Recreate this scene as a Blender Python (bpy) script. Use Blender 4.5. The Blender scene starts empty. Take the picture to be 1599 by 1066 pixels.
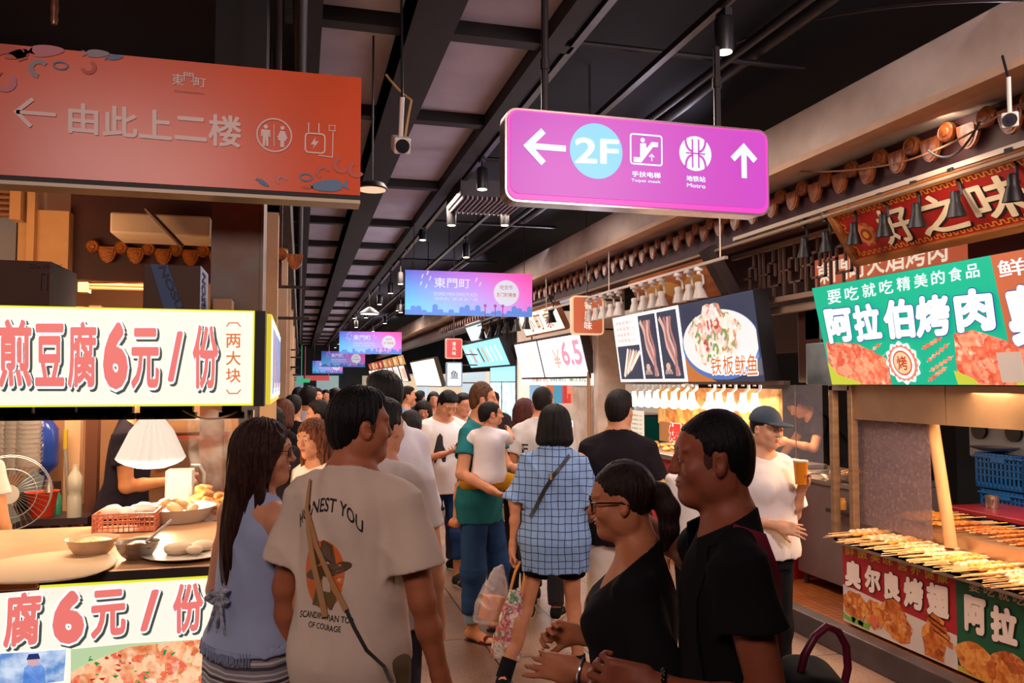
import bpy, math, random
import numpy as np
from mathutils import Vector, Matrix
from mathutils.bvhtree import BVHTree
random.seed(7); rng = np.random.RandomState(7)
SC = bpy.context.scene; COL = SC.collection
R_ = math.radians
# ---------------------------------------------------------------- camera
F = 1255.0; HX, HY = 468.0, 597.0            # focal length in pixels of a 1599 x 1066 frame, hall vanishing point
TH = math.atan((HY-533)/F); AZ = math.atan((799.5-HX)*math.cos(TH)/F)
CAM = np.array([0, 0, 1.72])
RT = np.array([math.cos(AZ), -math.sin(AZ), 0])
FW = np.array([math.sin(AZ)*math.cos(TH), math.cos(AZ)*math.cos(TH), math.sin(TH)])
UP = np.cross(RT, FW)
cd = bpy.data.cameras.new('camera'); cam = bpy.data.objects.new('camera', cd); COL.objects.link(cam)
cd.sensor_width = 36; cd.lens = F/1599*36; cd.clip_start = .05; cd.clip_end = 200
cam.matrix_world = Matrix(((RT[0], UP[0], -FW[0], CAM[0]), (RT[1], UP[1], -FW[1], CAM[1]), (RT[2], UP[2], -FW[2], CAM[2]), (0, 0, 0, 1)))
SC.camera = cam
# ---------------------------------------------------------------- world, exposure
W = bpy.data.worlds.new('world'); SC.world = W; W.use_nodes = True
W.node_tree.nodes['Background'].inputs[0].default_value = (.55, .42, .6, 1)
W.node_tree.nodes['Background'].inputs[1].default_value = .05
SC.view_settings.view_transform = 'Standard'; SC.view_settings.look = 'None'
SC.view_settings.exposure = 0.0; SC.view_settings.gamma = 1; SC.view_settings.use_curve_mapping = False
SC.cycles.max_bounces = 5; SC.cycles.diffuse_bounces = 3; SC.cycles.glossy_bounces = 2
SC.cycles.transmission_bounces = 4; SC.cycles.transparent_max_bounces = 8
SC.cycles.sample_clamp_indirect = 4; SC.cycles.sample_clamp_direct = 0
SC.cycles.caustics_reflective = False; SC.cycles.caustics_refractive = False

def area(name, loc, aim, sx, sy, power, col, spread=180):
    l = bpy.data.lights.new(name, 'AREA'); l.shape = 'RECTANGLE'; l.size = sx; l.size_y = sy
    l.energy = power; l.color = col; l.spread = R_(spread)
    o = bpy.data.objects.new(name, l); COL.objects.link(o); o.location = loc
    d = Vector(aim)-Vector(loc); o.rotation_euler = d.to_track_quat('-Z', 'Y').to_euler(); return o
def lamp(name, kind, loc, power, col, r=.05, aim=None, ang=80, parent=None, blend=.6):
    l = bpy.data.lights.new(name, kind); l.energy = power; l.color = col; l.shadow_soft_size = r
    if kind == 'SPOT': l.spot_size = R_(ang); l.spot_blend = blend
    o = bpy.data.objects.new(name, l); COL.objects.link(o); o.location = loc
    if aim is not None: o.rotation_euler = (Vector(aim)-Vector(loc)).to_track_quat('-Z', 'Y').to_euler()
    if parent:
        o.parent = parent; o.location = Vector(loc)-parent.location
    return o
# warm stall lamps, the lamp rows of the hall, added unseen fills
WARM = (1, .70, .45)
area('sign_fill', (-1.3, -.6, 3.4), (-.1, 3.0, 2.0), 1.6, .8, 30, (1, .72, .66), 120)  # unseen fill added behind the camera for the orange sign and foreground
area('beam_fill', (2.4, -.8, 3.6), (3.4, 3.6, 3.2), 1.2, .8, 80, (1, .78, .74), 100)  # unseen fill added to lift the cream beam
area('tofu_stall_lamps', (-.9, 3.6, 1.95), (-.8, 3.8, 0), 1.5, .3, 34, WARM)
area('tofu_stall_back_lamps', (-1.2, 5.2, 2.3), (-1.1, 4.9, 0), 1.6, .5, 60, (1, .66, .40))
area('soffit_lamp', (-1.3, 3.9, 2.2), (-1.3, 4.3, 3), .6, .3, 7, (1, .62, .32))
area('squid_stall_lamps', (4.0, 7.3, 1.66), (3.4, 7.2, 0), 2.6, .3, 90, WARM)
area('skewer_stall_lamps', (3.9, 3.6, 1.64), (3.75, 3.6, 0), .25, 2.2, 56, (1, .62, .34))
area('tea_stall_lamps', (4.3, 12.0, 2.3), (2.0, 11.5, .8), 2.0, .5, 60, (.95, .92, 1))
area('red_sign_lamps', (3.35, 3.7, 3.0), (3.75, 3.8, 2.65), .1, 1.8, 9, (1, .80, .62))
for k, y in enumerate((3.2, 6.5, 10.5, 15.5, 22, 30)): area('ceiling_fill', (2.9, y, 2.75), (.9, y+.6, 3.75), .12, 2.4, (15, 28, 38, 50, 65, 80)[k], (.82, .78, 1))  # upward fills added to brighten the ceiling panels, no fixtures there
for k, y in enumerate((5.2, 8, 12, 17, 23, 30, 38)): area('hall_lamp_row', (1.6, y, 3.55), (1.6, y, 0), 1.6, .8, (60, 120, 140, 150, 170, 180, 190)[k], (1, .80, .68))

# ---------------------------------------------------------------- pixel -> point on a real plane
def ray(px, py): return RT*(px-799.5)/F+UP*(533-py)/F+FW
def _pa(ax, px, py, v):
    d = ray(px, py); return CAM+d*((v-CAM[ax])/d[ax])
def PX(px, py, X): return _pa(0, px, py, X)
def PY(px, py, Y): return _pa(1, px, py, Y)
def PZ(px, py, Z): return _pa(2, px, py, Z)
def PD(px, py, D): return CAM+ray(px, py)*D
# ---------------------------------------------------------------- materials
def lin(c):
    if isinstance(c, str): c = tuple(int(c[i:i+2], 16)/255 for i in (0, 2, 4))
    return tuple((x/12.92 if x <= .04045 else ((x+.055)/1.055)**2.4) for x in c)+(1,)
MATS = {}
def mat(name, col=None, rough=.6, metal=0, em=0, emcol=None, var=0, vscale=8, bump=0, bscale=40, stretch=None, col2=None, alpha=1, trans=0, spec=.5, coords='Object', sheen=0):
    if name in MATS: return MATS[name]
    m = bpy.data.materials.new(name); MATS[name] = m; m.use_nodes = True
    nt = m.node_tree; b = nt.nodes['Principled BSDF']; L = nt.links.new
    c = lin(col); b.inputs['Base Color'].default_value = c
    b.inputs['Roughness'].default_value = rough; b.inputs['Metallic'].default_value = metal
    b.inputs['Specular IOR Level'].default_value = spec
    if sheen: b.inputs['Sheen Weight'].default_value = sheen
    if alpha < 1: b.inputs['Alpha'].default_value = alpha
    if trans: b.inputs['Transmission Weight'].default_value = trans
    if em:
        b.inputs['Emission Color'].default_value = lin(emcol) if emcol else c
        b.inputs['Emission Strength'].default_value = em
        if em >= .5 and not (var or bump or col2): b.inputs['Base Color'].default_value = tuple(x*.3 for x in c[:3])+(1,)
    if var or bump or col2:
        tc = nt.nodes.new('ShaderNodeTexCoord'); mp = nt.nodes.new('ShaderNodeMapping')
        L(tc.outputs[coords], mp.inputs[0])
        if stretch: mp.inputs['Scale'].default_value = stretch
        n = nt.nodes.new('ShaderNodeTexNoise'); n.inputs['Scale'].default_value = vscale; n.inputs['Detail'].default_value = 5
        L(mp.outputs[0], n.inputs['Vector'])
        r = nt.nodes.new('ShaderNodeValToRGB'); L(n.outputs[0], r.inputs[0])
        e = r.color_ramp.elements; e[0].position = .35; e[1].position = .65
        if col2: e[0].color = c; e[1].color = lin(col2)
        else:
            e[0].color = tuple(x*(1-var) for x in c[:3])+(1,); e[1].color = tuple(min(1, x*(1+var)) for x in c[:3])+(1,)
        L(r.outputs[0], b.inputs['Base Color'])
        if em and not emcol: L(r.outputs[0], b.inputs['Emission Color'])
        if bump:
            n2 = nt.nodes.new('ShaderNodeTexNoise'); n2.inputs['Scale'].default_value = bscale; n2.inputs['Detail'].default_value = 4
            L(mp.outputs[0], n2.inputs['Vector'])
            bp = nt.nodes.new('ShaderNodeBump'); bp.inputs['Strength'].default_value = bump; bp.inputs['Distance'].default_value = .01
            L(n2.outputs[0], bp.inputs['Height']); L(bp.outputs[0], b.inputs['Normal'])
    return m
def food(name, cols, scale=30, em=0, rough=.35, dist=.01, bump=.6):
    """mottled food: voronoi cells and noise drive a colour ramp"""
    if name in MATS: return MATS[name]
    m = bpy.data.materials.new(name); MATS[name] = m; m.use_nodes = True
    nt = m.node_tree; b = nt.nodes['Principled BSDF']; L = nt.links.new
    tc = nt.nodes.new('ShaderNodeTexCoord'); v = nt.nodes.new('ShaderNodeTexVoronoi'); v.inputs['Scale'].default_value = scale
    n = nt.nodes.new('ShaderNodeTexNoise'); n.inputs['Scale'].default_value = scale*1.3; n.inputs['Detail'].default_value = 4
    mx = nt.nodes.new('ShaderNodeMix'); mx.data_type = 'FLOAT'; mx.inputs[0].default_value = .5
    sp = nt.nodes.new('ShaderNodeSeparateColor')
    wn = nt.nodes.new('ShaderNodeTexNoise'); wn.inputs['Scale'].default_value = scale*.7; wn.inputs['Detail'].default_value = 3; L(tc.outputs['Object'], wn.inputs['Vector'])
    ws_ = nt.nodes.new('ShaderNodeVectorMath'); ws_.operation = 'SCALE'; ws_.inputs['Scale'].default_value = 1.6/scale; L(wn.outputs['Color'], ws_.inputs[0])
    wa = nt.nodes.new('ShaderNodeVectorMath'); L(tc.outputs['Object'], wa.inputs[0]); L(ws_.outputs[0], wa.inputs[1])
    L(wa.outputs[0], v.inputs['Vector']); L(tc.outputs['Object'], n.inputs['Vector'])
    L(v.outputs['Color'], sp.inputs[0]); L(sp.outputs[0], mx.inputs[2]); L(n.outputs[0], mx.inputs[3])
    r = nt.nodes.new('ShaderNodeValToRGB'); L(mx.outputs[0], r.inputs[0]); e = r.color_ramp.elements
    k = len(cols)
    while len(e) < k: e.new(.5)
    for i, c in enumerate(cols): e[i].position = .18+.64*i/(k-1); e[i].color = lin(c)
    L(r.outputs[0], b.inputs['Base Color']); b.inputs['Roughness'].default_value = rough
    if em: L(r.outputs[0], b.inputs['Emission Color']); b.inputs['Emission Strength'].default_value = em
    if bump:
        bp = nt.nodes.new('ShaderNodeBump'); bp.inputs['Strength'].default_value = bump; bp.inputs['Distance'].default_value = dist
        L(n.outputs[0], bp.inputs['Height']); L(bp.outputs[0], b.inputs['Normal'])
    return m
# ---------------------------------------------------------------- object helpers
def tag(o, label=None, cat=None, group=None, kind=None):
    if label: o['label'] = label
    if cat: o['category'] = cat
    if group: o['group'] = group
    if kind: o['kind'] = kind
    return o
def empty(name, loc=(0, 0, 0), rz=0, label=None, cat=None, group=None):
    o = bpy.data.objects.new(name, None); COL.objects.link(o); o.location = loc; o.rotation_euler = (0, 0, rz)
    o.empty_display_size = .05
    return tag(o, label, cat, group)
def wmat(o):
    m = Matrix.LocRotScale(o.location, o.rotation_euler, o.scale)
    return wmat(o.parent) @ m if o.parent else m
def mesh_np(name, V, Fc, m, parent=None, smooth=True, local=False):
    """V in world space unless local; Fc: list of index lists or an (n,4) array"""
    V = np.asarray(V, dtype=np.float64)
    if parent is not None and not local:
        M = np.array(wmat(parent).inverted()); V = V @ M[:3, :3].T+M[:3, 3]
    me = bpy.data.meshes.new(name)
    if isinstance(Fc, np.ndarray):
        n = len(Fc); k = Fc.shape[1]
        me.vertices.add(len(V)); me.vertices.foreach_set('co', V.astype(np.float32).ravel())
        me.loops.add(n*k); me.loops.foreach_set('vertex_index', Fc.astype(np.int32).ravel())
        me.polygons.add(n); me.polygons.foreach_set('loop_start', np.arange(0, n*k, k, dtype=np.int32))
        me.update(calc_edges=True)
    else:
        me.from_pydata([tuple(v) for v in V], [], [tuple(f) for f in Fc])
    if m: me.materials.append(m)
    if smooth: me.polygons.foreach_set('use_smooth', [True]*len(me.polygons))
    me.update(); o = bpy.data.objects.new(name, me); COL.objects.link(o)
    if parent is not None: o.parent = parent
    return o
class MB:
    def __init__(s): s.v = []; s.f = []; s.k = []
    def add(s, V, Fc):
        n = len(s.v); s.k.append((n, len(s.f))); s.v += [tuple(map(float, v)) for v in V]; s.f += [[i+n for i in f] for f in Fc]; return s
    def box(s, a, b, M=None):
        x0, y0, z0 = a; x1, y1, z1 = b
        V = [(x0, y0, z0), (x1, y0, z0), (x1, y1, z0), (x0, y1, z0), (x0, y0, z1), (x1, y0, z1), (x1, y1, z1), (x0, y1, z1)]
        if M is not None: V = [tuple(M @ Vector(v)) for v in V]
        return s.add(V, [(0, 3, 2, 1), (4, 5, 6, 7), (0, 1, 5, 4), (1, 2, 6, 5), (2, 3, 7, 6), (3, 0, 4, 7)])
    def hexa(s, V8): return s.add(V8, [(0, 3, 2, 1), (4, 5, 6, 7), (0, 1, 5, 4), (1, 2, 6, 5), (2, 3, 7, 6), (3, 0, 4, 7)])
    def bar(s, a, b, w, h, up=(0, 0, 1)):
        a = Vector(a); b = Vector(b); d = (b-a).normalized(); sx = d.cross(Vector(up))
        if sx.length < 1e-4: sx = d.cross(Vector((1, 0, 0)))
        sx.normalize(); sy = sx.cross(d)
        V = []
        for p in (a, b):
            for u, v in ((-1, -1), (1, -1), (1, 1), (-1, 1)): V.append(p+sx*u*w/2+sy*v*h/2)
        return s.hexa(V)
    def tube(s, pts, r, n=10, cap=True):
        P = [Vector(p) for p in pts]; rs = r if isinstance(r, (list, tuple)) else [r]*len(P)
        V = []; Fc = []; ref = None
        for i, p in enumerate(P):
            d = (P[min(i+1, len(P)-1)]-P[max(i-1, 0)]).normalized()
            if ref is None: ref = d.orthogonal().normalized()
            ref = (ref-d*ref.dot(d)).normalized(); q = d.cross(ref)
            for k in range(n):
                t = 2*math.pi*k/n; V.append(p+(ref*math.cos(t)+q*math.sin(t))*rs[i])
        for i in range(len(P)-1):
            for k in range(n): Fc.append((i*n+k, i*n+(k+1) % n, (i+1)*n+(k+1) % n, (i+1)*n+k))
        if cap: Fc.append(tuple(reversed(range(n)))); Fc.append(tuple(range((len(P)-1)*n, len(P)*n)))
        return s.add(V, Fc)
    def lathe(s, prof, c, axis=(0, 0, 1), n=24, cap=True, wob=None):
        """prof = [(r, h)...] along axis from c"""
        ax = Vector(axis).normalized(); e = ax.orthogonal().normalized(); q = ax.cross(e); c = Vector(c); V = []; Fc = []
        for i, (r, h) in enumerate(prof):
            for k in range(n):
                t = 2*math.pi*k/n; rr = r*(1+(wob(t, i) if wob else 0)); V.append(c+ax*h+(e*math.cos(t)+q*math.sin(t))*rr)
        for i in range(len(prof)-1):
            for k in range(n): Fc.append((i*n+k, i*n+(k+1) % n, (i+1)*n+(k+1) % n, (i+1)*n+k))
        if cap: Fc.append(tuple(reversed(range(n)))); Fc.append(tuple(range((len(prof)-1)*n, len(prof)*n)))
        return s.add(V, Fc)
    def ball(s, c, r, n=12, m=8, M=None):
        rx, ry, rz = r if isinstance(r, (list, tuple)) else (r, r, r); V = []; Fc = []; c = Vector(c)
        for i in range(1, m):
            a = math.pi*i/m
            for k in range(n):
                t = 2*math.pi*k/n; v = Vector((rx*math.sin(a)*math.cos(t), ry*math.sin(a)*math.sin(t), rz*math.cos(a)))
                V.append(c+(M @ v if M is not None else v))
        for s_ in (1, -1):
            v = Vector((0, 0, rz*s_)); V.append(c+(M @ v if M is not None else v))
        for i in range(m-2):
            for k in range(n): Fc.append((i*n+k, (i+1)*n+k, (i+1)*n+(k+1) % n, i*n+(k+1) % n))
        T = len(V)-2
        for k in range(n): Fc.append((T, k, (k+1) % n)); Fc.append((T+1, (m-2)*n+(k+1) % n, (m-2)*n+k))
        return s.add(V, Fc)
    def prism(s, pts, off):
        """polygon pts (3d) swept by vector off"""
        n = len(pts); off = Vector(off); V = [Vector(p) for p in pts]+[Vector(p)+off for p in pts]
        return s.add(V, [tuple(range(n)), tuple(reversed(range(n, 2*n)))]+[(k, k+n, (k+1) % n+n, (k+1) % n) for k in range(n)])
    def each(s, name, m, parent=None, smooth=False, bevel=0):
        """every added piece becomes a part of its own"""
        s.k.append((len(s.v), len(s.f)))
        for (a, fa), (b, fb) in zip(s.k, s.k[1:]):
            q = MB(); q.v = s.v[a:b]; q.f = [[i-a for i in f] for f in s.f[fa:fb]]; q.build(name, m, parent, smooth, bevel=bevel)
    def build(s, name, m, parent=None, smooth=False, local=False, bevel=0):
        o = mesh_np(name, s.v, s.f, m, parent, smooth, local)
        if bevel:
            bm = o.modifiers.new('bevel', 'BEVEL'); bm.width = bevel; bm.segments = 2; bm.limit_method = 'ANGLE'
        if smooth: o.data.set_sharp_from_angle(angle=R_(40))
        return o
def copy_tree(o, parent=None):
    c = o.copy(); COL.objects.link(c)
    if parent is not None: c.parent = parent
    for ch in list(o.children): copy_tree(ch, c)
    return c
def inst(proto, used, loc, rz=0, label=None):
    """first call moves the prototype itself, later ones copy it with its parts"""
    if used[0]: o = copy_tree(proto)
    else: o = proto; used[0] = True
    o.location = loc; o.rotation_euler = (0, 0, rz)
    if label: o['label'] = label
    return o
class Fr:
    """a flat frame: o + u*ex + v*ey + w*n"""
    def __init__(s, o, ex, ey):
        s.o = np.array(o, float); s.ex = np.array(ex, float); s.ex /= np.linalg.norm(s.ex)
        ey = np.array(ey, float); ey = ey-s.ex*(ey@s.ex); s.ey = ey/np.linalg.norm(ey); s.n = np.cross(s.ex, s.ey)
    def pt(s, u, v, w=0): return s.o+s.ex*u+s.ey*v+s.n*w
    def uv(s, px, py):
        d = ray(px, py); t = ((s.o-CAM)@s.n)/(d@s.n); p = CAM+d*t-s.o; return p@s.ex, p@s.ey
def slab(fr, pts, m, parent, name, lift=.002, thick=0.001):
    """flat printed or cut-out shape lying on a frame, pts in (u,v)"""
    return MB().prism([fr.pt(u, v, lift) for u, v in pts], fr.n*thick).build(name, m, parent)
def rect(u0, v0, u1, v1): return [(u0, v0), (u1, v0), (u1, v1), (u0, v1)]
def rrect(u0, v0, u1, v1, r, n=5):
    P = []
    for cx, cy, a0 in ((u1-r, v0+r, -90), (u1-r, v1-r, 0), (u0+r, v1-r, 90), (u0+r, v0+r, 180)):
        for k in range(n+1):
            a = R_(a0+90*k/n); P.append((cx+r*math.cos(a), cy+r*math.sin(a)))
    return P
def disc(cx, cy, r, n=28, ry=None): return [(cx+r*math.cos(2*math.pi*k/n), cy+(ry or r)*math.sin(2*math.pi*k/n)) for k in range(n)]
def stroke(fr, pts, w, m, parent, name, lift=.003, thick=.001, closed=False):
    """a line of width w through (u,v) points on a frame, mitred into one mesh"""
    n = len(pts); P = [np.array(p, float) for p in pts]; Lf = []; Rf = []
    for i in range(n):
        a = P[(i-1) % n] if (closed or i > 0) else P[i]; b = P[(i+1) % n] if (closed or i < n-1) else P[i]
        d1 = P[i]-a; d2 = b-P[i]
        if np.linalg.norm(d1) < 1e-9: d1 = d2
        if np.linalg.norm(d2) < 1e-9: d2 = d1
        n1 = np.array([-d1[1], d1[0]])/np.linalg.norm(d1); n2 = np.array([-d2[1], d2[0]])/np.linalg.norm(d2)
        t = n1+n2; t = t/max(np.linalg.norm(t), 1e-6); t = t/max(.4, t@n1)*w/2
        Lf.append(P[i]+t); Rf.append(P[i]-t)
    mb = MB(); V = []; Fc = []
    for i in range(n):
        V += [fr.pt(*Rf[i], lift+thick), fr.pt(*Lf[i], lift+thick)]
    for i in range(n if closed else n-1):
        j = (i+1) % n; Fc.append((2*i, 2*j, 2*j+1, 2*i+1))
    return mb.add(V, Fc).build(name, m, parent)
_tc = {}
def text_geo(body, weight=0, shear=0, res=3, spacing=1):
    k = (body, weight, shear, res, spacing)
    if k not in _tc:
        c = bpy.data.curves.new('t', 'FONT'); c.body = body; c.size = 1; c.offset = weight; c.shear = shear; c.resolution_u = res; c.fill_mode = 'FRONT'
        c.space_character = spacing
        o = bpy.data.objects.new('t', c); COL.objects.link(o)
        dg = bpy.context.evaluated_depsgraph_get(); me = bpy.data.meshes.new_from_object(o.evaluated_get(dg))
        V = np.array([v.co[:] for v in me.vertices]).reshape(-1, 3); Fc = [tuple(p.vertices) for p in me.polygons]
        bpy.data.objects.remove(o); bpy.data.curves.remove(c); bpy.data.meshes.remove(me)
        _tc[k] = (V, Fc)
    return _tc[k]
def text(body, fr, box, m, parent, name='lettering', weight=0, lift=.004, shear=0, keep=False, quad=None, wfn=None, ref=None, spacing=1):
    """lettering fitted into box=(u0,v0,u1,v1) of a frame; quad = four (u,v) corners bl,br,tr,tl instead of a box"""
    V, Fc = text_geo(body, 0, shear, spacing=spacing)
    if len(V) == 0: return None
    ref = weight if ref is None else ref
    lo = V.min(0)-ref; hi = V.max(0)+ref; n0 = len(V); zz = [0.0]*n0
    if weight > 0:          # bold: the same glyph laid down in a ring of small shifts, each a hair higher
        k = 8 if weight < .03 else 12; Vs = []; Fs = []; zz = []; rings = [weight] if weight < .04 else [weight, weight*.5]
        sh = [(r*math.cos(2*math.pi*i/k), r*math.sin(2*math.pi*i/k)) for r in rings for i in range(k)]
        for i, (dx, dy) in enumerate(sh):
            Vs.append(V+[dx, dy, 0]); Fs += [tuple(q+i*n0 for q in f) for f in Fc]; zz += [i*.00005]*n0
        V = np.concatenate(Vs); Fc = Fs
    s = (V[:, :2]-lo[:2])/np.maximum(hi[:2]-lo[:2], 1e-6)
    if quad is None:
        u0, v0, u1, v1 = box
        if keep:
            r = (hi[0]-lo[0])/(hi[1]-lo[1]); w = (v1-v0)*r; c = (u0+u1)/2; u0, u1 = c-w/2, c+w/2
        quad = ((u0, v0), (u1, v0), (u1, v1), (u0, v1))
    q = np.array(quad, float); a = s[:, :1]; b = s[:, 1:2]
    U = q[0]*(1-a)*(1-b)+q[1]*a*(1-b)+q[2]*a*b+q[3]*(1-a)*b
    P = fr.o+U[:, :1]*fr.ex+U[:, 1:2]*fr.ey+fr.n*lift+np.array(zz)[:, None]*fr.n
    o = mesh_np(name, P, Fc, m, parent, smooth=False); return o
def pxquad(fr, tl, tr, br, bl): return [fr.uv(*bl), fr.uv(*br), fr.uv(*tr), fr.uv(*tl)]
def pxt(body, fr, tl, tr, br, bl, m, parent, name='lettering', **k): return text(body, fr, None, m, parent, name, quad=pxquad(fr, tl, tr, br, bl), **k)

# ---------------------------------------------------------------- organic surfaces: a signed field sampled on a grid and skinned
class Sdf:
    def __init__(s, lo, hi, vox):
        s.lo = np.array(lo, float); s.vox = vox; s.n = np.maximum(((np.array(hi)-s.lo)/vox).astype(int)+2, 4)
        s.g = np.full(tuple(s.n), 1.0, np.float32); s.ax = [(s.lo[i]+np.arange(s.n[i])*vox).astype(np.float32) for i in range(3)]
    def _sub(s, lo, hi, mg):
        a = np.clip(((np.array(lo)-mg-s.lo)/s.vox).astype(int), 0, s.n); b = np.clip(((np.array(hi)+mg-s.lo)/s.vox).astype(int)+2, 0, s.n)
        if (b <= a).any(): return None
        sl = tuple(slice(a[i], b[i]) for i in range(3)); return sl, [s.ax[0][sl[0]][:, None, None], s.ax[1][sl[1]][None, :, None], s.ax[2][sl[2]][None, None, :]]
    def add(s, prim, k=.02, op='u'):
        lo, hi, fn = prim; r = s._sub(lo, hi, k+s.vox*3)
        if r is None: return s
        sl, (X, Y, Z) = r; d = fn(X, Y, Z); g = s.g[sl]
        if op == 'u':
            h = np.clip(k-np.abs(g-d), 0, None)/max(k, 1e-6); s.g[sl] = np.minimum(g, d)-h*h*k*.25
        elif op == 's':
            d = -d; h = np.clip(k-np.abs(g-d), 0, None)/max(k, 1e-6); s.g[sl] = np.maximum(g, d)+h*h*k*.25
        return s
    def cut(s, n, off):
        """keep where n.p < off"""
        X, Y, Z = s.ax[0][:, None, None], s.ax[1][None, :, None], s.ax[2][None, None, :]
        s.g = np.maximum(s.g, X*n[0]+Y*n[1]+Z*n[2]-off); return s
    def isect(s, fn):
        X, Y, Z = s.ax[0][:, None, None], s.ax[1][None, :, None], s.ax[2][None, None, :]
        s.g = np.maximum(s.g, fn(X, Y, Z).astype(np.float32)); return s
    def disp(s, fn):
        X, Y, Z = s.ax[0][:, None, None], s.ax[1][None, :, None], s.ax[2][None, None, :]
        s.g = s.g+fn(X, Y, Z).astype(np.float32); return s
    def mesh(s):
        g = s.g; n = s.n; ins = g < 0; st = np.array([n[1]*n[2], n[2], 1]); ids = []; pos = []
        quads = []
        for a in range(3):
            sa = [slice(None)]*3; sb = [slice(None)]*3; sa[a] = slice(0, -1); sb[a] = slice(1, None)
            A = ins[tuple(sa)]; B = ins[tuple(sb)]; e = np.argwhere(A != B)
            if len(e) == 0: continue
            b, c = [(1, 2), (2, 0), (0, 1)][a]
            ok = (e[:, b] > 0) & (e[:, c] > 0) & (e[:, b] < n[b]-1) & (e[:, c] < n[c]-1); e = e[ok]
            e2 = e.copy(); e2[:, a] += 1
            ga = g[e[:, 0], e[:, 1], e[:, 2]]; gb = g[e2[:, 0], e2[:, 1], e2[:, 2]]; t = ga/(ga-gb)
            p = e.astype(np.float64); p[:, a] += t; cell = e@st; q = []
            for db, dc in ((0, 0), (1, 0), (1, 1), (0, 1)):
                cc = cell-db*st[b]-dc*st[c]; q.append(cc); ids.append(cc); pos.append(p)
            q = np.stack(q, 1); fl = ~ins[e[:, 0], e[:, 1], e[:, 2]]; q[fl] = q[fl][:, ::-1]; quads.append(q)
        ids = np.concatenate(ids); pos = np.concatenate(pos); u, inv = np.unique(ids, return_inverse=True); inv = inv.ravel()
        cnt = np.bincount(inv); V = np.stack([np.bincount(inv, pos[:, i])/cnt for i in range(3)], 1)*s.vox+s.lo
        Q = np.searchsorted(u, np.concatenate(quads)); return V, Q
    def build(s, name, m, parent=None, local=True, relax=1):
        V, Q = s.mesh()
        for _ in range(relax):
            S = np.zeros_like(V); c = np.zeros(len(V))
            for i in range(4):
                for j in ((i+1) % 4, (i+3) % 4):
                    for k in range(3): S[:, k] += np.bincount(Q[:, i], V[Q[:, j], k], len(V))
                    c += np.bincount(Q[:, i], minlength=len(V))
            V = V*.5+.5*S/np.maximum(c, 1)[:, None]
        return mesh_np(name, V, Q, m, parent, True, local)
def _tb(M, lo, hi):
    if M is None: return lo, hi
    P = np.array([[x, y, z] for x in (lo[0], hi[0]) for y in (lo[1], hi[1]) for z in (lo[2], hi[2])])@M[:3, :3].T+M[:3, 3]
    return P.min(0), P.max(0)
def _inv(M, X, Y, Z):
    if M is None: return X, Y, Z
    I = np.linalg.inv(M).astype(np.float32)
    return tuple(I[i, 0]*X+I[i, 1]*Y+I[i, 2]*Z+I[i, 3] for i in range(3))
def cone(a, b, r1, r2, M=None):
    a = np.array(a, float); b = np.array(b, float)
    if M is not None: a = M[:3, :3]@a+M[:3, 3]; b = M[:3, :3]@b+M[:3, 3]
    rm = max(r1, r2); d = b-a; L2 = d@d+1e-9
    def fn(X, Y, Z):
        h = np.clip(((X-a[0])*d[0]+(Y-a[1])*d[1]+(Z-a[2])*d[2])/L2, 0, 1)
        return np.sqrt((X-a[0]-h*d[0])**2+(Y-a[1]-h*d[1])**2+(Z-a[2]-h*d[2])**2)-(r1+(r2-r1)*h)
    return np.minimum(a, b)-rm, np.maximum(a, b)+rm, fn
def flatcone(a, b, r1, r2, M=None):
    """tapered cylinder with flat ends"""
    a = np.array(a, float); b = np.array(b, float)
    if M is not None: a = M[:3, :3]@a+M[:3, 3]; b = M[:3, :3]@b+M[:3, 3]
    rm = max(r1, r2); d = b-a; L = math.sqrt(d@d); d = d/L
    def fn(X, Y, Z):
        t = (X-a[0])*d[0]+(Y-a[1])*d[1]+(Z-a[2])*d[2]; q = np.sqrt(np.maximum((X-a[0]-t*d[0])**2+(Y-a[1]-t*d[1])**2+(Z-a[2]-t*d[2])**2, 0))
        return np.maximum(q-(r1+(r2-r1)*np.clip(t/L, 0, 1)), np.maximum(-t, t-L))
    return np.minimum(a, b)-rm, np.maximum(a, b)+rm, fn
def rotm(rx=0, ry=0, rz=0): return np.array(Matrix.Rotation(R_(rz), 3, 'Z') @ Matrix.Rotation(R_(ry), 3, 'Y') @ Matrix.Rotation(R_(rx), 3, 'X'))
def xf(t=(0, 0, 0), R=None):
    M = np.eye(4); M[:3, 3] = t
    if R is not None: M[:3, :3] = R
    return M
def ell(c, r, M=None, rot=None):
    T = xf(c, rot); T = T if M is None else M@T; r = np.array(r, float); rmin = r.min()
    def fn(X, Y, Z):
        x, y, z = _inv(T, X, Y, Z); k0 = np.sqrt((x/r[0])**2+(y/r[1])**2+(z/r[2])**2)
        k1 = np.sqrt((x/r[0]**2)**2+(y/r[1]**2)**2+(z/r[2]**2)**2); return k0*(k0-1)/np.maximum(k1, 1e-5)
    lo, hi = _tb(T, -r, r); return lo, hi, fn
def rbox(c, h, r, M=None, rot=None):
    T = xf(c, rot); T = T if M is None else M@T; h = np.array(h, float)
    def fn(X, Y, Z):
        x, y, z = _inv(T, X, Y, Z); qx, qy, qz = np.abs(x)-h[0]+r, np.abs(y)-h[1]+r, np.abs(z)-h[2]+r
        return np.sqrt(np.maximum(qx, 0)**2+np.maximum(qy, 0)**2+np.maximum(qz, 0)**2)+np.minimum(np.maximum(qx, np.maximum(qy, qz)), 0)-r
    lo, hi = _tb(T, -h, h); return lo, hi, fn
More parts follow.
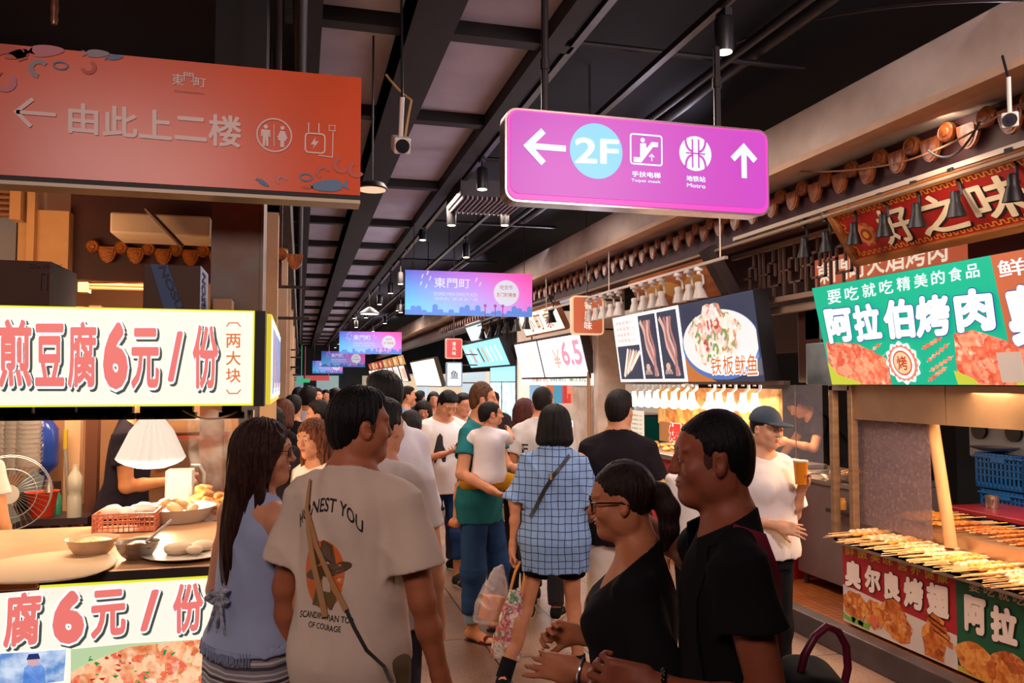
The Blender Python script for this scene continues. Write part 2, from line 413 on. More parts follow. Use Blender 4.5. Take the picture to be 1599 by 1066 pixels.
def loft(rows, M=None, grow=0, zmin=None, zmax=None, p=2.3):
    """stack of ellipses: rows = (z, rx, ry, cy[, cx])"""
    rows = sorted([tuple(r)+(0,)*(5-len(r)) for r in rows]); A = np.array(rows, float); z0 = A[0, 0] if zmin is None else zmin; z1 = A[-1, 0] if zmax is None else zmax
    zz = np.linspace(A[0, 0], A[-1, 0], 120); cols = [np.interp(zz, A[:, 0], A[:, i]) for i in range(1, 5)]
    ker = np.ones(9)/9; cols = [np.convolve(np.pad(c, 4, 'edge'), ker, 'valid') for c in cols]
    def fn(X, Y, Z):
        x, y, z = _inv(M, X, Y, Z); rx, ry, cy, cx = [np.interp(z, zz, c).astype(np.float32) for c in cols]; rx = rx+grow; ry = ry+grow
        q = (np.abs((x-cx)/rx)**p+np.abs((y-cy)/ry)**p)**(1/p); d = (q-1)*np.minimum(rx, ry)*1.0
        return np.maximum(d, np.maximum(z0-z, z-z1))
    w = A[:, 1].max()+grow+abs(A[:, 4]).max(); h = (A[:, 2]+abs(A[:, 3])).max()+grow
    lo, hi = _tb(M, np.array([-w, -h, z0]), np.array([w, h, z1])); return lo, hi, fn
def folds(amp, seed=0, fx=22, fz=7, tilt=.5):
    r = np.random.RandomState(seed); ph = r.rand(8)*6.28
    def fn(X, Y, Z):
        w = .03*np.sin(9*Z+ph[0])+.02*np.sin(17*X+ph[1])
        a = np.sin(fx*(X+w)+fz*Z*tilt+ph[2])*np.sin(fz*Z+5*X+ph[3])
        b = np.sin(fx*.7*(Y-w)-fz*Z+ph[4])*np.sin(fz*1.6*Z+7*Y+ph[5]); c = np.sin(fx*1.7*X+fz*2.3*Z+9*Y+ph[6])*.35
        d = a*.7+b*.6+c; return amp*(.55*d+.9*(np.abs(np.sin(d*1.6+3*Z))-.5))
    return fn
def strands(amp, f=90, seed=0, c=(0, 0, 0)):
    ph = np.random.RandomState(seed).rand(4)*6.28
    def fn(X, Y, Z):
        t = np.arctan2(X-c[0], Y-c[1]+1e-6); return amp*(np.sin(t*f/4+6*Z+ph[0])+.6*np.sin(t*f/2.3-14*Z+ph[1])+.3*np.sin(30*Z+8*t+ph[2]))
    return fn

# ---------------------------------------------------------------- people
SKIN = {}
def skin(c='c98a68'):
    return mat('skin_'+c, c, rough=.55, var=.08, vscale=18, bump=.05, bscale=120, spec=.35)
def hairm(c='120d0c', c2=None): return mat('hair_'+c+(c2 or ''), c, rough=.55, spec=.22, col2=c2 or c, vscale=14, stretch=(9, 9, 1.2), bump=.55, bscale=26)
def cloth(c, **k): k.setdefault('var', .05); k.setdefault('vscale', 6); k.setdefault('bump', .25); k.setdefault('bscale', 22); return mat('cloth_'+c+k.pop('tagn', ''), c, rough=k.pop('rough', .9), spec=.15, sheen=.0, **k)
def N(v): v = np.array(v, float); return v/np.linalg.norm(v)
BODY_M = [(.80, .13, .10, -.005), (.90, .166, .118, -.012), (.98, .158, .106, -.005), (1.07, .140, .096, 0), (1.16, .143, .098, 0), (1.26, .152, .101, .0), (1.33, .158, .097, -.004), (1.38, .128, .088, -.008), (1.42, .080, .066, -.012), (1.47, .054, .052, -.012)]
BODY_F = [(.80, .135, .105, -.005), (.90, .170, .122, -.014), (.98, .152, .108, -.006), (1.07, .120, .090, 0), (1.16, .123, .092, 0), (1.26, .132, .100, .004), (1.33, .134, .094, 0), (1.38, .108, .076, -.008), (1.42, .066, .056, -.012), (1.47, .047, .046, -.012)]
class Person:
    def __init__(p, label, x, y, rz, H, sex='m', vox=.009, lean=0, twist=0, head=(0, 0, 0), armR=None, armL=None, legR=None, legL=None, girth=1, sk='c98a68', pelvis=None, bust=.0, side=0, z0=0):
        p.s = s = H/1.7; p.sex = sex; p.vox = vox; p.girth = g = girth; p.sk = skin(sk)
        p.root = empty('person', (x, y, z0), R_(rz), label, 'person')
        rows = BODY_F if sex == 'f' else BODY_M
        p.rows = [(z*s, rx*s*g, ry*s*g, cy*s) for z, rx, ry, cy in rows]
        p.sw = (.150 if sex == 'f' else .174)*s*(g*.5+.5); p.hw = .088*s
        pv = np.array([0, 0, .92*s]); T = xf(pv) @ xf((0, 0, 0), rotm(-lean, side, twist)) @ xf(-pv); p.T = T
        nk = xf((0, 0, 1.49*s)); hy, hp, hr = head
        p.Hm = T @ nk @ xf((0, 0, 0), rotm(0, 0, -hy) @ rotm(-hp, hr, 0)) @ xf((0, .022*s, .095*s)) @ np.diag([s, .9*s, s, 1.]) if sex != 'c' else T @ nk @ xf((0, 0, 0), rotm(0, 0, -hy) @ rotm(-hp, hr, 0)) @ xf((0, .02*s, .11*s)) @ np.diag([1.35*s, 1.35*s, 1.3*s, 1.])
        q = lambda v: T[:3, :3]@np.array(v, float)+T[:3, 3]
        p.q = q; p.J = {}
        for sd, sg, arm, leg in (('R', 1, armR, legR), ('L', -1, armL, legL)):
            arm = arm or {}; leg = leg or {}
            sh = q((sg*p.sw, -.005*s, 1.366*s)); u = N(arm.get('u', (sg*.18, -.02, -1))); f = N(arm.get('f', (sg*.06, .16, -1)))
            el = sh+u*.285*s; wr = el+f*.245*s
            hip = np.array([sg*p.hw, 0, .89*s]) if pelvis is None else np.array([sg*p.hw, 0, .89*s])
            t = N(leg.get('t', (sg*.02, .0, -1))); c = N(leg.get('c', (sg*.01, -.03, -1))); kn = hip+t*.42*s; an = kn+c*.40*s
            p.J[sd] = dict(sg=sg, sh=sh, el=el, wr=wr, u=u, f=f, hip=hip, kn=kn, an=an, t=t, c=c, foot=leg.get('foot', 8*sg), toe=leg.get('toe', 0),
                           hd=N(arm.get('hd', f)), hn=N(arm.get('hn', (-sg, .1, 0))), curl=arm.get('curl', 25), th=arm.get('th'), sp=arm.get('sp', 1), nohand=arm.get('nohand', False))
        pts = [j[k] for j in p.J.values() for k in ('sh', 'el', 'wr', 'hip', 'kn', 'an')]+[j['wr']+j['hd']*.19*s for j in p.J.values()]+[p.Hm[:3, 3]]
        pts = np.array(pts); p.lo = np.minimum(pts.min(0)-.15*s, [-.25*s, -.22*s, 0]); p.hi = np.maximum(pts.max(0)+.16*s, [.25*s, .22*s, 0])
        p.lo[2] = min(pts[:, 2].min()-.14*s, .0) if pelvis is not None else -.005
        p.H = H
    def hh(p, v): return p.Hm[:3, :3]@np.array(v, float)+p.Hm[:3, 3]
    def hand(p, S, j):
        s = p.s*(.93 if p.sex == 'f' else 1); w, d = j['wr'], j['hd']; n = N(j['hn']-d*(j['hn']@d)); t = np.cross(n, d)*j['sg']  # towards the thumb
        rot = np.stack([t, d, n], 1)
        S.add(rbox(w+d*.052*s, (.040*s, .050*s, .014*s), .013*s, rot=rot), .012)
        S.add(cone(w-d*.02*s, w+d*.03*s, .024*s, .024*s), .02)
        S.add(ell(w+d*.035*s+t*.026*s+n*.006*s, (.017*s, .03*s, .016*s), rot=rot), .012)
        for i, (o, L, r) in enumerate(((.030, .072, .0092), (.0105, .080, .0095), (-.010, .074, .009), (-.029, .058, .0080))):
            cu = j['curl'][i] if isinstance(j['curl'], (list, tuple)) else j['curl']*(1+.12*i)
            b = w+d*(.098-.004*abs(i-1))*s+t*o*s; a = math.radians(cu*.5); fan = t*(.10*(1.4-i))*j['sp']
            for q, fr in enumerate((.45, .32, .23)):
                dr = N(d*math.cos(a)+n*math.sin(a)+fan); e = b+dr*L*fr*s
                S.add(cone(b, e, r*s*(1-.08*q), r*s*(.93-.1*q)), .003); b = e; a += math.radians(cu)
        th = j['th']; b = w+d*.03*s+t*.034*s+n*.006*s
        dr = N(d*.65+t*.65+n*.35) if th is None else N(th); e = b+dr*.036*s; S.add(cone(b, e, .0125*s, .0105*s), .008)
        dr = N(dr+d*.45+n*.15); S.add(cone(e, e+dr*.030*s, .0105*s, .0085*s), .003)
    def head(p, S):
        M = p.Hm; f = p.sex == 'f'; ch = p.sex == 'c'
        a = lambda pr, k=.02, op='u': S.add(pr, k*p.s, op)
        a(ell((0, -.018, .025), (.075, .090, .085), M)); a(ell((0, .025, -.03), (.060 if f else .064, .060, .070), M), .03)
        a(ell((0, .030, .043), (.057, .050, .036), M), .03); a(ell((0, .060, -.084 if not ch else -.065), (.030 if f else .034, .032, .026), M), .03)   # chin
        for sg in (1, -1):
            a(ell((sg*.038, .058, -.022), (.026, .026, .026), M), .02)           # cheeks
            a(ell((sg*.054, .0, -.055), (.016, .04, .028), M), .025)             # jaw
            a(ell((sg*.031, .092, .006), (.017, .012, .012), M), .010, 's')      # eye sockets
            a(ell((sg*.031, .0775, .007), (.016, .0125, .0118), M), .002)           # lids
            a(ell((sg*.079, -.006, -.008), (.008, .019, .029), M, rotm(12, 0, -sg*20)), .006)
            a(ell((sg*.088, -.001, -.004), (.009, .0095, .016), M, rotm(12, 0, -sg*20)), .003, 's')
            a(ell((sg*.011, .096, -.024), (.0095, .010, .008), M), .006)         # nostril wings
        a(ell((0, .076, .028), (.055, .016, .014), M), .015)                     # brow
        a(cone((0, .086, .012), (0, .106, -.020), .008, .0115, None if False else None) if False else ell((0, .093, -.004), (.0095, .012, .028), M, rotm(22, 0, 0)), .010)
        a(ell((0, .107, -.020), (.010, .010, .009), M), .008)
        a(ell((0, .077, -.051), (.026, .014, .016), M), .012)                    # mouth mound
        a(ell((0, .0885, -.047), (.020, .007, .0055), M), .004); a(ell((0, .0878, -.057), (.018, .008, .006), M), .004)
        a(ell((0, .095, -.0518), (.021, .004, .0015), M), .003, 's')
    def body(p, shod=True, skip=()):
        s = p.s; g = p.girth; S = Sdf(p.lo, p.hi, p.vox); T = p.T; f = p.sex == 'f'; lr = (.84 if f else 1)*(g*.6+.4)
        S.add(loft(p.rows, T), .01)
        nr = (.045 if f else .052)*s*(g*.5+.5) if p.sex != 'c' else .05*s
        S.add(cone((0, -.018*s, 1.40*s), (0, .004*s, 1.54*s), nr*1.12, nr, T), .04*s)
        hb = p.hh((0, -.01, -.04)); S.add(cone(p.q((0, -.005*s, 1.48*s)), hb, nr, nr*1.02), .03*s)
        for j in p.J.values():
            sg = j['sg']
            S.add(cone(p.q((sg*.05*s, -.012*s, 1.425*s)), j['sh'], .040*s*lr, .047*s*lr), .05*s)
            S.add(cone(j['sh'], j['el'], .047*s*lr, .035*s*lr), .03*s)
            S.add(cone(j['sh']*.55+j['el']*.45, j['el'], .042*s*lr, .035*s*lr), .02*s)
            S.add(cone(j['el'], j['el']+(j['wr']-j['el'])*.35, .035*s*lr, .037*s*lr), .02*s)
            S.add(cone(j['el']+(j['wr']-j['el'])*.35, j['wr'], .037*s*lr, .0245*s*lr), .02*s)
            if not j['nohand']: p.hand(S, j)
            S.add(cone(j['hip'], j['kn'], .079*s*lr, .053*s*lr), .03*s)
            cd_ = np.cross(j['c'], (1, 0, 0)); cd_ = cd_*(-1 if cd_[1] > 0 else 1)
            S.add(cone(j['kn'], j['kn']+(j['an']-j['kn'])*.35, .054*s*lr, .053*s*lr), .02*s)
            S.add(ell(j['kn']+(j['an']-j['kn'])*.32+cd_*.014*s, (.050*s*lr, .053*s*lr, .12*s)), .02*s)
            S.add(cone(j['kn']+(j['an']-j['kn'])*.35, j['an'], .050*s*lr, .036*s*lr), .02*s)
            Ff = p.footm(j); j['Ff'] = Ff
            S.add(cone((0, -.035, -.030), (0, .06, -.035), .032, .034, Ff@np.diag([1, 1, 1, 1.])), .03*s); S.add(ell((0, .105, -.052), (.042*s, .060*s, .020*s), Ff), .03*s)
        if p.sex == 'f' :
            for sg in (1, -1): S.add(ell((sg*.065*s, .085*s, 1.24*s), (.055*s, .05*s, .055*s), T), .04*s)
        p.head(S); o = S.build('body', p.sk, p.root); p.bodyo = o; return o
    def footm(p, j):
        s = p.s; a = R_(-j['foot']); yd = np.array([math.sin(-a), math.cos(-a), 0])
        # toe: degrees the heel is raised
        t = R_(j['toe']); yd = yd*math.cos(t)+np.array([0, 0, -math.sin(t)]); xd = N(np.cross(yd, (0, 0, 1))); zd = np.cross(xd, yd)
        M = np.eye(4); M[:3, 0] = xd*s; M[:3, 1] = yd*s; M[:3, 2] = zd*s; M[:3, 3] = j['an']; return M
    def face(p, brow='1a1210', lip='a5564a', eyes=True):
        for sg in (1, -1):
            if eyes:
                e = MB().ball(p.hh((sg*.031, .0815, .006)), .0086*p.s, 12, 8).build('eye', mat('eye_white', 'd8cfc8', rough=.2), p.root, True, True)
                MB().ball(p.hh((sg*.031, .0862, .0055)), .0056*p.s, 10, 6).build('iris', mat('iris', '1a0f0a', rough=.15), e, True, True)
            pts = [p.hh((sg*x, y, z)) for x, y, z in ((.013, .0890, .027), (.027, .0885, .031), (.041, .080, .030), (.05, .069, .025))]
            MB().tube(pts, [.0022*p.s, .003*p.s, .0024*p.s, .001*p.s], 6).build('eyebrow', mat('brow_'+brow, brow), p.root, True, True)
        S = Sdf(p.hh((0, .09, -.052))-.035*p.s, p.hh((0, .09, -.052))+.035*p.s, .0016)
        S.add(ell((0, .0895, -.0478), (.019, .0073, .0048), p.Hm), .003); S.add(ell((0, .0888, -.0572), (.017, .0078, .0055), p.Hm), .003)
        S.add(ell((0, .098, -.0522), (.02, .004, .0012), p.Hm), .002, 's'); S.build('lips', mat('lips_'+lip, lip, rough=.4), p.root)
    def hair(p, style='short', m=None, col='120d0c', vox=None, extra=None, seed=1, top=0):
        m = m or hairm(col); s = p.s; M = p.Hm; v = vox or max(.004, p.vox*.7); c = p.Hm[:3, 3]; sc = 1.35 if p.sex == 'c' else 1
        dn = {'short': .16, 'crop': .16, 'bob': .24, 'long': .62, 'pony': .3, 'mid': .40}[style]*s*sc
        S = Sdf(c-np.array([.2*s*sc, .26*s*sc, dn]), c+np.array([.2*s*sc, .26*s*sc, .19*s*sc]), v)
        I = np.linalg.inv(M)
        def hl(X, Y, Z): return [I[i, 0]*X+I[i, 1]*Y+I[i, 2]*Z+I[i, 3] for i in range(3)]
        def region(ys, zs):
            def fn(X, Y, Z):
                x, y, z = hl(X, Y, Z); return (np.interp(y, ys, zs)+.0022*np.sin(y*700+x*300)+.002*np.sin(y*310+x*90+1)-z)*.8*s
            return fn
        S.add(ell((0, .030, .046), (.063, .054, .044), M), .02)
        if style in ('short', 'crop'):
            t = .003 if style == 'crop' else .007
            S.add(ell((0, -.018, .026), (.077+t*.7, .092+t, .087+t+top), M), .01)
            if style == 'short': S.add(ell((0, .018, .080+top*.5), (.064, .066, .036), M), .03)
            S.add(ell((0, -.070, -.03), (.050, .032, .045), M), .03)
            S.disp(strands(.0022*s if style == 'short' else .0008*s, 110, seed, c))
            S.isect(region([-.13, -.09, -.05, -.030, -.022, .010, .018, .032, .045, .065, .09, .13], [-.072, -.070, -.050, -.030, .018, .022, .005, .020, .052, .066, .076, .085]))
        elif style == 'pony':
            S.add(ell((0, -.020, .026), (.081, .098, .092), M), .01); S.disp(strands(.0012*s, 130, seed, c))
            S.isect(region([-.13, -.09, -.05, -.025, .0, .03, .05, .06, .10, .13], [-.065, -.062, -.05, -.02, .022, .022, .040, .060, .080, .088]))
        elif style == 'bob':
            S.add(ell((0, -.020, .022), (.094, .112, .10), M), .01); S.add(ell((0, -.030, -.055), (.104, .100, .085), M), .05)
            S.add(ell((0, -.035, -.10), (.110, .092, .050), M), .04)
            S.add(ell((0, .115, -.055), (.064, .085, .100), M), .02, 's'); S.disp(strands(.003*s, 100, seed, c))
            S.isect(lambda X, Y, Z: (-.135-hl(X, Y, Z)[2])*s+.01*s*np.sin(hl(X, Y, Z)[0]*40))
        elif style in ('long', 'mid'):
            S.add(ell((0, -.020, .022), (.090, .110, .098), M), .01); S.add(ell((0, -.045, -.06), (.096, .085, .11), M), .05)
            L_ = -.46 if style == 'long' else -.26
            S.add(ell((0, -.075, L_*.45), (.100, .060, .17), M), .06); S.add(ell((0, -.095, L_*.72), (.098, .045, .6*abs(L_)*.62), M), .05)
            for sg in (1, -1): S.add(cone(M[:3, :3]@np.array([sg*.078, .0, .0])+c, M[:3, :3]@np.array([sg*.085, .01, -.22])+c, .022*s, .014*s), .03)
            S.add(ell((0, .11, -.045), (.062, .085, .100), M), .02, 's'); S.disp(strands(.0035*s, 90, seed, c))
        if extra: extra(S, M, s)
        if style in ('short', 'crop') and v < .0055:      # the clipped sides fade into the skin
            S2 = Sdf(c-np.array([.2*s, .2*s, .16*s]), c+np.array([.2*s, .2*s, .19*s]), .0045); S2.add(ell((0, -.018, .025), (.0765, .0915, .0865), M), .01); S2.add(ell((0, .030, -.028), (.0655, .055, .066), M), .03)
            S2.isect(region([-.13, -.09, -.05, -.032, -.026, .006, .012, .030, .036, .05, .075, .13], [-.090, -.090, -.078, -.055, .012, .018, -.022, -.028, .012, .046, .066, .08])); S2.build('clipped_hair', mat('clipped_hair', '1a0f0d', rough=.8, alpha=.55), p.root)
        return S.build('hair', m, p.root)
    def garment_rows(p, ease, hem, flare=0, loose=.15):
        s = p.s; out = []
        zs = np.linspace(hem*s, 1.47*s, 16); A = np.array(sorted(p.rows))
        for z in zs:
            rx, ry, cy = [np.interp(z, A[:, 0], A[:, i]) for i in (1, 2, 3)]
            if z < 1.30*s:
                rx = max(rx, loose*s*p.girth); ry = max(ry, (loose-.058)*s*p.girth)
            k = min(1, max(.35, (1.46*s-z)/(.14*s))); fl = flare*max(0, (1.25*s-z))/s
            out.append((z, rx+ease*s*k+fl, ry+ease*s*k+fl*.8, cy))
        out.insert(0, (hem*s-.06*s, out[0][1], out[0][2], out[0][3])); return out
    def tee(p, m, ease=.018, hem=.80, sleeve=.58, flare=.04, fold=.0045, sw=.018, name='t_shirt', neck=.072, seed=3, loose=.15, vox=None, tilt=0, long=False, bare=False, nz=1.50, ny=.022):
        s = p.s; v = vox or p.vox; T = p.T; S = Sdf(p.lo-.05, p.hi+.05, v); f = p.sex == 'f'; lr = (.86 if f else 1)*(p.girth*.6+.4)
        S.add(loft(p.garment_rows(ease, hem, flare, loose), T, zmin=hem*s), .01)
        if f: 
            for sg in (1, -1): S.add(ell((sg*.065*s, .085*s, 1.24*s), (.062*s, .058*s, .062*s), T), .05*s)
        for j in p.J.values():
            sg = j['sg']
            S.add(cone(p.q((sg*.05*s, -.012*s, 1.425*s)), p.q((sg*p.sw*(.72 if bare else 1.0), -.005*s, (1.38 if bare else 1.368)*s)), (.041*lr+.009)*s, (.047*lr+.011)*s if not bare else .046*s*lr), .04*s)
            if bare: continue
            if long:
                S.add(cone(j['sh'], j['el'], (.050+sw*.4)*s*lr, (.042+sw*.7)*s*lr), .03*s)
                S.add(flatcone(j['el'], j['el']+(j['wr']-j['el'])*.93, (.042+sw*.7)*s*lr, (.032+sw*.5)*s*lr), .03*s); S.add(cone(j['el'], j['el']+j['f']*.02, (.042+sw*.7)*s*lr, (.042+sw*.7)*s*lr), .02*s)
            else:
                e = j['sh']+(j['el']-j['sh'])*sleeve
                S.add(flatcone(j['sh']-(j['el']-j['sh'])*.05, e, (.047*lr+.010)*s, (.050+sw*1.3)*s*lr), .03*s)
        if fold: S.disp(folds(fold*s, seed))
        if not bare and not long:
            for j in p.J.values():
                e = j['sh']+(j['el']-j['sh'])*sleeve; e0 = j['sh']+(j['el']-j['sh'])*(sleeve-.12)
                S.add(flatcone(e0, e+(e-e0), (.036+sw*1.2)*s*lr, (.036+sw*1.2)*s*lr), .004, 's')
        r = p.garment_rows(ease, hem, flare, loose); S.add(loft([(z, a-.012*s, b-.012*s, c) for z, a, b, c in r], T, zmin=(hem-.1)*s, zmax=(hem+.03)*s), .004, 's')
        nr = ((.045 if f else .052)*(p.girth*.5+.5) if p.sex != 'c' else .05)*s; S.add(cone((0, -.018*s, 1.40*s), (0, .004*s, 1.54*s), nr*1.12+.007*s, nr+.009*s, T), .04*s)
        I = np.linalg.inv(T); zb_ = (1.462 if neck < .075 else 1.45)*s; sl = .55 if neck < .075 else .85
        def collar(X, Y, Z):
            y = I[1, 0]*X+I[1, 1]*Y+I[1, 2]*Z+I[1, 3]; z = I[2, 0]*X+I[2, 1]*Y+I[2, 2]*Z+I[2, 3]; x = I[0, 0]*X+I[0, 1]*Y+I[0, 2]*Z+I[0, 3]
            return (z-zb_+sl*(y+.05*s)-(.15*np.abs(x)))/math.sqrt(1+sl*sl)
        S.isect(collar)
        o = S.build(name, m, p.root); p.shirt = o; return o
    def legs(p, m, to=.97, ease=.018, flare=0, top=.99, name='trousers', fold=.0025, seed=5, gr=.010, vox=None, taper=0):
        """to: fraction of the leg covered, hip to ankle"""
        s = p.s; S = Sdf(p.lo-.05, p.hi+.05, vox or p.vox); f = p.sex == 'f'; lr = (.86 if f else 1)*(p.girth*.6+.4); e = ease*s
        S.add(loft([r if r[0] > .79*s else r for r in p.rows], None, grow=gr*s, zmin=.80*s, zmax=top*s), .01)
        Lt = .42/.82
        for j in p.J.values():
            ends = []
            if to <= Lt:
                en = j['hip']+(j['kn']-j['hip'])*to/Lt; r1 = (.080-.024*to/Lt)*s*lr+e+flare*s
                S.add(flatcone(j['hip']-j['t']*.02*s, en, .081*s*lr+e, r1), .035*s); S.add(flatcone(en-j['t']*.03*s, en+j['t']*.04*s, r1-.010*s, r1-.008*s), .003, 's')
            else:
                k = (to-Lt)/(1-Lt); en = j['kn']+(j['an']-j['kn'])*k; S.add(cone(j['hip'], j['kn'], .080*s*lr+e, .058*s*lr+e), .035*s)
                r1 = (.060-.020*k-taper)*s*lr+e+flare*s; S.add(cone(j['kn'], j['kn']+j['c']*.03, .060*s*lr+e, .059*s*lr+e), .03*s)
                S.add(flatcone(j['kn'], en, .060*s*lr+e, r1), .03*s); S.add(flatcone(en-j['c']*.02*s, en+j['c']*.04*s, r1-.008*s, r1-.006*s), .003, 's')
        if fold: S.disp(folds(fold*s, seed, 16, 14, 1.2))
        return S.build(name, m, p.root)
    def shoes(p, kind='sneaker', m=None, sole=None, which='RL'):
        s = p.s; m = m or cloth('17171a'); sole = sole or mat('rubber_white', 'd8d4cc', rough=.7)
        for sd in which:
            j = p.J[sd]; M = p.footm(j); c = M[:3, 3]; S = Sdf(c-.2*s, c+.22*s, max(.004, p.vox*.5))
            if kind == 'sneaker':
                S.add(ell((0, .11, -.048), (.046, .085, .034), M), .02); S.add(ell((0, -.02, -.035), (.040, .05, .045), M), .03); S.add(cone((0, 0, .03), (0, .03, -.03), .042*s, .045*s, M) if False else ell((0, .02, -.005), (.041, .055, .05), M), .03)
                S.add(ell((0, -.005, .055), (.034, .036, .04), M), .01, 's'); S.isect(lambda X, Y, Z: (-.068*s-(Z-c[2])) if j['toe'] == 0 else X*0-1)
                o = S.build('shoe', m, p.root)
                mb = MB(); P = []
                for k in range(20):
                    a = 2*math.pi*k/20; yy = .052+.118*math.cos(a); ww = .047 if yy > .06 else .040; P.append(M[:3, :3]@np.array([ww*math.sin(a)*(1-.0*yy), yy, -.082])+c)
                mb.prism(P, M[:3, :3]@np.array([0, 0, .022])).build('sole', sole, o, local=True)
                for k in range(4):
                    y = .035+k*.022; MB().tube([M[:3, :3]@np.array([x, y+(x*.3), z_])+c for x, z_ in ((-.026, -.018-k*.004), (0, -.006-k*.007), (.026, -.018-k*.004))], .0028*s, 5).build('lace', sole, o, True, True)
            else:
                P = []
                for k in range(20):
                    a = 2*math.pi*k/20; yy = .055+.122*math.cos(a); ww = .048 if yy > .06 else .038; P.append(M[:3, :3]@np.array([ww*math.sin(a), yy, -.084])+c)
                o = MB().prism(P, M[:3, :3]@np.array([0, 0, .018])).build('sandal', sole, p.root, local=True)
                for y0 in ((.10,) if kind == 'slide' else (.11, .04)):
                    mb = MB(); V = []; Fc = []
                    for k in range(11):
                        a = math.pi*k/10; x = .048*math.cos(a); z_ = -.075+.052*math.sin(a)
                        for dy in (-.022, .022): V.append(M[:3, :3]@np.array([x, y0+dy, z_])+c)
                    for k in range(10): Fc.append((2*k, 2*k+1, 2*k+3, 2*k+2))
                    st = mb.add(V, Fc).build('strap', m, o, True, True)
                    md = st.modifiers.new('t', 'SOLIDIFY'); md.thickness = .004
    def bvh(p, *objs):
        V = []; Fc = []
        for o in objs:
            n = len(V); V += [tuple(v.co) for v in o.data.vertices]; Fc += [tuple(i+n for i in q.vertices) for q in o.data.polygons]
        return BVHTree.FromPolygons(V, Fc)
    def decal(p, body, x0, z0, x1, z1, m, surf, side=-1, name='printed_lettering', weight=.01, arc=0, lift=.0015, y0=None, V=None, Fc=None, xoff=0):
        """print on the shirt: local x,z box projected along y; side -1 = back, 1 = front"""
        if V is None:
            V, Fc = text_geo(body, weight); lo = V.min(0); hi = V.max(0); U = (V-lo)/np.maximum(hi-lo, 1e-6)
        else: U = V
        keepx = V is U; tr = p.bvh(surf); out = []
        for a, b in U[:, :2]:
            if keepx: x = a
            elif side < 0: x = x0+(x1-x0)*a
            else: x = x1-(x1-x0)*a
            z = z0+(z1-z0)*b
            if arc: z += arc*(1-(2*a-1)**2)
            h = tr.ray_cast(Vector((x, side*.6, z)), Vector((0, -side, 0)))
            out.append((x, (h[0].y if h[0] else side*.12)+side*lift, z))
        return mesh_np(name, out, Fc, m, p.root, False, True)
    def path_on(p, surf, pts, lift=.004):
        """pts: (x, z, side) snapped to the garment along y"""
        tr = p.bvh(*surf) if isinstance(surf, (list, tuple)) else p.bvh(surf); out = []
        for x, z, sd in pts:
            h = tr.ray_cast(Vector((x, sd*.6, z)), Vector((0, -sd, 0))); out.append(Vector((x, (h[0].y if h[0] else sd*.1)+sd*lift, z)))
        return out
    def ribbon(p, pts, w, m, name='strap', parent=None, th=.003):
        P = [Vector(q) for q in pts]; V = []; Fc = []
        for i, q in enumerate(P):
            d = (P[min(i+1, len(P)-1)]-P[max(i-1, 0)]).normalized(); o = Vector((q.x*.6, q.y, 0)); o = (o-d*o.dot(d))
            o = o.normalized() if o.length > 1e-5 else Vector((0, 1, 0)); t = d.cross(o)*w/2; V += [q-t, q+t, q+t+o*th, q-t+o*th]
        for i in range(len(P)-1):
            for k in range(4): Fc.append((4*i+k, 4*i+(k+1) % 4, 4*i+4+(k+1) % 4, 4*i+4+k))
        Fc += [(3, 2, 1, 0), tuple(4*(len(P)-1)+k for k in range(4))]
        return MB().add(V, Fc).build(name, m, parent or p.root, True, True)
    def glasses(p, m=None, k=1):
        m = m or mat('glasses_metal', '2a2422', rough=.3, metal=.6); mb = MB()
        for sg in (1, -1):
            P = [p.hh((sg*.032+.021*math.cos(a), .101-.006*abs(math.cos(a)), .004+.018*math.sin(a))) for a in np.linspace(0, 2*math.pi, 21)]
            mb.tube(P, .0013*p.s*k, 5, False); mb.tube([p.hh((sg*.052, .098, .010)), p.hh((sg*.074, .07, .010)), p.hh((sg*.082, .0, .004)), p.hh((sg*.080, -.02, -.006))], .0014*p.s*k, 5)
        mb.tube([p.hh((-.011, .103, .008)), p.hh((0, .107, .010)), p.hh((.011, .103, .008))], .0014*p.s, 5)
        g = mb.build('glasses', m, p.root, True, True)
        return g
def at_px(px, py, D): q = PD(px, py, D); return q
def mk(label, px, py, D, v, sink=0, **k):
    """v: 0 = back to us, 90 = facing right, 180 = facing us, -90 = facing left; (px,py) = crown of the head at depth D"""
    q = PD(px, py, D); z0 = k.get('z0', 0); return Person(label, q[0], q[1], -(14.8+v), q[2]-z0+sink, **k)

# ================================================================= the hall
def struct(mb, name, m, **k): return tag(mb.build(name, m, **k), kind='structure')
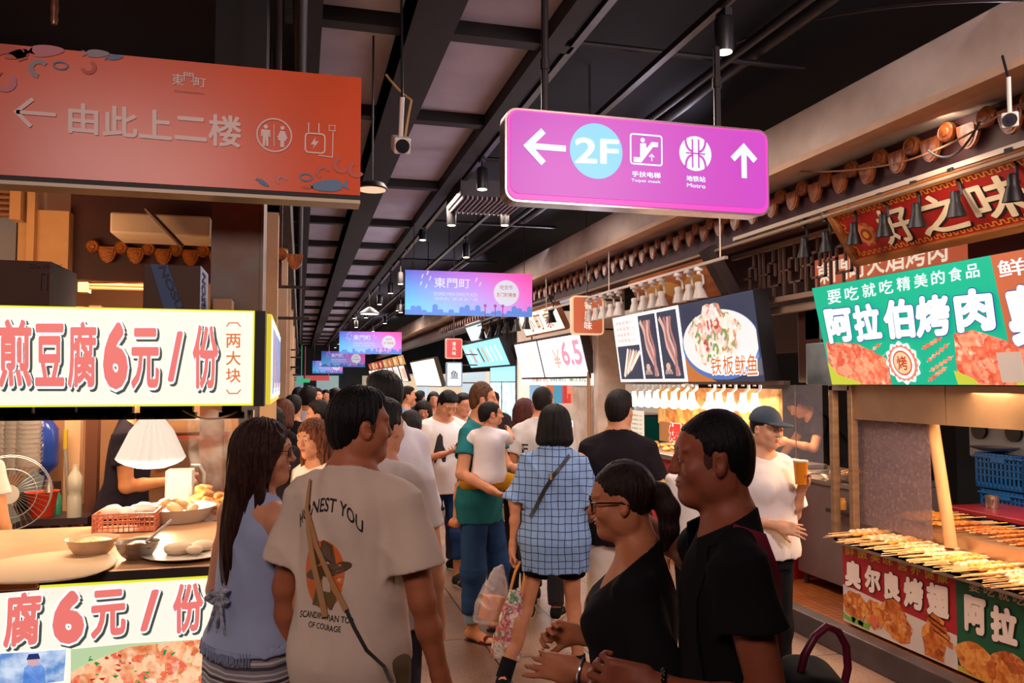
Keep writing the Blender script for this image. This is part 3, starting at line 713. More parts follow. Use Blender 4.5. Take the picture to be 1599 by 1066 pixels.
# ---- floor: large stone slabs, dark joints, a paler band
def floor_mat():
    m = bpy.data.materials.new('stone_floor'); m.use_nodes = True; nt = m.node_tree; b = nt.nodes['Principled BSDF']; L = nt.links.new
    tc = nt.nodes.new('ShaderNodeTexCoord'); br = nt.nodes.new('ShaderNodeTexBrick'); mp = nt.nodes.new('ShaderNodeMapping')
    mp.inputs['Rotation'].default_value = (0, 0, R_(90)); L(tc.outputs['Object'], mp.inputs[0]); L(mp.outputs[0], br.inputs['Vector'])
    br.inputs['Scale'].default_value = 1; br.inputs['Brick Width'].default_value = .9; br.inputs['Row Height'].default_value = .6; br.inputs['Mortar Size'].default_value = .006; br.offset = .5
    br.inputs['Color1'].default_value = lin('ab8a76'); br.inputs['Color2'].default_value = lin('8f7464'); br.inputs['Mortar'].default_value = lin('382a26')
    n = nt.nodes.new('ShaderNodeTexNoise'); n.inputs['Scale'].default_value = 60; n.inputs['Detail'].default_value = 6; L(tc.outputs['Object'], n.inputs[0])
    n2 = nt.nodes.new('ShaderNodeTexNoise'); n2.inputs['Scale'].default_value = 1.3; n2.inputs['Detail'].default_value = 5; L(tc.outputs['Object'], n2.inputs[0])
    r = nt.nodes.new('ShaderNodeValToRGB'); L(n.outputs[0], r.inputs[0]); r.color_ramp.elements[0].position = .3; r.color_ramp.elements[0].color = (.5, .46, .44, 1); r.color_ramp.elements[1].position = .7; r.color_ramp.elements[1].color = (1, 1, 1, 1)
    r2 = nt.nodes.new('ShaderNodeValToRGB'); L(n2.outputs[0], r2.inputs[0]); r2.color_ramp.elements[0].position = .35; r2.color_ramp.elements[0].color = (.55, .5, .48, 1); r2.color_ramp.elements[1].position = .6
    x = nt.nodes.new('ShaderNodeMix'); x.data_type = 'RGBA'; x.blend_type = 'MULTIPLY'; x.inputs[0].default_value = 1; L(br.outputs[0], x.inputs[6]); L(r.outputs[0], x.inputs[7])
    y = nt.nodes.new('ShaderNodeMix'); y.data_type = 'RGBA'; y.blend_type = 'MULTIPLY'; y.inputs[0].default_value = 1; L(x.outputs[2], y.inputs[6]); L(r2.outputs[0], y.inputs[7])
    L(y.outputs[2], b.inputs['Base Color']); b.inputs['Roughness'].default_value = .38
    return m
struct(MB().box((-6, -3, -.1), (9, 46, 0)), 'floor', floor_mat())
blk = mat('ceiling_black', '120d10', rough=.9, var=.3, vscale=3)
struct(MB().box((-6, -3, 4.15), (9, 46, 4.3)), 'ceiling', blk)
struct(MB().box((-6, 46, 0), (9, 46.2, 4.2)), 'wall_far', mat('far_wall', '3a4652', rough=.8, var=.2, vscale=1))
for x, z, w, h, c in ((-1.2, 1.3, 1.4, .8, '9ab8c0'), (.9, 1.2, 1.2, .9, 'b8d0d0'), (3.4, 1.4, 2.2, .7, 'd8c8a8'), (-2.2, 1.8, .5, .9, 'e8c890'), (5.5, 1.0, 1.5, 1.2, 'e8e0d0')): tag(MB().box((x, 45.85, z), (x+w, 45.95, z+h)).build('far_glow_panel', mat('far_lit_'+c, c, em=.55)), {'9ab8c0': 'teal', 'b8d0d0': 'pale green', 'd8c8a8': 'cream', 'e8c890': 'amber', 'e8e0d0': 'white'}[c]+' glow panel added to brighten the far end wall', 'window')  # glowing panels added so the dark far end reads brighter
struct(MB().box((8.8, -3, 0), (9, 46, 4.2)), 'wall_right', mat('right_wall', '2b2422', rough=.8, var=.2, vscale=2))
struct(MB().box((-6, -3, 0), (-5.8, 46, 4.2)), 'wall_left', mat('left_wall', '3a2c24', rough=.8, var=.2, vscale=2))
struct(MB().box((-6, -3.2, 0), (9, -3, 4.2)), 'wall_back', mat('back_wall', '3a2e2c', rough=.8, var=.2, vscale=2))
# ---- ceiling panels in two columns, a dark beam between them, cross bars
pm = mat('ceiling_panel', 'b4acb8', rough=.8, var=.10, vscale=2.5); bm_ = mat('ceiling_beam', '17120f', rough=.7, var=.25, vscale=5)
ys = [1.3, 2.85, 4.33, 5.83, 7.88, 9.9, 11.6, 13.3, 15.2, 17.2, 19.3, 21.6, 24, 26.5, 29, 32, 35, 38, 41, 44]
for i in range(len(ys)-1):
    for x0, x1 in ((.09, .51), (.78, 1.31)):
        tag(MB().box((x0, ys[i]+.05, 3.72), (x1, ys[i+1]-.05, 3.76)).build('ceiling_panel', pm, bevel=.004), kind='structure')
for i, y in enumerate(ys): struct(MB().box((-.1, y-.05, 3.64), (1.5, y+.05, 3.74)), 'trim_%d' % (i+1), bm_)
struct(MB().box((.51, 1, 3.60), (.78, 45, 3.72)).box((.51, 1, 3.60), (.54, 45, 3.9)), 'trim_30', bm_)
struct(MB().box((1.31, 1, 3.62), (1.42, 45, 3.80)).box((.0, 1, 3.62), (.09, 45, 3.80)), 'trim_31', bm_)
# long lighting tracks and pipes above the right side of the hall
met = mat('track_metal', '3b302f', rough=.35, metal=.7, var=.2, vscale=9)
def track(x, z, y0, y1, lab):
    t = empty('lighting_track', (x, y0, z), 0, lab, 'track')
    MB().box((x-.022, y0, z-.02), (x+.022, y1, z+.02)).build('rail', met, t)
    mb = MB()
    for k in range(int((y1-y0)/2)):
        y = y0+.5+2*k; mb.tube([(x, y, z+.02), (x, y, 4.15)], .008, 6)
    mb.each('hanger_rod', met, t); return t
track(1.50, 3.66, 1.2, 38, 'long metal lighting track beside the pale ceiling panels'); track(2.12, 3.70, 1.2, 38, 'long metal lighting track nearer the cream beam on the right')
pipe = mat('dark_pipe', '1d1718', rough=.45, metal=.4)
for i, (x, z, r, lab) in enumerate(((2.62, 3.78, .03, 'slim dark pipe running along the black ceiling'), (2.95, 3.95, .055, 'thick dark duct pipe high beside the cream beam'), (-.02, 3.5, .035, 'dark cable pipe running above the left shops'))):
    tag(MB().tube([(x, .5, z), (x, 38, z)], r, 10).build('ceiling_pipe', pipe, smooth=True), lab, 'pipe')
for k, (y, z) in enumerate(((3.1, 3.82), (4.7, 3.86), (7.2, 3.8), (10.2, 3.8), (13.5, 3.8))):
    tag(MB().tube([(1.42, y, z), (3.3, y, z)], .02, 8).build('cross_pipe', pipe, smooth=True), 'dark pipe crossing the black ceiling at right angles to the tracks', 'pipe', 'cross pipes of the ceiling')
# ---- cream beam along the right
cream = mat('cream_plaster', 'dccabc', rough=.8, col2='b09c8e', vscale=1.6)
struct(MB().box((3.3, .3, 3.25), (3.75, 14, 3.58)).box((3.3, 14, 3.25), (3.75, 45, 3.58)), 'trim_40', cream, bevel=.01)
struct(MB().box((3.28, .3, 3.22), (3.42, 45, 3.262)), 'trim_41', mat('beam_edge', 'd2ae92', rough=.7, var=.06))
# ---- tiled eave below the beam: dark red board with round and pointed end tiles
red = mat('eave_board', '3c1416', rough=.6, var=.25, vscale=6); glaze = mat('eave_tile_glaze', '8e4a1e', rough=.28, col2='5c260e', vscale=14, bump=.35, bscale=30)
struct(MB().box((3.66, .3, 2.94), (3.76, 40, 3.24)).box((3.60, .3, 2.90), (3.80, 40, 2.95)), 'trim_42', red)
def eave_tile(g=glaze):
    t = empty('eave_tile', (0, 0, 0), 0, 'x', 'roof tile')
    MB().lathe([(.050, 0), (.058, .004), (.058, .03), (.050, .038), (.046, .034), (.030, .034), (.024, .040), (.0, .041)], (0, 0, 0), (-1, 0, 0), 22).build('round_end', g, t, True)
    P = []
    for k in range(13):
        a = math.pi*k/12; P.append((0, .075*math.cos(a)+.127, .0-.105*math.sin(a)**1.3-.035))
    P = [(0, .205, .005)]+P+[(0, .05, .005)]
    MB().prism(P, (-.022, 0, 0)).prism([(-.022, .127+(y-.127)*.7, z*.75-.02) for _, y, z in P], (-.006, 0, 0)).build('drip_end', g, t)
    MB().tube([(.005, 0, 0), (.05, 0, .01)], .046, 14).build('tile_barrel', red, t, True)
    return t
tp = eave_tile(); used = [False]; k = 0; y = 2.68
while y < 21:
    inst(tp, used, (3.62, y, 3.165), 0, 'glazed brown eave tile in the row under the cream beam'); tp['group'] = 'glazed eave tiles under the cream beam'; y += .2775; k += 1
for o in COL.objects:
    if o.get('category') == 'roof tile': o['group'] = 'glazed eave tiles under the cream beam'
# light conduit and sagging cable in front of the tiles
tag(MB().tube([(3.5, .5, 2.87), (3.5, 16, 2.87)], .014, 8).build('conduit', mat('pale_conduit', 'a8937f', rough=.5), smooth=True), 'pale straight conduit under the row of eave tiles', 'conduit')
def cable(pts, r, m, name, lab, cat='cable'): 
    P = []; n = 10
    for a, b, sag in pts:
        a = np.array(a); b = np.array(b)
        for i in range(n+1):
            t = i/n; q = a*(1-t)+b*t; q[2] -= sag*4*t*(1-t); P.append(q)
    return tag(MB().tube(P, r, 6).build(name, m, smooth=True), lab, cat)
cable([(PX(1204, 262, 3.45), PX(1400, 255, 3.45), .04), (PX(1400, 255, 3.45), PX(1560, 180, 3.45), .03)], .006, mat('tan_cable', '8a5a38', rough=.6), 'cable', 'tan cable sagging across the brown eave tiles')
cable([(PX(1450, 235, 3.42), PX(1530, 190, 3.42), .10)], .007, mat('black_cable', '0d0b0c', rough=.5), 'cable', 'short black cable looping under the eave tiles')
cable([(PX(1140, 70, 3.0), PX(1599, 0, 3.0), -.08)], .008, mat('dark_cable', '2a2020', rough=.5), 'cable', 'dark cable arching over the black ceiling at top right')
# raised right-hand platform with a dark kerb
kerb = mat('kerb_metal', '4a4042', rough=.45, metal=.35, var=.25, vscale=4)
struct(MB().box((3.33, .3, 0), (3.44, 6.3, .155)).box((3.44, .3, 0), (3.50, 6.3, .12)), 'trim_50', kerb, bevel=.008)
def tile_mat():
    m = bpy.data.materials.new('orange_tiles'); m.use_nodes = True; nt = m.node_tree; b = nt.nodes['Principled BSDF']; L = nt.links.new
    tc = nt.nodes.new('ShaderNodeTexCoord'); br = nt.nodes.new('ShaderNodeTexBrick'); L(tc.outputs['Object'], br.inputs['Vector']); br.offset = 0
    br.inputs['Scale'].default_value = 1; br.inputs['Brick Width'].default_value = .06; br.inputs['Row Height'].default_value = .06; br.inputs['Mortar Size'].default_value = .004
    br.inputs['Color1'].default_value = lin('b86a34'); br.inputs['Color2'].default_value = lin('a2592c'); br.inputs['Mortar'].default_value = lin('6e3a1e')
    L(br.outputs[0], b.inputs['Base Color']); b.inputs['Roughness'].default_value = .35; return m
struct(MB().box((3.44, .3, 0), (8.8, 45, .10)), 'floor.001', tile_mat())
# concrete column between the squid stall and the tea stall
colm = mat('column_plaster', 'e4d8cc', rough=.8, col2='c0aa98', vscale=3)
struct(MB().box((3.72, 9.75, 0), (4.1, 10.75, 3.3)), 'trim_60', colm, bevel=.01)
tag(MB().tube([(3.68, 9.98, 0), (3.68, 9.98, 2.6)], .028, 10).build('water_pipe', mat('tan_pipe', 'b08a68', rough=.4), smooth=True), 'tan pipe standing on the side of the plaster column', 'pipe')
# ---- left facade beyond the tofu stall
gc = mat('grey_rust_column', '6e6660', rough=.6, metal=.2, col2='6b4a34', vscale=5)
q0 = PY(328, 480, 3.7); q1 = PY(410, 480, 3.7)
struct(MB().box((q0[0], 3.7, 1.97), (q1[0]-.012, 4.0, 2.62)).box((q1[0]-.012, 3.69, 1.97), (q1[0], 4.02, 2.9)), 'trim_61', gc)
struct(MB().box((q0[0], 3.7, 2.62), (q1[0], 4.0, 3.6)), 'trim_62', mat('black_header', '120f10', rough=.8))
cw = mat('cream_facade', 'c4a07e', rough=.75, var=.12, vscale=3)
struct(MB().box((-.42, 4.4, 2.62), (-.12, 4.55, 2.88)).box((-.20, 4.4, 0), (-.12, 4.55, 2.88)), 'trim_63', cw)
for k, (y, z) in enumerate(((7.6, 3.1), (10.5, 3.0), (14, 3.0), (18, 3.0), (23, 3.0))):
    struct(MB().box((-.30, y, 0), (-.12, y+.16, z)), 'trim_%d' % (64+k), cw)
struct(MB().box((-.28, 4.5, 2.95), (-.08, 40, 3.3)), 'trim_70', mat('left_header', '2a1c18', rough=.7, var=.3, vscale=3))
struct(MB().box((-2.2, 6.2, 0), (-1.5, 40, 2.9)), 'wall_left.001', mat('left_shops', '57402f', rough=.7, var=.3, vscale=2))

# ================================================================= signs
def em(c, s=1.0, name=None): return mat(name or 'lit_%s_%d' % (c, s*100), c, rough=.4, em=s)
def flat(c, r=.6): return mat('print_'+c, c, rough=r)
def sign_root(name, label, cat, loc, group=None): return empty(name, tuple(loc), 0, label, cat, group)
def px_poly(fr, pts, m, par, name, lift=.003): return slab(fr, [fr.uv(*p) for p in pts], m, par, name, lift)
# sea creatures printed on the orange sign
def fish(fr, c, L, ang, m, par, lift=.003, name='printed_fish'):
    a = R_(ang); P = []
    for k in range(20):
        t = 2*math.pi*k/20; P.append((L*.42*math.cos(t)+.06*L, L*.15*math.sin(t)*(1-.25*math.cos(t))))
    P = P[:9]+[(-.30*L, .03*L), (-.48*L, .14*L), (-.42*L, 0), (-.48*L, -.14*L), (-.30*L, -.03*L)]+P[12:]
    return slab(fr, [(c[0]+x*math.cos(a)-y*math.sin(a), c[1]+x*math.sin(a)+y*math.cos(a)) for x, y in P], m, par, name, lift)
def prawn(fr, c, r, a0, m, par, lift=.003):
    pts = [(c[0]+r*math.cos(R_(a0+a)), c[1]+r*math.sin(R_(a0+a))) for a in range(0, 230, 16)]
    stroke(fr, pts, r*.62, m, par, 'printed_prawn', lift)
def arrow(fr, c, L, w, ang, m, par, lift=.004):
    a = R_(ang); T = lambda x, y: (c[0]+x*math.cos(a)-y*math.sin(a), c[1]+x*math.sin(a)+y*math.cos(a)); h = L*.42
    P = [T(L/2, 0), T(L/2-h, h), T(L/2-h-w*.75, h-w*.75), T(L/2-w*2.0, w*.5), T(-L/2, w*.5), T(-L/2, -w*.5), T(L/2-w*2.0, -w*.5), T(L/2-h-w*.75, -h+w*.75), T(L/2-h, -h)]
    return slab(fr, P, m, par, 'printed_arrow', lift)
# ---- 1 orange directory sign
fr = Fr((0, 3.3, 0), (1, 0, 0), (0, 0, 1))
s1 = sign_root('hanging_sign', 'long orange hanging sign with white arrow and restroom symbol', 'sign', (-.5, 3.36, 2.48))
MB().box((-1.6, 3.30, 2.482), (.229, 3.40, 2.972)).build('face_panel', mat('orange_print', 'd84c10', rough=.32, var=.07, vscale=2.5), s1)
MB().box((-1.6, 3.295, 2.448), (.229, 3.41, 2.462)).build('edge_strip', mat('pale_strip', 'cbb89a', rough=.4), s1)
MB().box((-1.6, 3.30, 2.464), (.229, 3.40, 2.480)).build('frame', flat('15100e'), s1)
MB().tube([(-1.3, 3.36, 2.97), (-1.3, 3.36, 4.15)], .012, 8).tube([(-.1, 3.36, 2.97), (-.1, 3.36, 4.15)], .012, 8).each('hanging_rod', met, s1)
wp = mat('sign_white_print', 'e2c9c0', rough=.4)
def st_px(fr, pts, w, m, par, name='printed_symbol', lift=.004, closed=False): return stroke(fr, [fr.uv(*p) for p in pts], w, m, par, name, lift, closed=closed)
st_px(fr, [(52, 155), (26, 175), (49, 198)], .014, wp, s1); st_px(fr, [(26, 175), (88, 180)], .014, wp, s1)
pxt('由此上二楼', fr, (107, 160), (377, 182), (377, 232), (107, 208), wp, s1, weight=.022)
pxt('東', fr, (269, 115), (287, 117), (287, 135), (269, 133), wp, s1, weight=.01); pxt('門', fr, (287, 113), (303, 115), (303, 129), (287, 127), wp, s1, weight=.01); pxt('町', fr, (302, 121), (322, 124), (322, 138), (302, 135), wp, s1, weight=.01)
pxt('DONGMENDING', fr, (273, 141), (319, 145), (319, 148), (273, 144), mat('faint_print', 'b0806c'), s1)
c = fr.uv(428.5, 211.5); stroke(fr, disc(c[0], c[1], .066, 32), .006, wp, s1, 'restroom_ring', .004, closed=True)
def figure(cx, cy, h, skirt, m, par, fr=fr):
    slab(fr, disc(cx, cy+h*.42, h*.10, 14), m, par, 'symbol_head', .004)
    if skirt: P = [(-.10, .28), (.10, .28), (.24, -.06), (.17, -.08), (.11, .10), (.20, -.18), (.09, -.18), (.09, -.5), (-.09, -.5), (-.09, -.18), (-.20, -.18), (-.11, .10), (-.17, -.08), (-.24, -.06)]
    else: P = [(-.2, .28), (.2, .28), (.22, -.06), (.15, -.06), (.13, .16), (.13, -.5), (.02, -.5), (.0, -.1), (-.02, -.5), (-.13, -.5), (-.13, .16), (-.15, -.06), (-.22, -.06)]
    slab(fr, [(cx+x*h, cy+y*h) for x, y in P], m, par, 'symbol_body', .004)
figure(*fr.uv(415, 212), .085, False, wp, s1); figure(*fr.uv(441, 214), .085, True, wp, s1)
st_px(fr, [(428, 195), (428, 229)], .003, wp, s1)
a, b = fr.uv(477, 208), fr.uv(507, 240); stroke(fr, rrect(a[0], b[1], b[0], a[1], .014), .006, wp, s1, 'charger_body', .004, closed=True)
st_px(fr, [(482, 192), (482, 208)], .005, wp, s1); st_px(fr, [(498, 193), (498, 208)], .005, wp, s1)
px_poly(fr, [(493, 214), (485, 226), (491, 226), (488, 233), (498, 221), (492, 221)], wp, s1, 'charger_bolt')
st_px(fr, [(497, 243), (519, 246), (520, 206)], .004, wp, s1); a, b = fr.uv(514, 196), fr.uv(523, 205); stroke(fr, rect(a[0], b[1], b[0], a[1]), .003, wp, s1, 'charger_plug', .004, closed=True)
pk = flat('c2604f'); gy = flat('9a8f94'); bl = flat('5f7f9c'); pk2 = flat('c9808a')
for (x, y, L, an, m) in ((68, 80, .15, 8, pk2), (30, 85, .11, 200, pk), (178, 90, .07, 10, bl), (515, 290, .16, 186, bl), (410, 285, .06, -30, bl), (150, 84, .10, 5, gy), (480, 292, .05, 180, pk)): fish(fr, fr.uv(x, y), L, an, m, s1)
for (x, y, r, a0, m) in ((62, 108, .028, 40, gy), (138, 105, .022, 200, pk), (12, 100, .055, 20, pk), (505, 270, .022, 20, pk), (533, 258, .026, 100, pk), (556, 265, .026, 110, pk), (440, 282, .016, 10, pk2), (8, 128, .03, 190, pk2)): prawn(fr, fr.uv(x, y), r, a0, m, s1)
for (x, y) in ((95, 103), (478, 277)): c = fr.uv(x, y); stroke(fr, disc(c[0], c[1], .024, 20, .014), .006, bl, s1, 'printed_shell', .003, closed=True)
# ---- 2 purple lit sign
x0, x1, z0, z1 = .868, 2.19, 2.522, 2.945
fr = Fr((0, 3.4, 0), (1, 0, 0), (0, 0, 1))
s2 = sign_root('light_box_sign', 'purple rounded light box with white arrows and blue 2F disc', 'sign', ((x0+x1)/2, 3.46, z0))
MB().prism([fr.pt(u, v, -.11) for u, v in rrect(x0, z0, x1, z1, .055)], (0, -.10, 0)).build('casing', mat('sign_rim', '8b7c7a', rough=.25, metal=.7), s2)
slab(fr, rrect(x0+.010, z0+.010, x1-.010, z1-.010, .05), em('e22fb4', .95), s2, 'glowing_edge', -.008, .004)
slab(fr, rrect(x0+.022, z0+.035, x1-.022, z1-.018, .04), em('b82eb2', .9), s2, 'face_panel', -.003, .003)
wl = em('cfeaf2', .98); cy = em('6fc3ee', .95); F2 = fr
arrow(fr, fr.uv(850, 230), .20, .028, 180, wl, s2); arrow(fr, fr.uv(1161, 251), .17, .028, 90, wl, s2)
c = fr.uv(931, 236); slab(fr, disc(c[0], c[1], .128, 48), cy, s2, 'floor_disc', .001); pxt('2F', fr, (897, 214), (966, 218), (966, 257), (897, 255), wl, s2, weight=.025)
a, b = fr.uv(984, 209), fr.uv(1033, 259); stroke(fr, rrect(a[0], b[1], b[0], a[1], .012), .008, wl, s2, 'escalator_frame', .003, closed=True)
px_poly(fr, [(989, 245), (998, 246), (1017, 222), (1027, 223), (1027, 230), (1019, 230), (1001, 254), (989, 253)], wl, s2, 'escalator_symbol'); c = fr.uv(1003, 219); slab(fr, disc(c[0], c[1], .011, 14), wl, s2, 'escalator_rider_head', .003)
px_poly(fr, [(999, 224), (1008, 224), (1009, 232), (1005, 240), (999, 244)], wl, s2, 'escalator_rider'); arrow(fr, fr.uv(1017, 246), .035, .005, 90, wl, s2)
pxt('手扶电梯', fr, (986, 267), (1031, 270), (1031, 279), (986, 276), wl, s2, weight=.03); pxt('Taipei steak', fr, (985, 279), (1031, 282), (1031, 288), (985, 285), wl, s2, weight=.015)
c = fr.uv(1085.5, 240); slab(fr, disc(c[0], c[1], .083, 40), wl, s2, 'metro_disc', .002); mg = em('b82eb2', .9)
for sgx in (-1, 1):
    stroke(fr, [(c[0]+sgx*(.018+.034*math.cos(R_(t))), c[1]+.068-.058*math.sin(R_(t))) for t in range(0, 100, 15)], .011, mg, s2, 'metro_symbol', .004)
    stroke(fr, [(c[0]+sgx*(.018+.034*math.cos(R_(t))), c[1]-.068+.058*math.sin(R_(t))) for t in range(0, 100, 15)], .011, mg, s2, 'metro_symbol', .004)
    stroke(fr, [(c[0]+sgx*.016, c[1]-.068), (c[0]+sgx*.016, c[1]+.068)], .008, mg, s2, 'metro_symbol', .004)
stroke(fr, [(c[0]-.05, c[1]), (c[0]+.05, c[1])], .007, mg, s2, 'metro_symbol', .004)
pxt('地铁站', fr, (1071, 274), (1101, 276), (1101, 285), (1071, 283), wl, s2, weight=.03); pxt('Motro', fr, (1072, 286), (1101, 288), (1101, 295), (1072, 292), wl, s2, weight=.02)
for px in (857, 1130):
    x = fr.uv(px, 180)[0]; MB().tube([(x, 3.46, z1), (x, 3.46, 3.9 if px < 900 else 3.35)], .017, 10).tube([(x, 3.46, 3.15), (x, 3.46, 3.2)], .023, 10).each('hanging_rod', mat('sign_pole', '2a2426', rough=.4, metal=.5), s2)
# ---- 3 gradient banners down the hall
def grad_mat(name, c0, c1, c2, c3, lo, hi, axis=0, e=.0):
    m = bpy.data.materials.new(name); m.use_nodes = True; nt = m.node_tree; b = nt.nodes['Principled BSDF']; L = nt.links.new
    tc = nt.nodes.new('ShaderNodeTexCoord'); sp = nt.nodes.new('ShaderNodeSeparateXYZ'); L(tc.outputs['Generated'], sp.inputs[0])
    r = nt.nodes.new('ShaderNodeValToRGB'); L(sp.outputs[0], r.inputs[0]); r2 = nt.nodes.new('ShaderNodeValToRGB'); L(sp.outputs[0], r2.inputs[0])
    for rr, (a, bb, c) in ((r, c0), (r2, c1)):
        rr.color_ramp.elements[0].color = lin(a); rr.color_ramp.elements[1].color = lin(c); q = rr.color_ramp.elements.new(.5); q.color = lin(bb)
    x = nt.nodes.new('ShaderNodeMix'); x.data_type = 'RGBA'; L(sp.outputs[2], x.inputs[0]); L(r2.outputs[0], x.inputs[6]); L(r.outputs[0], x.inputs[7])
    L(x.outputs[2], b.inputs['Base Color']); b.inputs['Roughness'].default_value = .5
    if e: L(x.outputs[2], b.inputs['Emission Color']); b.inputs['Emission Strength'].default_value = e
    return m
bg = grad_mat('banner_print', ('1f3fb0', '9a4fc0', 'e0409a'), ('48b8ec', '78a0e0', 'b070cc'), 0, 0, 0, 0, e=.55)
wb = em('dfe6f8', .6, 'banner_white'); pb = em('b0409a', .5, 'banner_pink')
def banner(Y, tl, br, lab):
    p, q = PY(*tl, Y), PY(*br, Y); xa, za, xb, zb = p[0], q[2], q[0], p[2]; w = xb-xa; h = zb-za
    fr = Fr((xa, Y, za), (1, 0, 0), (0, 0, 1)); r = sign_root('hanging_banner', lab, 'banner', ((xa+xb)/2, Y, za), 'gradient banners hanging down the hall')
    MB().box((xa, Y, za), (xb, Y+.02, zb)).build('banner_sheet', bg, r)
    text('東門町', fr, (w*.22, h*.62, w*.50, h*.85), wb, r, weight=.01); text('DONG MEN DING PLAZA', fr, (w*.22, h*.44, w*.56, h*.52), wb, r)
    text('深圳东门町美食广场', fr, (w*.22, h*.33, w*.56, h*.41), wb, r)
    for (u, v) in ((.12, .82), (.16, .9), (.11, .66), (.15, .60), (.54, .78), (.57, .68), (.18, .78)): slab(fr, [(w*u, h*v), (w*u+.012, h*v), (w*u+.03, h*v+.05), (w*u+.018, h*v+.05)], wb, r, 'printed_dash')
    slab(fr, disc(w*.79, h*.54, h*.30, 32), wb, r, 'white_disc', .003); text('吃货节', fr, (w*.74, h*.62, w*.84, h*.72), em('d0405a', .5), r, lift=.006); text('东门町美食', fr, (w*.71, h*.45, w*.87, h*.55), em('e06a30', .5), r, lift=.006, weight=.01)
    P = [(0, 0)]; rr = random.Random(5)
    for k in range(24):
        x = k/24; hh = rr.choice((.06, .12, .18, .22, .1)); P += [(w*x, h*hh), (w*(x+.02), h*hh*1.15), (w*(x+.04), h*hh)]
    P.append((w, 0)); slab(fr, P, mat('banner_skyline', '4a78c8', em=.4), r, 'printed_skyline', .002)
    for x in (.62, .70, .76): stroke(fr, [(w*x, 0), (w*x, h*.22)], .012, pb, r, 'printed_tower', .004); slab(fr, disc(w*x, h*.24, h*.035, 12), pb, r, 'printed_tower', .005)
    MB().tube([(xa+.1, Y+.01, zb), (xa+.1, Y+.01, 3.73)], .004, 5).tube([(xb-.1, Y+.01, zb), (xb-.1, Y+.01, 3.73)], .004, 5).each('hanging_wire', met, r)
banner(9.5, (633, 421), (831, 495), 'blue to pink gradient banner, nearest and largest of its row')
banner(19, (530, 517), (627, 553), 'blue to pink gradient banner second along the hall'); banner(28.5, (502, 548), (570, 573), 'blue to pink gradient banner third along the hall'); banner(38, (488, 563), (535, 583), 'small farthest gradient banner above the distant crowd')
q = PY(476, 586, 44); q2 = PY(514, 594, 44); tag(MB().box((q[0], 44, q2[2]), (q2[0], 44.1, q[2])).box((q[0], 44.04, q[2]), (q[0]+.03, 44.07, 4.15)).box((q2[0]-.03, 44.04, q[2]), (q2[0], 44.07, 4.15)).build('hanging_banner', em('c84a4a', .8)), 'plain red banner strip at the far end of the hall', 'banner')
q = PY(464, 591, 43); q2 = PY(484, 597, 43); tag(MB().box((q[0], 43, q2[2]), (q2[0], 43.1, q[2])).box((q[0]+.2, 43.04, q[2]), (q[0]+.23, 43.07, 4.15)).build('exit_sign', em('20b070', 1.0)), 'small green lit exit sign far down the hall', 'sign')
# ---- 4 tofu stall: upper light box, side light box, counter light box
cream_l = em('fdf4e4', 1.0); ylw = em('e8e838', 1.0); red_l = em('ec7a72', .95, 'lit_red_lettering'); white_l = em('ffffff', 1.15, 'lit_white_outline'); shd = em('5a6a60', .5, 'printed_grey_shadow')
def price(body, fr, tl, tr, br, bl, par, wt=.03, ref=None):
    q = np.array(pxquad(fr, tl, tr, br, bl)); d = np.array([.007, -.008])
    text(body, fr, None, shd, par, 'lettering_shadow', wt+.035, .0012, quad=list(q+d), ref=wt); text(body, fr, None, white_l, par, 'lettering_outline', wt+.035, .002, quad=list(q), ref=wt)
    text(body, fr, None, red_l, par, 'red_lettering', wt, .003, quad=list(q))
fr = Fr((0, 3.0, 0), (1, 0, 0), (0, 0, 1)); xr = PY(398, 485, 3.0)[0]; zt, zb = PY(398, 485, 3.0)[2], PY(398, 633, 3.0)[2]
s4 = sign_root('price_light_box', 'bright cream light box with red price lettering above the tofu counter', 'sign', (-.8, 3.06, zb))
MB().box((-1.7, 3.002, zb), (xr, 3.12, zt)).build('casing', flat('1c1a16'), s4); slab(fr, rect(-1.7, zb, xr, zt), ylw, s4, 'yellow_edge', -.0015, .001)
slab(fr, rect(-1.7, zb+.007, xr-.006, zt-.006), cream_l, s4, 'face_panel', -.0005, .001)
MB().box((xr, 3.0, zb-.003), (xr+.036, 3.12, zt)).build('end_cap', flat('15130f'), s4)
for ch, bx in (('煎', ((-2, 498), (50, 498), (50, 605), (-2, 605))), ('豆', ((55, 505), (101, 505), (101, 603), (55, 603))), ('腐', ((106, 502), (151, 502), (151, 606), (106, 606))), ('6', ((161, 502), (200, 502), (200, 608), (161, 608))), ('元', ((205, 512), (249, 512), (249, 607), (205, 607))), ('/', ((262, 517), (286, 517), (286, 596), (262, 596))), ('份', ((301, 507), (341, 507), (341, 607), (301, 607)))): price(ch, fr, *bx, s4, .055 if ch == '6' else .03)
om = em('e0783c', .9)
for ch, y in (('两', 521), ('大', 548), ('块', 575)): pxt(ch, fr, (353, y), (376, y), (376, y+22), (353, y+22), om, s4, weight=.012)
st_px(fr, [(354, 510), (358, 504), (371, 504), (376, 510)], .004, om, s4); st_px(fr, [(354, 608), (358, 614), (371, 614), (376, 608)], .004, om, s4)
s5 = sign_root('side_light_box', 'narrow pale blue light box on the hall side of the tofu stall', 'sign', (-.14, 3.8, zb))
MB().box((-.17, 3.13, zb), (-.105, 4.4, zt)).build('casing', em('e8d040', .9), s5); MB().box((-.105, 3.15, zb+.02), (-.100, 4.38, zt-.02)).build('face_panel', mat('pale_menu_print', 'dfe6f4', em=.9, var=.15, vscale=14, stretch=(1, 3, 1)), s5)
for k in range(9): MB().box((-.0995, 3.2+.13*k, zb+.04+.02*(k % 3)), (-.098, 3.25+.13*k, zt-.05)).build('printed_column', em(('5a7ac8', 'c86a5a', '4a9ad0')[k % 3], .8), s5)
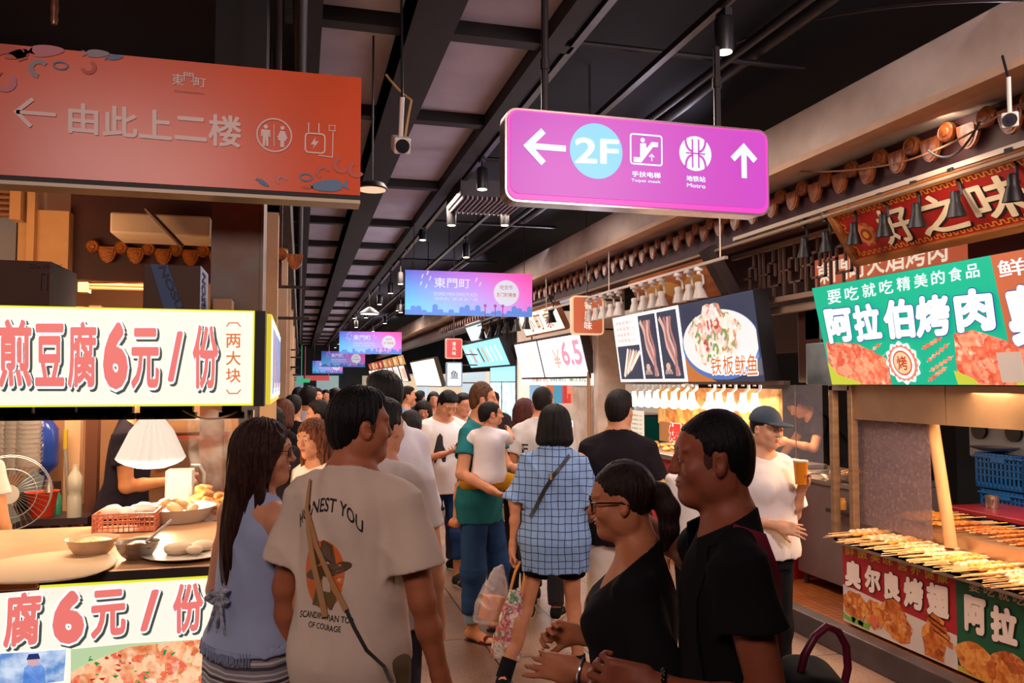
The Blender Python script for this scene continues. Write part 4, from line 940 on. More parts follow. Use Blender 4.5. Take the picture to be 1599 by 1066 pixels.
# counter
ct = 1.093
s6 = sign_root('counter_light_box', 'lit counter front with red price lettering and tofu picture', 'sign', (-.8, 2.99, .12))
MB().box((-1.9, 2.98, .1), (-.14, 3.06, ct-.035)).build('casing', flat('2a2622'), s6); fr = Fr((0, 2.978, 0), (1, 0, 0), (0, 0, 1)); 
slab(fr, rect(-1.9, .12, -.145, ct-.037), ylw, s6, 'yellow_edge', -.001, .001); slab(fr, rect(-1.9, .12, -.15, ct-.046), cream_l, s6, 'face_panel', 0, .001)
for ch, bx in (('腐', ((8, 926), (66, 922), (62, 1006), (5, 1012))), ('6', ((82, 923), (132, 919), (132, 1003), (82, 1007))), ('元', ((142, 922), (197, 918), (197, 990), (142, 998))), ('/', ((219, 922), (249, 919), (246, 982), (219, 986))), ('份', ((270, 912), (318, 907), (318, 983), (270, 990)))): price(ch, fr, *bx, s6, .06 if ch == '6' else .035)
pxt('豆', fr, (-55, 930), (0, 926), (-2, 1008), (-55, 1014), red_l, s6, weight=.035)
px_poly(fr, [(0, 1020), (104, 1013), (100, 1062), (0, 1075)], mat('photo_blue', '5a8ac8', em=.9, col2='c8dcf0', vscale=22), s6, 'printed_photo')
px_poly(fr, [(36, 1068), (38, 1042), (46, 1036), (62, 1034), (70, 1042), (72, 1066)], em('4a78b8', .8), s6, 'printed_cook'); c = fr.uv(53, 1030); slab(fr, disc(c[0], c[1], .018, 14), em('e0b0b0', .9), s6, 'printed_cook_face', .005); slab(fr, [(c[0]-.02, c[1]+.004), (c[0]+.02, c[1]+.004), (c[0]+.014, c[1]+.022), (c[0]-.014, c[1]+.022)], em('283c78', .8), s6, 'printed_cook_hat', .006)
px_poly(fr, [(111, 1013), (200, 1004), (337, 996), (337, 1110), (111, 1130)], em('c0d8a8', .9), s6, 'printed_picture')
px_poly(fr, [(111, 1050), (135, 1036), (165, 1024), (200, 1009), (270, 1001), (337, 996), (337, 1110), (111, 1130)], food('printed_tofu', ('a8402c', 'd07a48', 'f0c8a0', 'e8b080', 'd8583c', 'f8e4cc'), 26, em=.95, bump=0), s6, 'printed_tofu', .005)
r_ = random.Random(3)
for k in range(26): c = fr.uv(r_.uniform(140, 330), r_.uniform(1015, 1068)); slab(fr, [(c[0]+r_.uniform(-.012, .012), c[1]+r_.uniform(-.009, .009)) for _ in range(5)], em(r_.choice(('2c9a58', '3aa050', 'b83828')), .8), s6, 'printed_garnish', .007)
px_poly(fr, [(0, 912), (64, 908), (62, 920), (0, 925)], flat('241a16'), s6, 'dark_strip', .006)
# ---- 5 red timber-framed sign on the right
def tilted(BL, TL, X, ): b = PX(*BL, X); t = PY(*TL, b[1]); return Fr(b, (0, -1, 0), t-b), np.linalg.norm(t-b)
wood = mat('sign_timber', 'a5642c', rough=.45, col2='7c4620', vscale=6, stretch=(1, .3, 4))
fr, H = tilted((1338, 415), (1290, 330), 3.74); Wd = 1.9
s7 = sign_root('timber_framed_sign', 'red signboard with cream characters in a brown timber frame', 'sign', fr.pt(Wd/2, 0, -.05)); P_ = lambda u, v, w: fr.pt(u, v, w)
mb = MB(); fw = .05
for a in (rect(0, 0, Wd, fw), rect(0, H-fw, Wd, H), rect(0, 0, fw, H), rect(Wd-fw, 0, Wd, H)): mb.prism([P_(u, v, -.06) for u, v in a], fr.n*.085)
mb.build('frame', wood, s7, bevel=.006); slab(fr, rect(fw, fw, Wd-fw, H-fw), mat('sign_red', 'a81e18', rough=.45), s7, 'red_panel', -.02, .01)
gold = flat('e0a030'); crm = flat('f2dcb8'); e_ = fw+.028; 
def meander(u0, u1, v, hgt, horiz=True, flip=1):
    P = []; n = int((u1-u0)/.045); st = (u1-u0)/n
    for k in range(n):
        a = u0+k*st
        for x, y in ((0, -1), (0, 1), (.55, 1), (.55, -.2), (.3, -.2)): P.append((a+x*st, v+y*hgt*.5))
        P += [(a+.3*st, v-.2*hgt*.5), (a+.55*st, v-.2*hgt*.5), (a+.55*st, v+hgt*.5), (a+.8*st, v+hgt*.5), (a+.8*st, v-hgt*.5)]
    return P if horiz else [(y, x) for x, y in P]
def zig(u0, u1, v, hgt, horiz=True):
    P = []; n = int((u1-u0)/.05); st = (u1-u0)/n
    for k in range(n): a = u0+k*st; P += [(a, v-hgt/2), (a, v+hgt/2), (a+.42*st, v+hgt/2), (a+.58*st, v-hgt/2), (a+st*.98, v-hgt/2)]
    return P if horiz else [(y, x) for x, y in P]
for v in (fw+.025, H-fw-.025): stroke(fr, zig(fw+.02, Wd-fw-.02, v, .022), .0065, gold, s7, 'meander_border', -.008)
stroke(fr, zig(fw+.05, H-fw-.05, fw+.025, .022, False), .0065, gold, s7, 'meander_border', -.008)
c = (.235, H*.46); 
for k in range(16):
    t = 2*math.pi*k/16; slab(fr, disc(c[0]+.07*math.cos(t), c[1]+.07*math.sin(t), .02, 10), flat('d07a48' if k % 2 else 'c03828'), s7, 'emblem_petal', -.007)
slab(fr, disc(c[0], c[1], .068, 24), flat('d88a48'), s7, 'emblem_ring', -.005); slab(fr, disc(c[0], c[1], .045, 24), flat('b03020'), s7, 'emblem_disc', -.003); slab(fr, disc(c[0], c[1], .025, 16), gold, s7, 'emblem_centre', -.001)
for ch, u0, u1 in (('好', .38, .66), ('之', .70, 1.05), ('味', 1.10, 1.46)):
    text(ch, fr, (u0+.012, .09-.012, u1+.012, H-.10-.012), flat('1a1210'), s7, 'lettering_shadow', .02, -.006, ref=.02); text(ch, fr, (u0, .09, u1, H-.10), crm, s7, 'cream_lettering', .02, -.003)
# ---- 6 green and orange kebab sign
fr, H = tilted((1300, 600), (1268, 450), 3.6); Wg = fr.uv(1568, 500)[0]; wo = 1.15
s8 = sign_root('kebab_sign', 'green and orange lit sign with white characters above the skewer counter', 'sign', fr.pt(Wg/2, 0, 0))
MB().prism([fr.pt(u, v, -.07) for u, v in rect(0, 0, Wg+wo, H)], fr.n*.068).build('casing', flat('3a3430'), s8)
slab(fr, rect(0, 0, Wg, H), em('10b890', .9), s8, 'green_panel', 0, .001); slab(fr, rect(Wg, 0, Wg+wo, H), em('cc6a44', .9), s8, 'orange_panel', 0, .001)
lime = em('c8d040', .9); meat = food('printed_meat', ('a8382c', 'd86a4c', 'e89a78', 'c04a38', 'f0c0a0'), 16, em=.85, bump=0); wv = em('eef6fa', 1.0, 'kebab_white'); bo = em('3a5a98', .8)
def u(x): return fr.uv(*x)
px_poly(fr, [(1290, 534), (1338, 536), (1385, 560), (1393, 600), (1300, 600)], meat, s8, 'printed_meat', .002)
px_poly(fr, [(1293, 565), (1310, 585), (1345, 597), (1345, 600), (1300, 600)], lime, s8, 'printed_leaf', .003)
slab(fr, [u((1490, 520)), u((1520, 515)), (Wg, H*.34), (Wg, 0), u((1497, 600))], meat, s8, 'printed_meat', .002)
px_poly(fr, [(1497, 600), (1490, 578), (1520, 590), (1530, 600)], lime, s8, 'printed_leaf', .003)
for (a, b) in (((1345, 560), (1378, 535)), ((1350, 585), (1383, 552)), ((1440, 545), (1473, 525)), ((1448, 565), (1484, 535)), ((1452, 580), (1490, 555)), ((1450, 595), (1480, 572))):
    stroke(fr, [u(a), u(b)], .004, em('e8d8a8', .8), s8, 'printed_stick', .004)
    for t in (.15, .32, .5, .67, .84): c = np.array(u(a))*(1-t)+np.array(u(b))*t; slab(fr, disc(c[0], c[1], .016, 9, .013), meat, s8, 'printed_skewer_meat', .005)
c = u((1411, 566)); P = []
for k in range(48): t = 2*math.pi*k/48; r = .135*(1+.08*math.cos(t*12)); P.append((c[0]+r*math.cos(t), c[1]+r*.95*math.sin(t)))
slab(fr, P, wv, s8, 'flame_badge', .006); P = [(c[0]+(.115+.012*(k % 2))*math.cos(2*math.pi*k/40), c[1]+(.105+.012*(k % 2))*math.sin(2*math.pi*k/40)) for k in range(40)]
slab(fr, P, em('e88a68', .9), s8, 'flame_ring', .007); slab(fr, disc(c[0], c[1], .098, 32), wv, s8, 'badge_inner', .008); slab(fr, disc(c[0], c[1], .078, 32), em('d8583c', .9), s8, 'badge_disc', .009); slab(fr, disc(c[0], c[1], .068, 32), em('f0d0a0', .9), s8, 'badge_centre', .010)
text('烤', fr, (c[0]-.042, c[1]-.045, c[0]+.042, c[1]+.045), em('c84830', .9), s8, weight=.02, lift=.012)
for i, ch in enumerate('要吃就吃精美的食品'):
    x = 1292+i*27; y = 466-i*5.0; pxt(ch, fr, (x, y-12), (x+21, y-16), (x+23, y+6), (x+2, y+9), wv, s8, 'white_lettering', weight=.012)
def kb(ch, q, ot=.0):
    Q = pxquad(fr, *q); text(ch, fr, None, bo, s8, 'blue_outline', .070, .0125, quad=Q, ref=.05); text(ch, fr, None, wv, s8, 'white_lettering', .052, .0135, quad=Q, ref=.06)
kb('阿', ((1287, 482), (1330, 477), (1338, 532), (1298, 537))); kb('拉', ((1331, 476), (1374, 470), (1382, 530), (1340, 534))); kb('伯', ((1378, 468), (1427, 463), (1434, 527), (1386, 530))); kb('烤', ((1430, 462), (1484, 456), (1490, 522), (1434, 528))); kb('肉', ((1489, 452), (1551, 446), (1560, 515), (1498, 520)))
Q = [(Wg+.04, H*.30), (Wg+.30, H*.30), (Wg+.28, H*.75), (Wg+.02, H*.75)]; text('奥', fr, None, bo, s8, 'blue_outline', .085, .0125, quad=Q, ref=.06); text('奥', fr, None, wv, s8, 'white_lettering', .068, .0135, quad=Q, ref=.06)
text('尔', fr, (Wg+.36, H*.3, Wg+.62, H*.75), wv, s8, 'white_lettering', .06, .0135); text('鲜嫩美味', fr, (Wg+.03, H*.82, Wg+.7, H*.95), wv, s8, 'white_lettering', .012)
slab(fr, [(Wg, 0), (Wg+wo, 0), (Wg+wo, H*.25), (Wg+.3, H*.3), (Wg, H*.32)], meat, s8, 'printed_meat', .002); slab(fr, [(Wg, 0), (Wg+.25, 0), (Wg+.1, H*.1), (Wg, H*.14)], lime, s8, 'printed_leaf', .003)
c = u((1578, 575)); tag(slab(fr, rect(c[0]-.05, c[1]-.07, c[0]+.10, c[1]+.09), mat('paper_notice', 'd8ccc0', em=.25), None, 'paper_notice', .02), 'white paper notice stuck low on the orange part of the kebab sign', 'notice')
# pinkish sign peeping out above the green one
q = PX(1276, 430, 4.1); q2 = PX(1455, 400, 4.1)
s9 = sign_root('stall_name_sign', 'salmon red sign with cream characters peeping over the green sign', 'sign', (4.1, q[1]-.5, 2.5)); fr9 = Fr((4.08, q[1], 2.45), (0, -1, 0), (0, 0, 1))
MB().box((4.08, q[1]-1.5, 2.38), (4.14, q[1], 2.72)).build('face_panel', em('c05a3c', .8), s9); text('東門町火焰烤肉', fr9, (.03, .06, 1.4, .24), em('f0dcc0', .9), s9, weight=.02)
# ---- 7 squid sign
fr, H = tilted((970, 596), (957, 497), 3.70); W7 = abs(fr.uv(1194, 591)[0])
s10 = sign_root('squid_sign', 'lit dark blue sign with skewers and a plate of squid', 'sign', fr.pt(W7/2, 0, 0))
MB().prism([fr.pt(u, v, -.14) for u, v in rect(0, 0, W7, H)], fr.n*.138).build('casing', flat('14141c'), s10)
nv = em('3c4258', .8); wh = em('fff8f0', 1.6)
slab(fr, rect(0, 0, W7, H), nv, s10, 'face_panel', 0, .001); x1_, x2_, x3_ = [fr.uv(p, 560)[0] for p in (1003, 1033, 1068)]
for a, b in ((0, .03), (x1_-.02, x1_+.02), (x2_-.02, x2_+.02), (x3_-.03, x3_+.03)): slab(fr, rect(a, 0, b, H), wh, s10, 'white_divider', .003)
slab(fr, rect(0, 0, x3_, .03), wh, s10, 'white_divider', .003); slab(fr, rect(0, H-.03, x3_, H), wh, s10, 'white_divider', .003)
slab(fr, rect(0, H*.55, x1_*.98, H-.02), em('fff4ee', 1.3), s10, 'price_paper', .005)
for k in range(4): text('铁板鱿鱼5元', fr, (.08, H*(.60+.09*k), x1_*.88, H*(.60+.09*k)+.045), em('c85a50', .8), s10, lift=.007)
rs = em('d8b0a0', 1.0); rp = em('b87a78', .9); r_ = random.Random(8)
for k in range(5):
    a = (.15+.05*k, .06+.02*k); b = (x1_*.5+.08*k, H*.5-.01*k); stroke(fr, [a, b], .045, rs if k % 2 else em('f0e0d0', 1.1), s10, 'printed_tentacle', .006)
for xa, xb in ((x1_, x2_), (x2_, x3_)):
    for k in range(4):
        w = xb-xa; P = []; u0 = xa+w*(.15+.17*k); u1 = xa+w*.72
        for t in np.linspace(0, 1, 9): P.append((u0+(u1-u0)*t+.03*math.sin(t*9+k), H*.88-H*.8*t))
        stroke(fr, P, .05*(1.15-.1*k), (rs, rp)[k % 2], s10, 'printed_skewer', .006+.001*k)
    c = (xa+(xb-xa)*.30, H*.17)
    slab(fr, disc(c[0], c[1]+.03, .05, 12, .04), rs, s10, 'printed_octopus', .006)
    for k in range(5): stroke(fr, [(c[0]-.05+.025*k, c[1]), (c[0]-.08+.04*k, c[1]-.05)], .018, rs, s10, 'printed_octopus', .006)
cp = fr.uv(1134, 551); rx = (fr.uv(1192, 551)[0]-fr.uv(1068, 551)[0])*.5; cu = (fr.uv(1192, 551)[0]+fr.uv(1068, 551)[0])*.5
slab(fr, [(x3_+.03, 0), (x3_+.03, H*.45), (x3_+.3, H*.12), (x3_+.6, 0)], em('c8783c', .9), s10, 'printed_table', .002)
slab(fr, [(min(x, W7-.02), max(y, .02)) for x, y in disc(cu, H*.44, rx, 48, H*.42)], em('5a78b8', .9), s10, 'plate_rim', .004)
slab(fr, [(min(x, W7-.02), max(y, .02)) for x, y in disc(cu, H*.47, rx*.96, 48, H*.39)], em('f6f2f0', .9), s10, 'plate', .006)
fs = food('printed_squid', ('c04838', 'f0d0c0', 'fff0e8', 'd88878', '7a9a58', 'f8e8e0', 'e8c0b0'), 11, em=.75, bump=0); P = []
for k in range(40): t = 2*math.pi*k/40; r = 1+.10*math.sin(5*t)+.07*math.sin(11*t); P.append((cu+rx*.62*r*math.cos(t)-.05, H*.56+H*.36*r*math.sin(t)))
slab(fr, P, fs, s10, 'printed_squid', .008)
for k in range(26):
    a = r_.uniform(0, 6.28); q_ = r_.uniform(.1, .8); c = (cu-.05+rx*.6*q_*math.cos(a), H*.56+H*.33*q_*math.sin(a)); an = r_.uniform(0, 3.1)
    stroke(fr, [(c[0]+.09*math.cos(an+t*1.2)*t, c[1]+.09*math.sin(an+t*1.2)*t) for t in (-1, -.5, 0, .5, 1)], .03, em(r_.choice(('fff0ea', 'e8a898', 'c8584a', 'f8dcd0', '8aa868')), .8), s10, 'printed_squid_strip', .010+.0004*k)
for i, ch in enumerate('铁板鱿鱼'):
    x = 1113+i*19; Q = pxquad(fr, (x, 556-i*1.2), (x+17, 555-i*1.2), (x+18, 584), (x+1, 585)); text(ch, fr, None, wh, s10, 'white_outline', .06, .024, quad=Q, ref=.015); text(ch, fr, None, em('d87840', .95), s10, 'orange_lettering', .015, .026, quad=Q)
# ---- 8 carved timber board above it
fr, H = tilted((1005, 486), (980, 441), 3.66); W8 = fr.uv(1133, 459)[0]
s11 = sign_root('carved_board', 'tilted golden timber board with carved fish beneath the eave', 'sign', fr.pt(W8/2, 0, 0)); gw = mat('golden_timber', 'c8743a', rough=.4, col2='a0582a', vscale=5, stretch=(1, .3, 4))
MB().prism([fr.pt(u, v, -.05) for u, v in rect(0, 0, W8, H)], fr.n*.05).build('board', gw, s11); MB().prism([fr.pt(u, v, -.08) for u, v in rect(W8, -.03, W8+.12, H+.08)], fr.n*.12).build('end_trim', flat('2a1812'), s11)
for k in range(3): fish(fr, (W8*(.25+.25*k), H*.45), .55, 10*(-1)**k, mat('carving_gold', 'e0a850', rough=.35), s11, .003, 'carved_fish')
# ---- 9 small hanging shop sign facing us
def facing(Y, tl, br, lab, face, rim, chars, cm, name='hanging_shop_sign', wt=.02, rimw=.02):
    p, q = PY(*tl, Y), PY(*br, Y); r = sign_root(name, lab, 'sign', ((p[0]+q[0])/2, Y, q[2])); f_ = Fr((p[0], Y, q[2]), (1, 0, 0), (0, 0, 1)); w = q[0]-p[0]; h = p[2]-q[2]
    MB().prism([f_.pt(u, v, -.08) for u, v in rrect(0, 0, w, h, min(w, h)*.12)], f_.n*.08).build('rim', rim, r); slab(f_, rrect(rimw, rimw, w-rimw, h-rimw, min(w, h)*.08), face, r, 'face_panel', .001)
    n = len(chars)
    for i, ch in enumerate(chars): hh = (h-.1)/max(n, 1); s_ = min(hh*.8, w*.5); cy_ = h-.05-hh*(i+.5); text(ch, f_, (w/2-s_/2, cy_-s_/2, w/2+s_/2, cy_+s_/2), cm, r, weight=wt, lift=.006)
    MB().box(((p[0]+q[0])/2-.006, Y+.03, p[2]-.01), ((p[0]+q[0])/2+.006, Y+.042, 4.15)).box((q[0], Y-.05, p[2]-.06), (q[0]+.25, Y-.03, p[2]-.04)).box((q[0], Y-.05, q[2]+.06), (q[0]+.25, Y-.03, q[2]+.08)).build('wall_bracket', met, r); return r
facing(9.3, (893, 461), (943, 523), 'orange vertical sign with cream rim beside the plaster column', em('c8603c', .85), em('f0b890', 1.0), '香风味', em('f8e8d8', .95))
facing(13.2, (696, 528), (722, 560), 'small red vertical sign beside the cyan menu board', em('c8403c', .9), em('d89a80', .8), '香风味', em('f0d8c8', .95))
facing(13.4, (697, 565), (722, 604), 'small white poster box under the red vertical sign', em('e8ecf0', 1.1), em('8898a8', .7), '鱼', em('5a6878', .8))
# ---- 10 tea stall signs
def tilt_box(BL, TL, BRx, X, lab, face, rim, name='menu_light_box', cat='menu sign', th=.12, rimw=.03):
    f_, H_ = tilted(BL, TL, X); w = f_.uv(BRx, BL[1])[0]; r = sign_root(name, lab, cat, f_.pt(w/2, 0, 0))
    MB().prism([f_.pt(u, v, -th) for u, v in rect(0, 0, w, H_)], f_.n*(th-.002)).build('casing', rim, r); slab(f_, rect(rimw, rimw, w-rimw, H_-rimw), face, r, 'face_panel', 0, .002); return f_, H_, w, r
dk = flat('2c1c18')
f_, H_, w_, r_0 = tilt_box((822, 527), (806, 492), 890, 3.66, 'white timber edged shop sign with three brown brush characters', em('f6ead8', 1.25), mat('sign_timber2', '9a6038', rough=.5), 'timber_shop_sign', 'sign', .08)
for i, ch in enumerate('小町家'): text(ch, f_, (w_*(.2+.22*i), H_*.18, w_*(.2+.22*i)+.33, H_*.8), em('b0682c', .8), r_0, weight=.01)
f_, H_, w_, r_0 = tilt_box((815, 592), (802, 536), 922, 3.68, 'overexposed white menu light box with pink price figures', em('fff6f2', 2.2), dk)
slab(f_, rect(w_*.40, 0, w_*.42, H_), dk, r_0, 'divider', .004); text('6.5', f_, (w_*.72, H_*.3, w_*.97, H_*.85), em('e890a8', 1.2), r_0, weight=.03); text('¥', f_, (w_*.60, H_*.25, w_*.70, H_*.7), em('e0a898', 1.3), r_0, weight=.02)
for k in range(3): slab(f_, rect(w_*(.12+.09*k), H_*.25, w_*(.12+.09*k)+.08, H_*.7), em('f0c8a8', 1.6), r_0, 'printed_drink', .004)
q = PX(815, 602, 3.7); q2 = PX(925, 602, 3.7); f_ = Fr((3.69, q[1], 1.70), (0, -1, 0), (0, 0, 1)); r_0 = sign_root('price_strip', 'white price strip with red and green lettering below the menu box', 'sign', (3.7, (q[1]+q2[1])/2, 1.7)); w_ = q[1]-q2[1]
MB().box((3.695, q2[1], 1.68), (3.72, q[1], 1.84)).build('strip', em('f8ece0', 1.2), r_0); text('柠檬水 5元', f_, (w_*.2, .03, w_*.45, .12), em('d8604c', .9), r_0, weight=.02, lift=.004); text('原味奶茶5元', f_, (w_*.48, .03, w_*.70, .12), em('4a9a9a', .9), r_0, weight=.02, lift=.004); text('果汁5元', f_, (w_*.74, .03, w_*.94, .12), em('4a8a4a', .9), r_0, weight=.02, lift=.004)
f_, H_, w_, r_0 = tilt_box((736, 576), (720, 538), 800, 3.68, 'cyan lit menu board with pictures of snacks', em('9ae0f0', 1.25), flat('1c1a20'))
for k in range(8): stroke(f_, [(w_*(.10+.105*k), H_*.75), (w_*(.14+.105*k), H_*.22)], .11, em(('eafcff', 'c87850', 'f4fbff', '3a4048', 'd89468', 'eefaff', 'd0f0f8', 'f0fcff')[k], 1.2), r_0, 'printed_snack', .004)
f_, H_, w_, r_0 = tilt_box((651, 603), (640, 565), 690, 3.68, 'pale cream menu light box beyond the white poster', em('fbf6e4', 1.5), flat('6a5a48')); stroke(f_, [(w_*.5, H_*.6), (w_*.5, H_*.85)], .05, em('e08a68', 1.2), r_0, 'printed_drink', .004)
f_, H_, w_, r_0 = tilt_box((737, 536), (724, 506), 765, 3.64, 'small tilted white sign behind dark spotlights', em('dff0fa', 1.1), mat('sign_timber2'), 'timber_shop_sign', 'sign', .08)
# far shops on the right, then on the left
rf = random.Random(11)
for i in range(8):
    Y0 = 28.4+i*1.9; top = 2.5+rf.uniform(-.08, .1); c1 = rf.choice(('fff4e4', 'f8e0c8', 'dff0fa', 'ffe8d0', 'f8d8d0')); f_ = Fr((3.72, Y0+1.6, 1.75), (0, -1, 0), (-.25, 0, .8))
    r_0 = sign_root('shop_light_box', ('pale lit menu box among the distant shops on the right', 'warm lit menu box among the distant shops on the right')[i % 2], 'menu sign', (3.7, Y0+.8, 1.75), 'distant menu boxes on the right')
    MB().prism([f_.pt(u, v, -.1) for u, v in rect(0, 0, 1.6, .62)], f_.n*.098).build('casing', dk, r_0); slab(f_, rect(.02, .02, 1.58, .60), em(c1, 1.3), r_0, 'face_panel')
    for k in range(4): slab(f_, rect(.15+.35*k, .12, .35+.35*k, .5), em(rf.choice(('e89858', 'd86a50', 'c8b0e0', 'f0c080')), 1.0), r_0, 'printed_snack', .005)
    f2_ = Fr((3.6, Y0+1.5, 2.35), (0, -1, 0), (-.2, 0, .6)); r_1 = sign_root('shop_plaque', 'orange or red lit plaque above a distant shop on the right', 'sign', (3.6, Y0+.8, 2.45), 'distant plaques on the right')
    MB().prism([f2_.pt(u, v, -.05) for u, v in rect(0, 0, 1.3, .36)], f2_.n*.05).build('board', em(rf.choice(('c8502c', 'd88040', 'b83a2c', 'e0a060')), .8), r_1); text(rf.choice(('小吃', '香烤', '美食', '奶茶')), f2_, (.3, .06, 1.0, .3), em('f8e0b8', .9), r_1, weight=.02)
for i, (Y, tl, br, fc, ch) in enumerate(((6.0, (411, 437), (426, 512), 'd8583c', '小吃'), (11, (431, 540), (440, 566), 'd04838', '烤'), (14, (432, 568), (444, 580), 'c84038', ''), (17, (431, 582), (446, 590), 'e8a080', ''), (21, (433, 590), (447, 594), 'c84038', ''))):
    facing(Y, tl, br, ('tall orange sign with glowing rim just past the grey column', 'small red hanging sign beyond the tall orange sign', 'small wide red sign on the left side of the hall', 'pale salmon sign strip on the left side of the hall', 'lowest tiny red sign strip on the left side of the hall')[i], em(fc, .9), em('ffc8a0', 1.2), ch, em('fbe0c8', 1), rimw=.012)

# ================================================================= stalls and fixtures
steel = mat('brushed_steel', 'b4aaa2', rough=.32, metal=.85, var=.12, vscale=5, stretch=(1, 1, 6)); dsteel = mat('dark_steel', '4a4444', rough=.4, metal=.7, var=.2, vscale=6)
blackm = mat('black_metal', '131013', rough=.45, metal=.2); plastic_w = mat('white_plastic', 'd8d2c8', rough=.4)
glow = em('ffe8c0', 9, 'lamp_glow'); glow2 = em('fff4e6', 6, 'lamp_glow_soft')
# ---- ceiling track spotlights
def spotfix(L_=.40):
    t = empty('track_spotlight', (0, 0, 0), 0, 'x', 'spotlight')
    MB().lathe([(.030, 0), (.047, .004), (.050, .02), (.050, .17), (.040, .19), (.012, .195)], (0, 0, 0), (0, 0, 1), 20).build('housing', blackm, t, True)
    MB().lathe([(.040, -.001), (.040, .006)], (0, 0, 0), (0, 0, 1), 20).build('lamp_face', glow, t, False); MB().tube([(0, 0, .19), (0, 0, L_)], .010, 8).box((-.02, -.05, L_-.04), (.02, .05, L_)).build('stem', blackm, t)
    return t
sp = spotfix(); used = [False]
spots = [((1131, 82), 2.12, 'black cylinder spotlight lit above the purple sign'), ((753, 296), 1.5, 'black cylinder spotlight with warm lamp left of the purple sign'), ((705, 352), 1.5, 'black cylinder spotlight hanging below the ceiling vent'), ((788, 352), 2.12, 'black cylinder spotlight just under the left corner of the purple sign'), ((728, 402), 2.12, 'black spotlight right above the nearest gradient banner'), ((610, 458), 1.5, 'small lit spotlight left of the nearest gradient banner'), ((621, 485), 2.12, 'small spotlight low above the second gradient banner'), ((553, 497), 1.5, 'tiny lit spotlight above the second banner on its left'), ((660, 375), 1.5, 'unlit looking spotlight left of the spotlight under the vent')]
for (px, py), z, lab in spots:
    q = PX(px, py, z); o = spotfix(3.66-q[2]); o.location = tuple(q); o['label'] = lab; lamp('spot_light', 'SPOT', (q[0], q[1], q[2]-.02), 45, (1, .76, .55), .04, (q[0]-.1, q[1]-.3, 0), 75, o)
for k in range(16):
    q = (2.12 if k % 2 else 1.5, 12.5+1.7*k, 3.25); o = inst(sp, used, q, 0, 'distant black spotlight on the tracks down the hall'); o['group'] = 'distant track spotlights'
pass
pass
q = PZ(577, 490, 3.1); r_ = empty('pendant_lamp', tuple(q), 0, 'round white lit pendant lamp above the second gradient banner', 'lamp'); MB().lathe([(.20, 0), (.20, .02), (.06, .12), (.02, .14)], q, (0, 0, 1), 24).build('shade', blackm, r_, True); MB().lathe([(.18, -.004), (.18, .0)], q, (0, 0, 1), 24).build('lamp_face', em('e8f4ff', 4), r_); MB().tube([q+[0, 0, .13], q+[0, 0, .9]], .006, 6).build('cord', blackm, r_)
q = PD(581, 296, 4.6); r_ = empty('dish_lamp', tuple(q), 0, 'round white dish lamp seen beside the orange sign corner', 'lamp'); MB().lathe([(.085, 0), (.09, .006), (.07, .035), (.02, .05)], q, (0, 0, 1), 24).build('shade', blackm, r_, True); MB().lathe([(.078, -.004), (.078, .001)], q, (0, 0, 1), 24).build('lamp_face', em('f0c8a8', 1.0), r_); MB().tube([q+[0, 0, .04], q+[0, 0, 1.4]], .006, 6).build('stem', blackm, r_)
# air vent
q = PZ(758, 316, 3.5); vt = empty('air_vent', tuple(q), 0, 'slatted dark air vent near the ceiling left of the purple sign', 'vent')
MB().box((q[0]-.3, q[1]-.25, 3.50), (q[0]+.38, q[1]+.5, 3.66)).build('duct_box', mat('vent_dark', '3a3234'), vt); mb = MB()
for k in range(14): mb.box((q[0]-.28+.047*k, q[1]-.24, 3.47), (q[0]-.265+.047*k, q[1]+.46, 3.50))
mb.build('slat', mat('vent_slat', '8a7c7a', rough=.5), vt)
# security cameras
def seccam(q, aim, lab, sc=1.0):
    t = empty('security_camera', tuple(q), 0, lab, 'camera'); q = Vector(q); d = (Vector(aim)-q).normalized(); M = d.to_track_quat('-Y', 'Z').to_matrix().to_4x4(); M.translation = q
    V = [tuple(M @ Vector((x*sc, y*sc, z*sc))) for x, y, z in ((-.035, -.07, -.035), (.035, -.07, -.035), (.035, .10, -.03), (-.035, .10, -.03), (-.035, -.07, .035), (.035, -.07, .035), (.035, .10, .035), (-.035, .10, .035))]
    MB().hexa(V).build('housing', plastic_w, t, bevel=.008*sc); f_ = M @ Vector((0, -.071*sc, 0))
    MB().lathe([(.030*sc, 0), (.030*sc, .004*sc)], f_, d, 20).build('lens_plate', blackm, t); MB().lathe([(.012*sc, 0), (.012*sc, .008*sc)], f_, d, 16).build('lens', mat('lens', '2a2a3a', rough=.1), t)
    for a in (45, 135, 225, 315): pass
    MB().tube([M @ Vector((0, .03, .035*sc)), M @ Vector((0, .03, .16*sc)), M @ Vector((0, .03, .20*sc)), ], .010*sc, 8).build('bracket', plastic_w, t); MB().tube([M @ Vector((0, .03, .19*sc)), Vector((q.x, q.y+.03, 3.62 if q.x < 2 else 3.26))], .006, 8).build('mount_rod', blackm, t); return t
q = PD(626, 226, 3.7); seccam(q, CAM+np.array([.4, 0, -.3]), 'white bullet security camera hanging from the ceiling beam', 1.05)
cable([((q[0]+.02, q[1], q[2]+.04), (q[0]+.05, q[1]+.02, q[2]+.22), -.01), ((q[0]+.05, q[1]+.02, q[2]+.22), (q[0]-.06, q[1]+.1, q[2]+.36), .01)], .006, mat('camera_cable', 'b08a58'), 'cable', 'tan cable curling above the ceiling security camera')
q = PD(1577, 188, 3.75); seccam(q, CAM+np.array([0, 0, .2]), 'boxy white security camera under the cream beam at top right', 1.0)
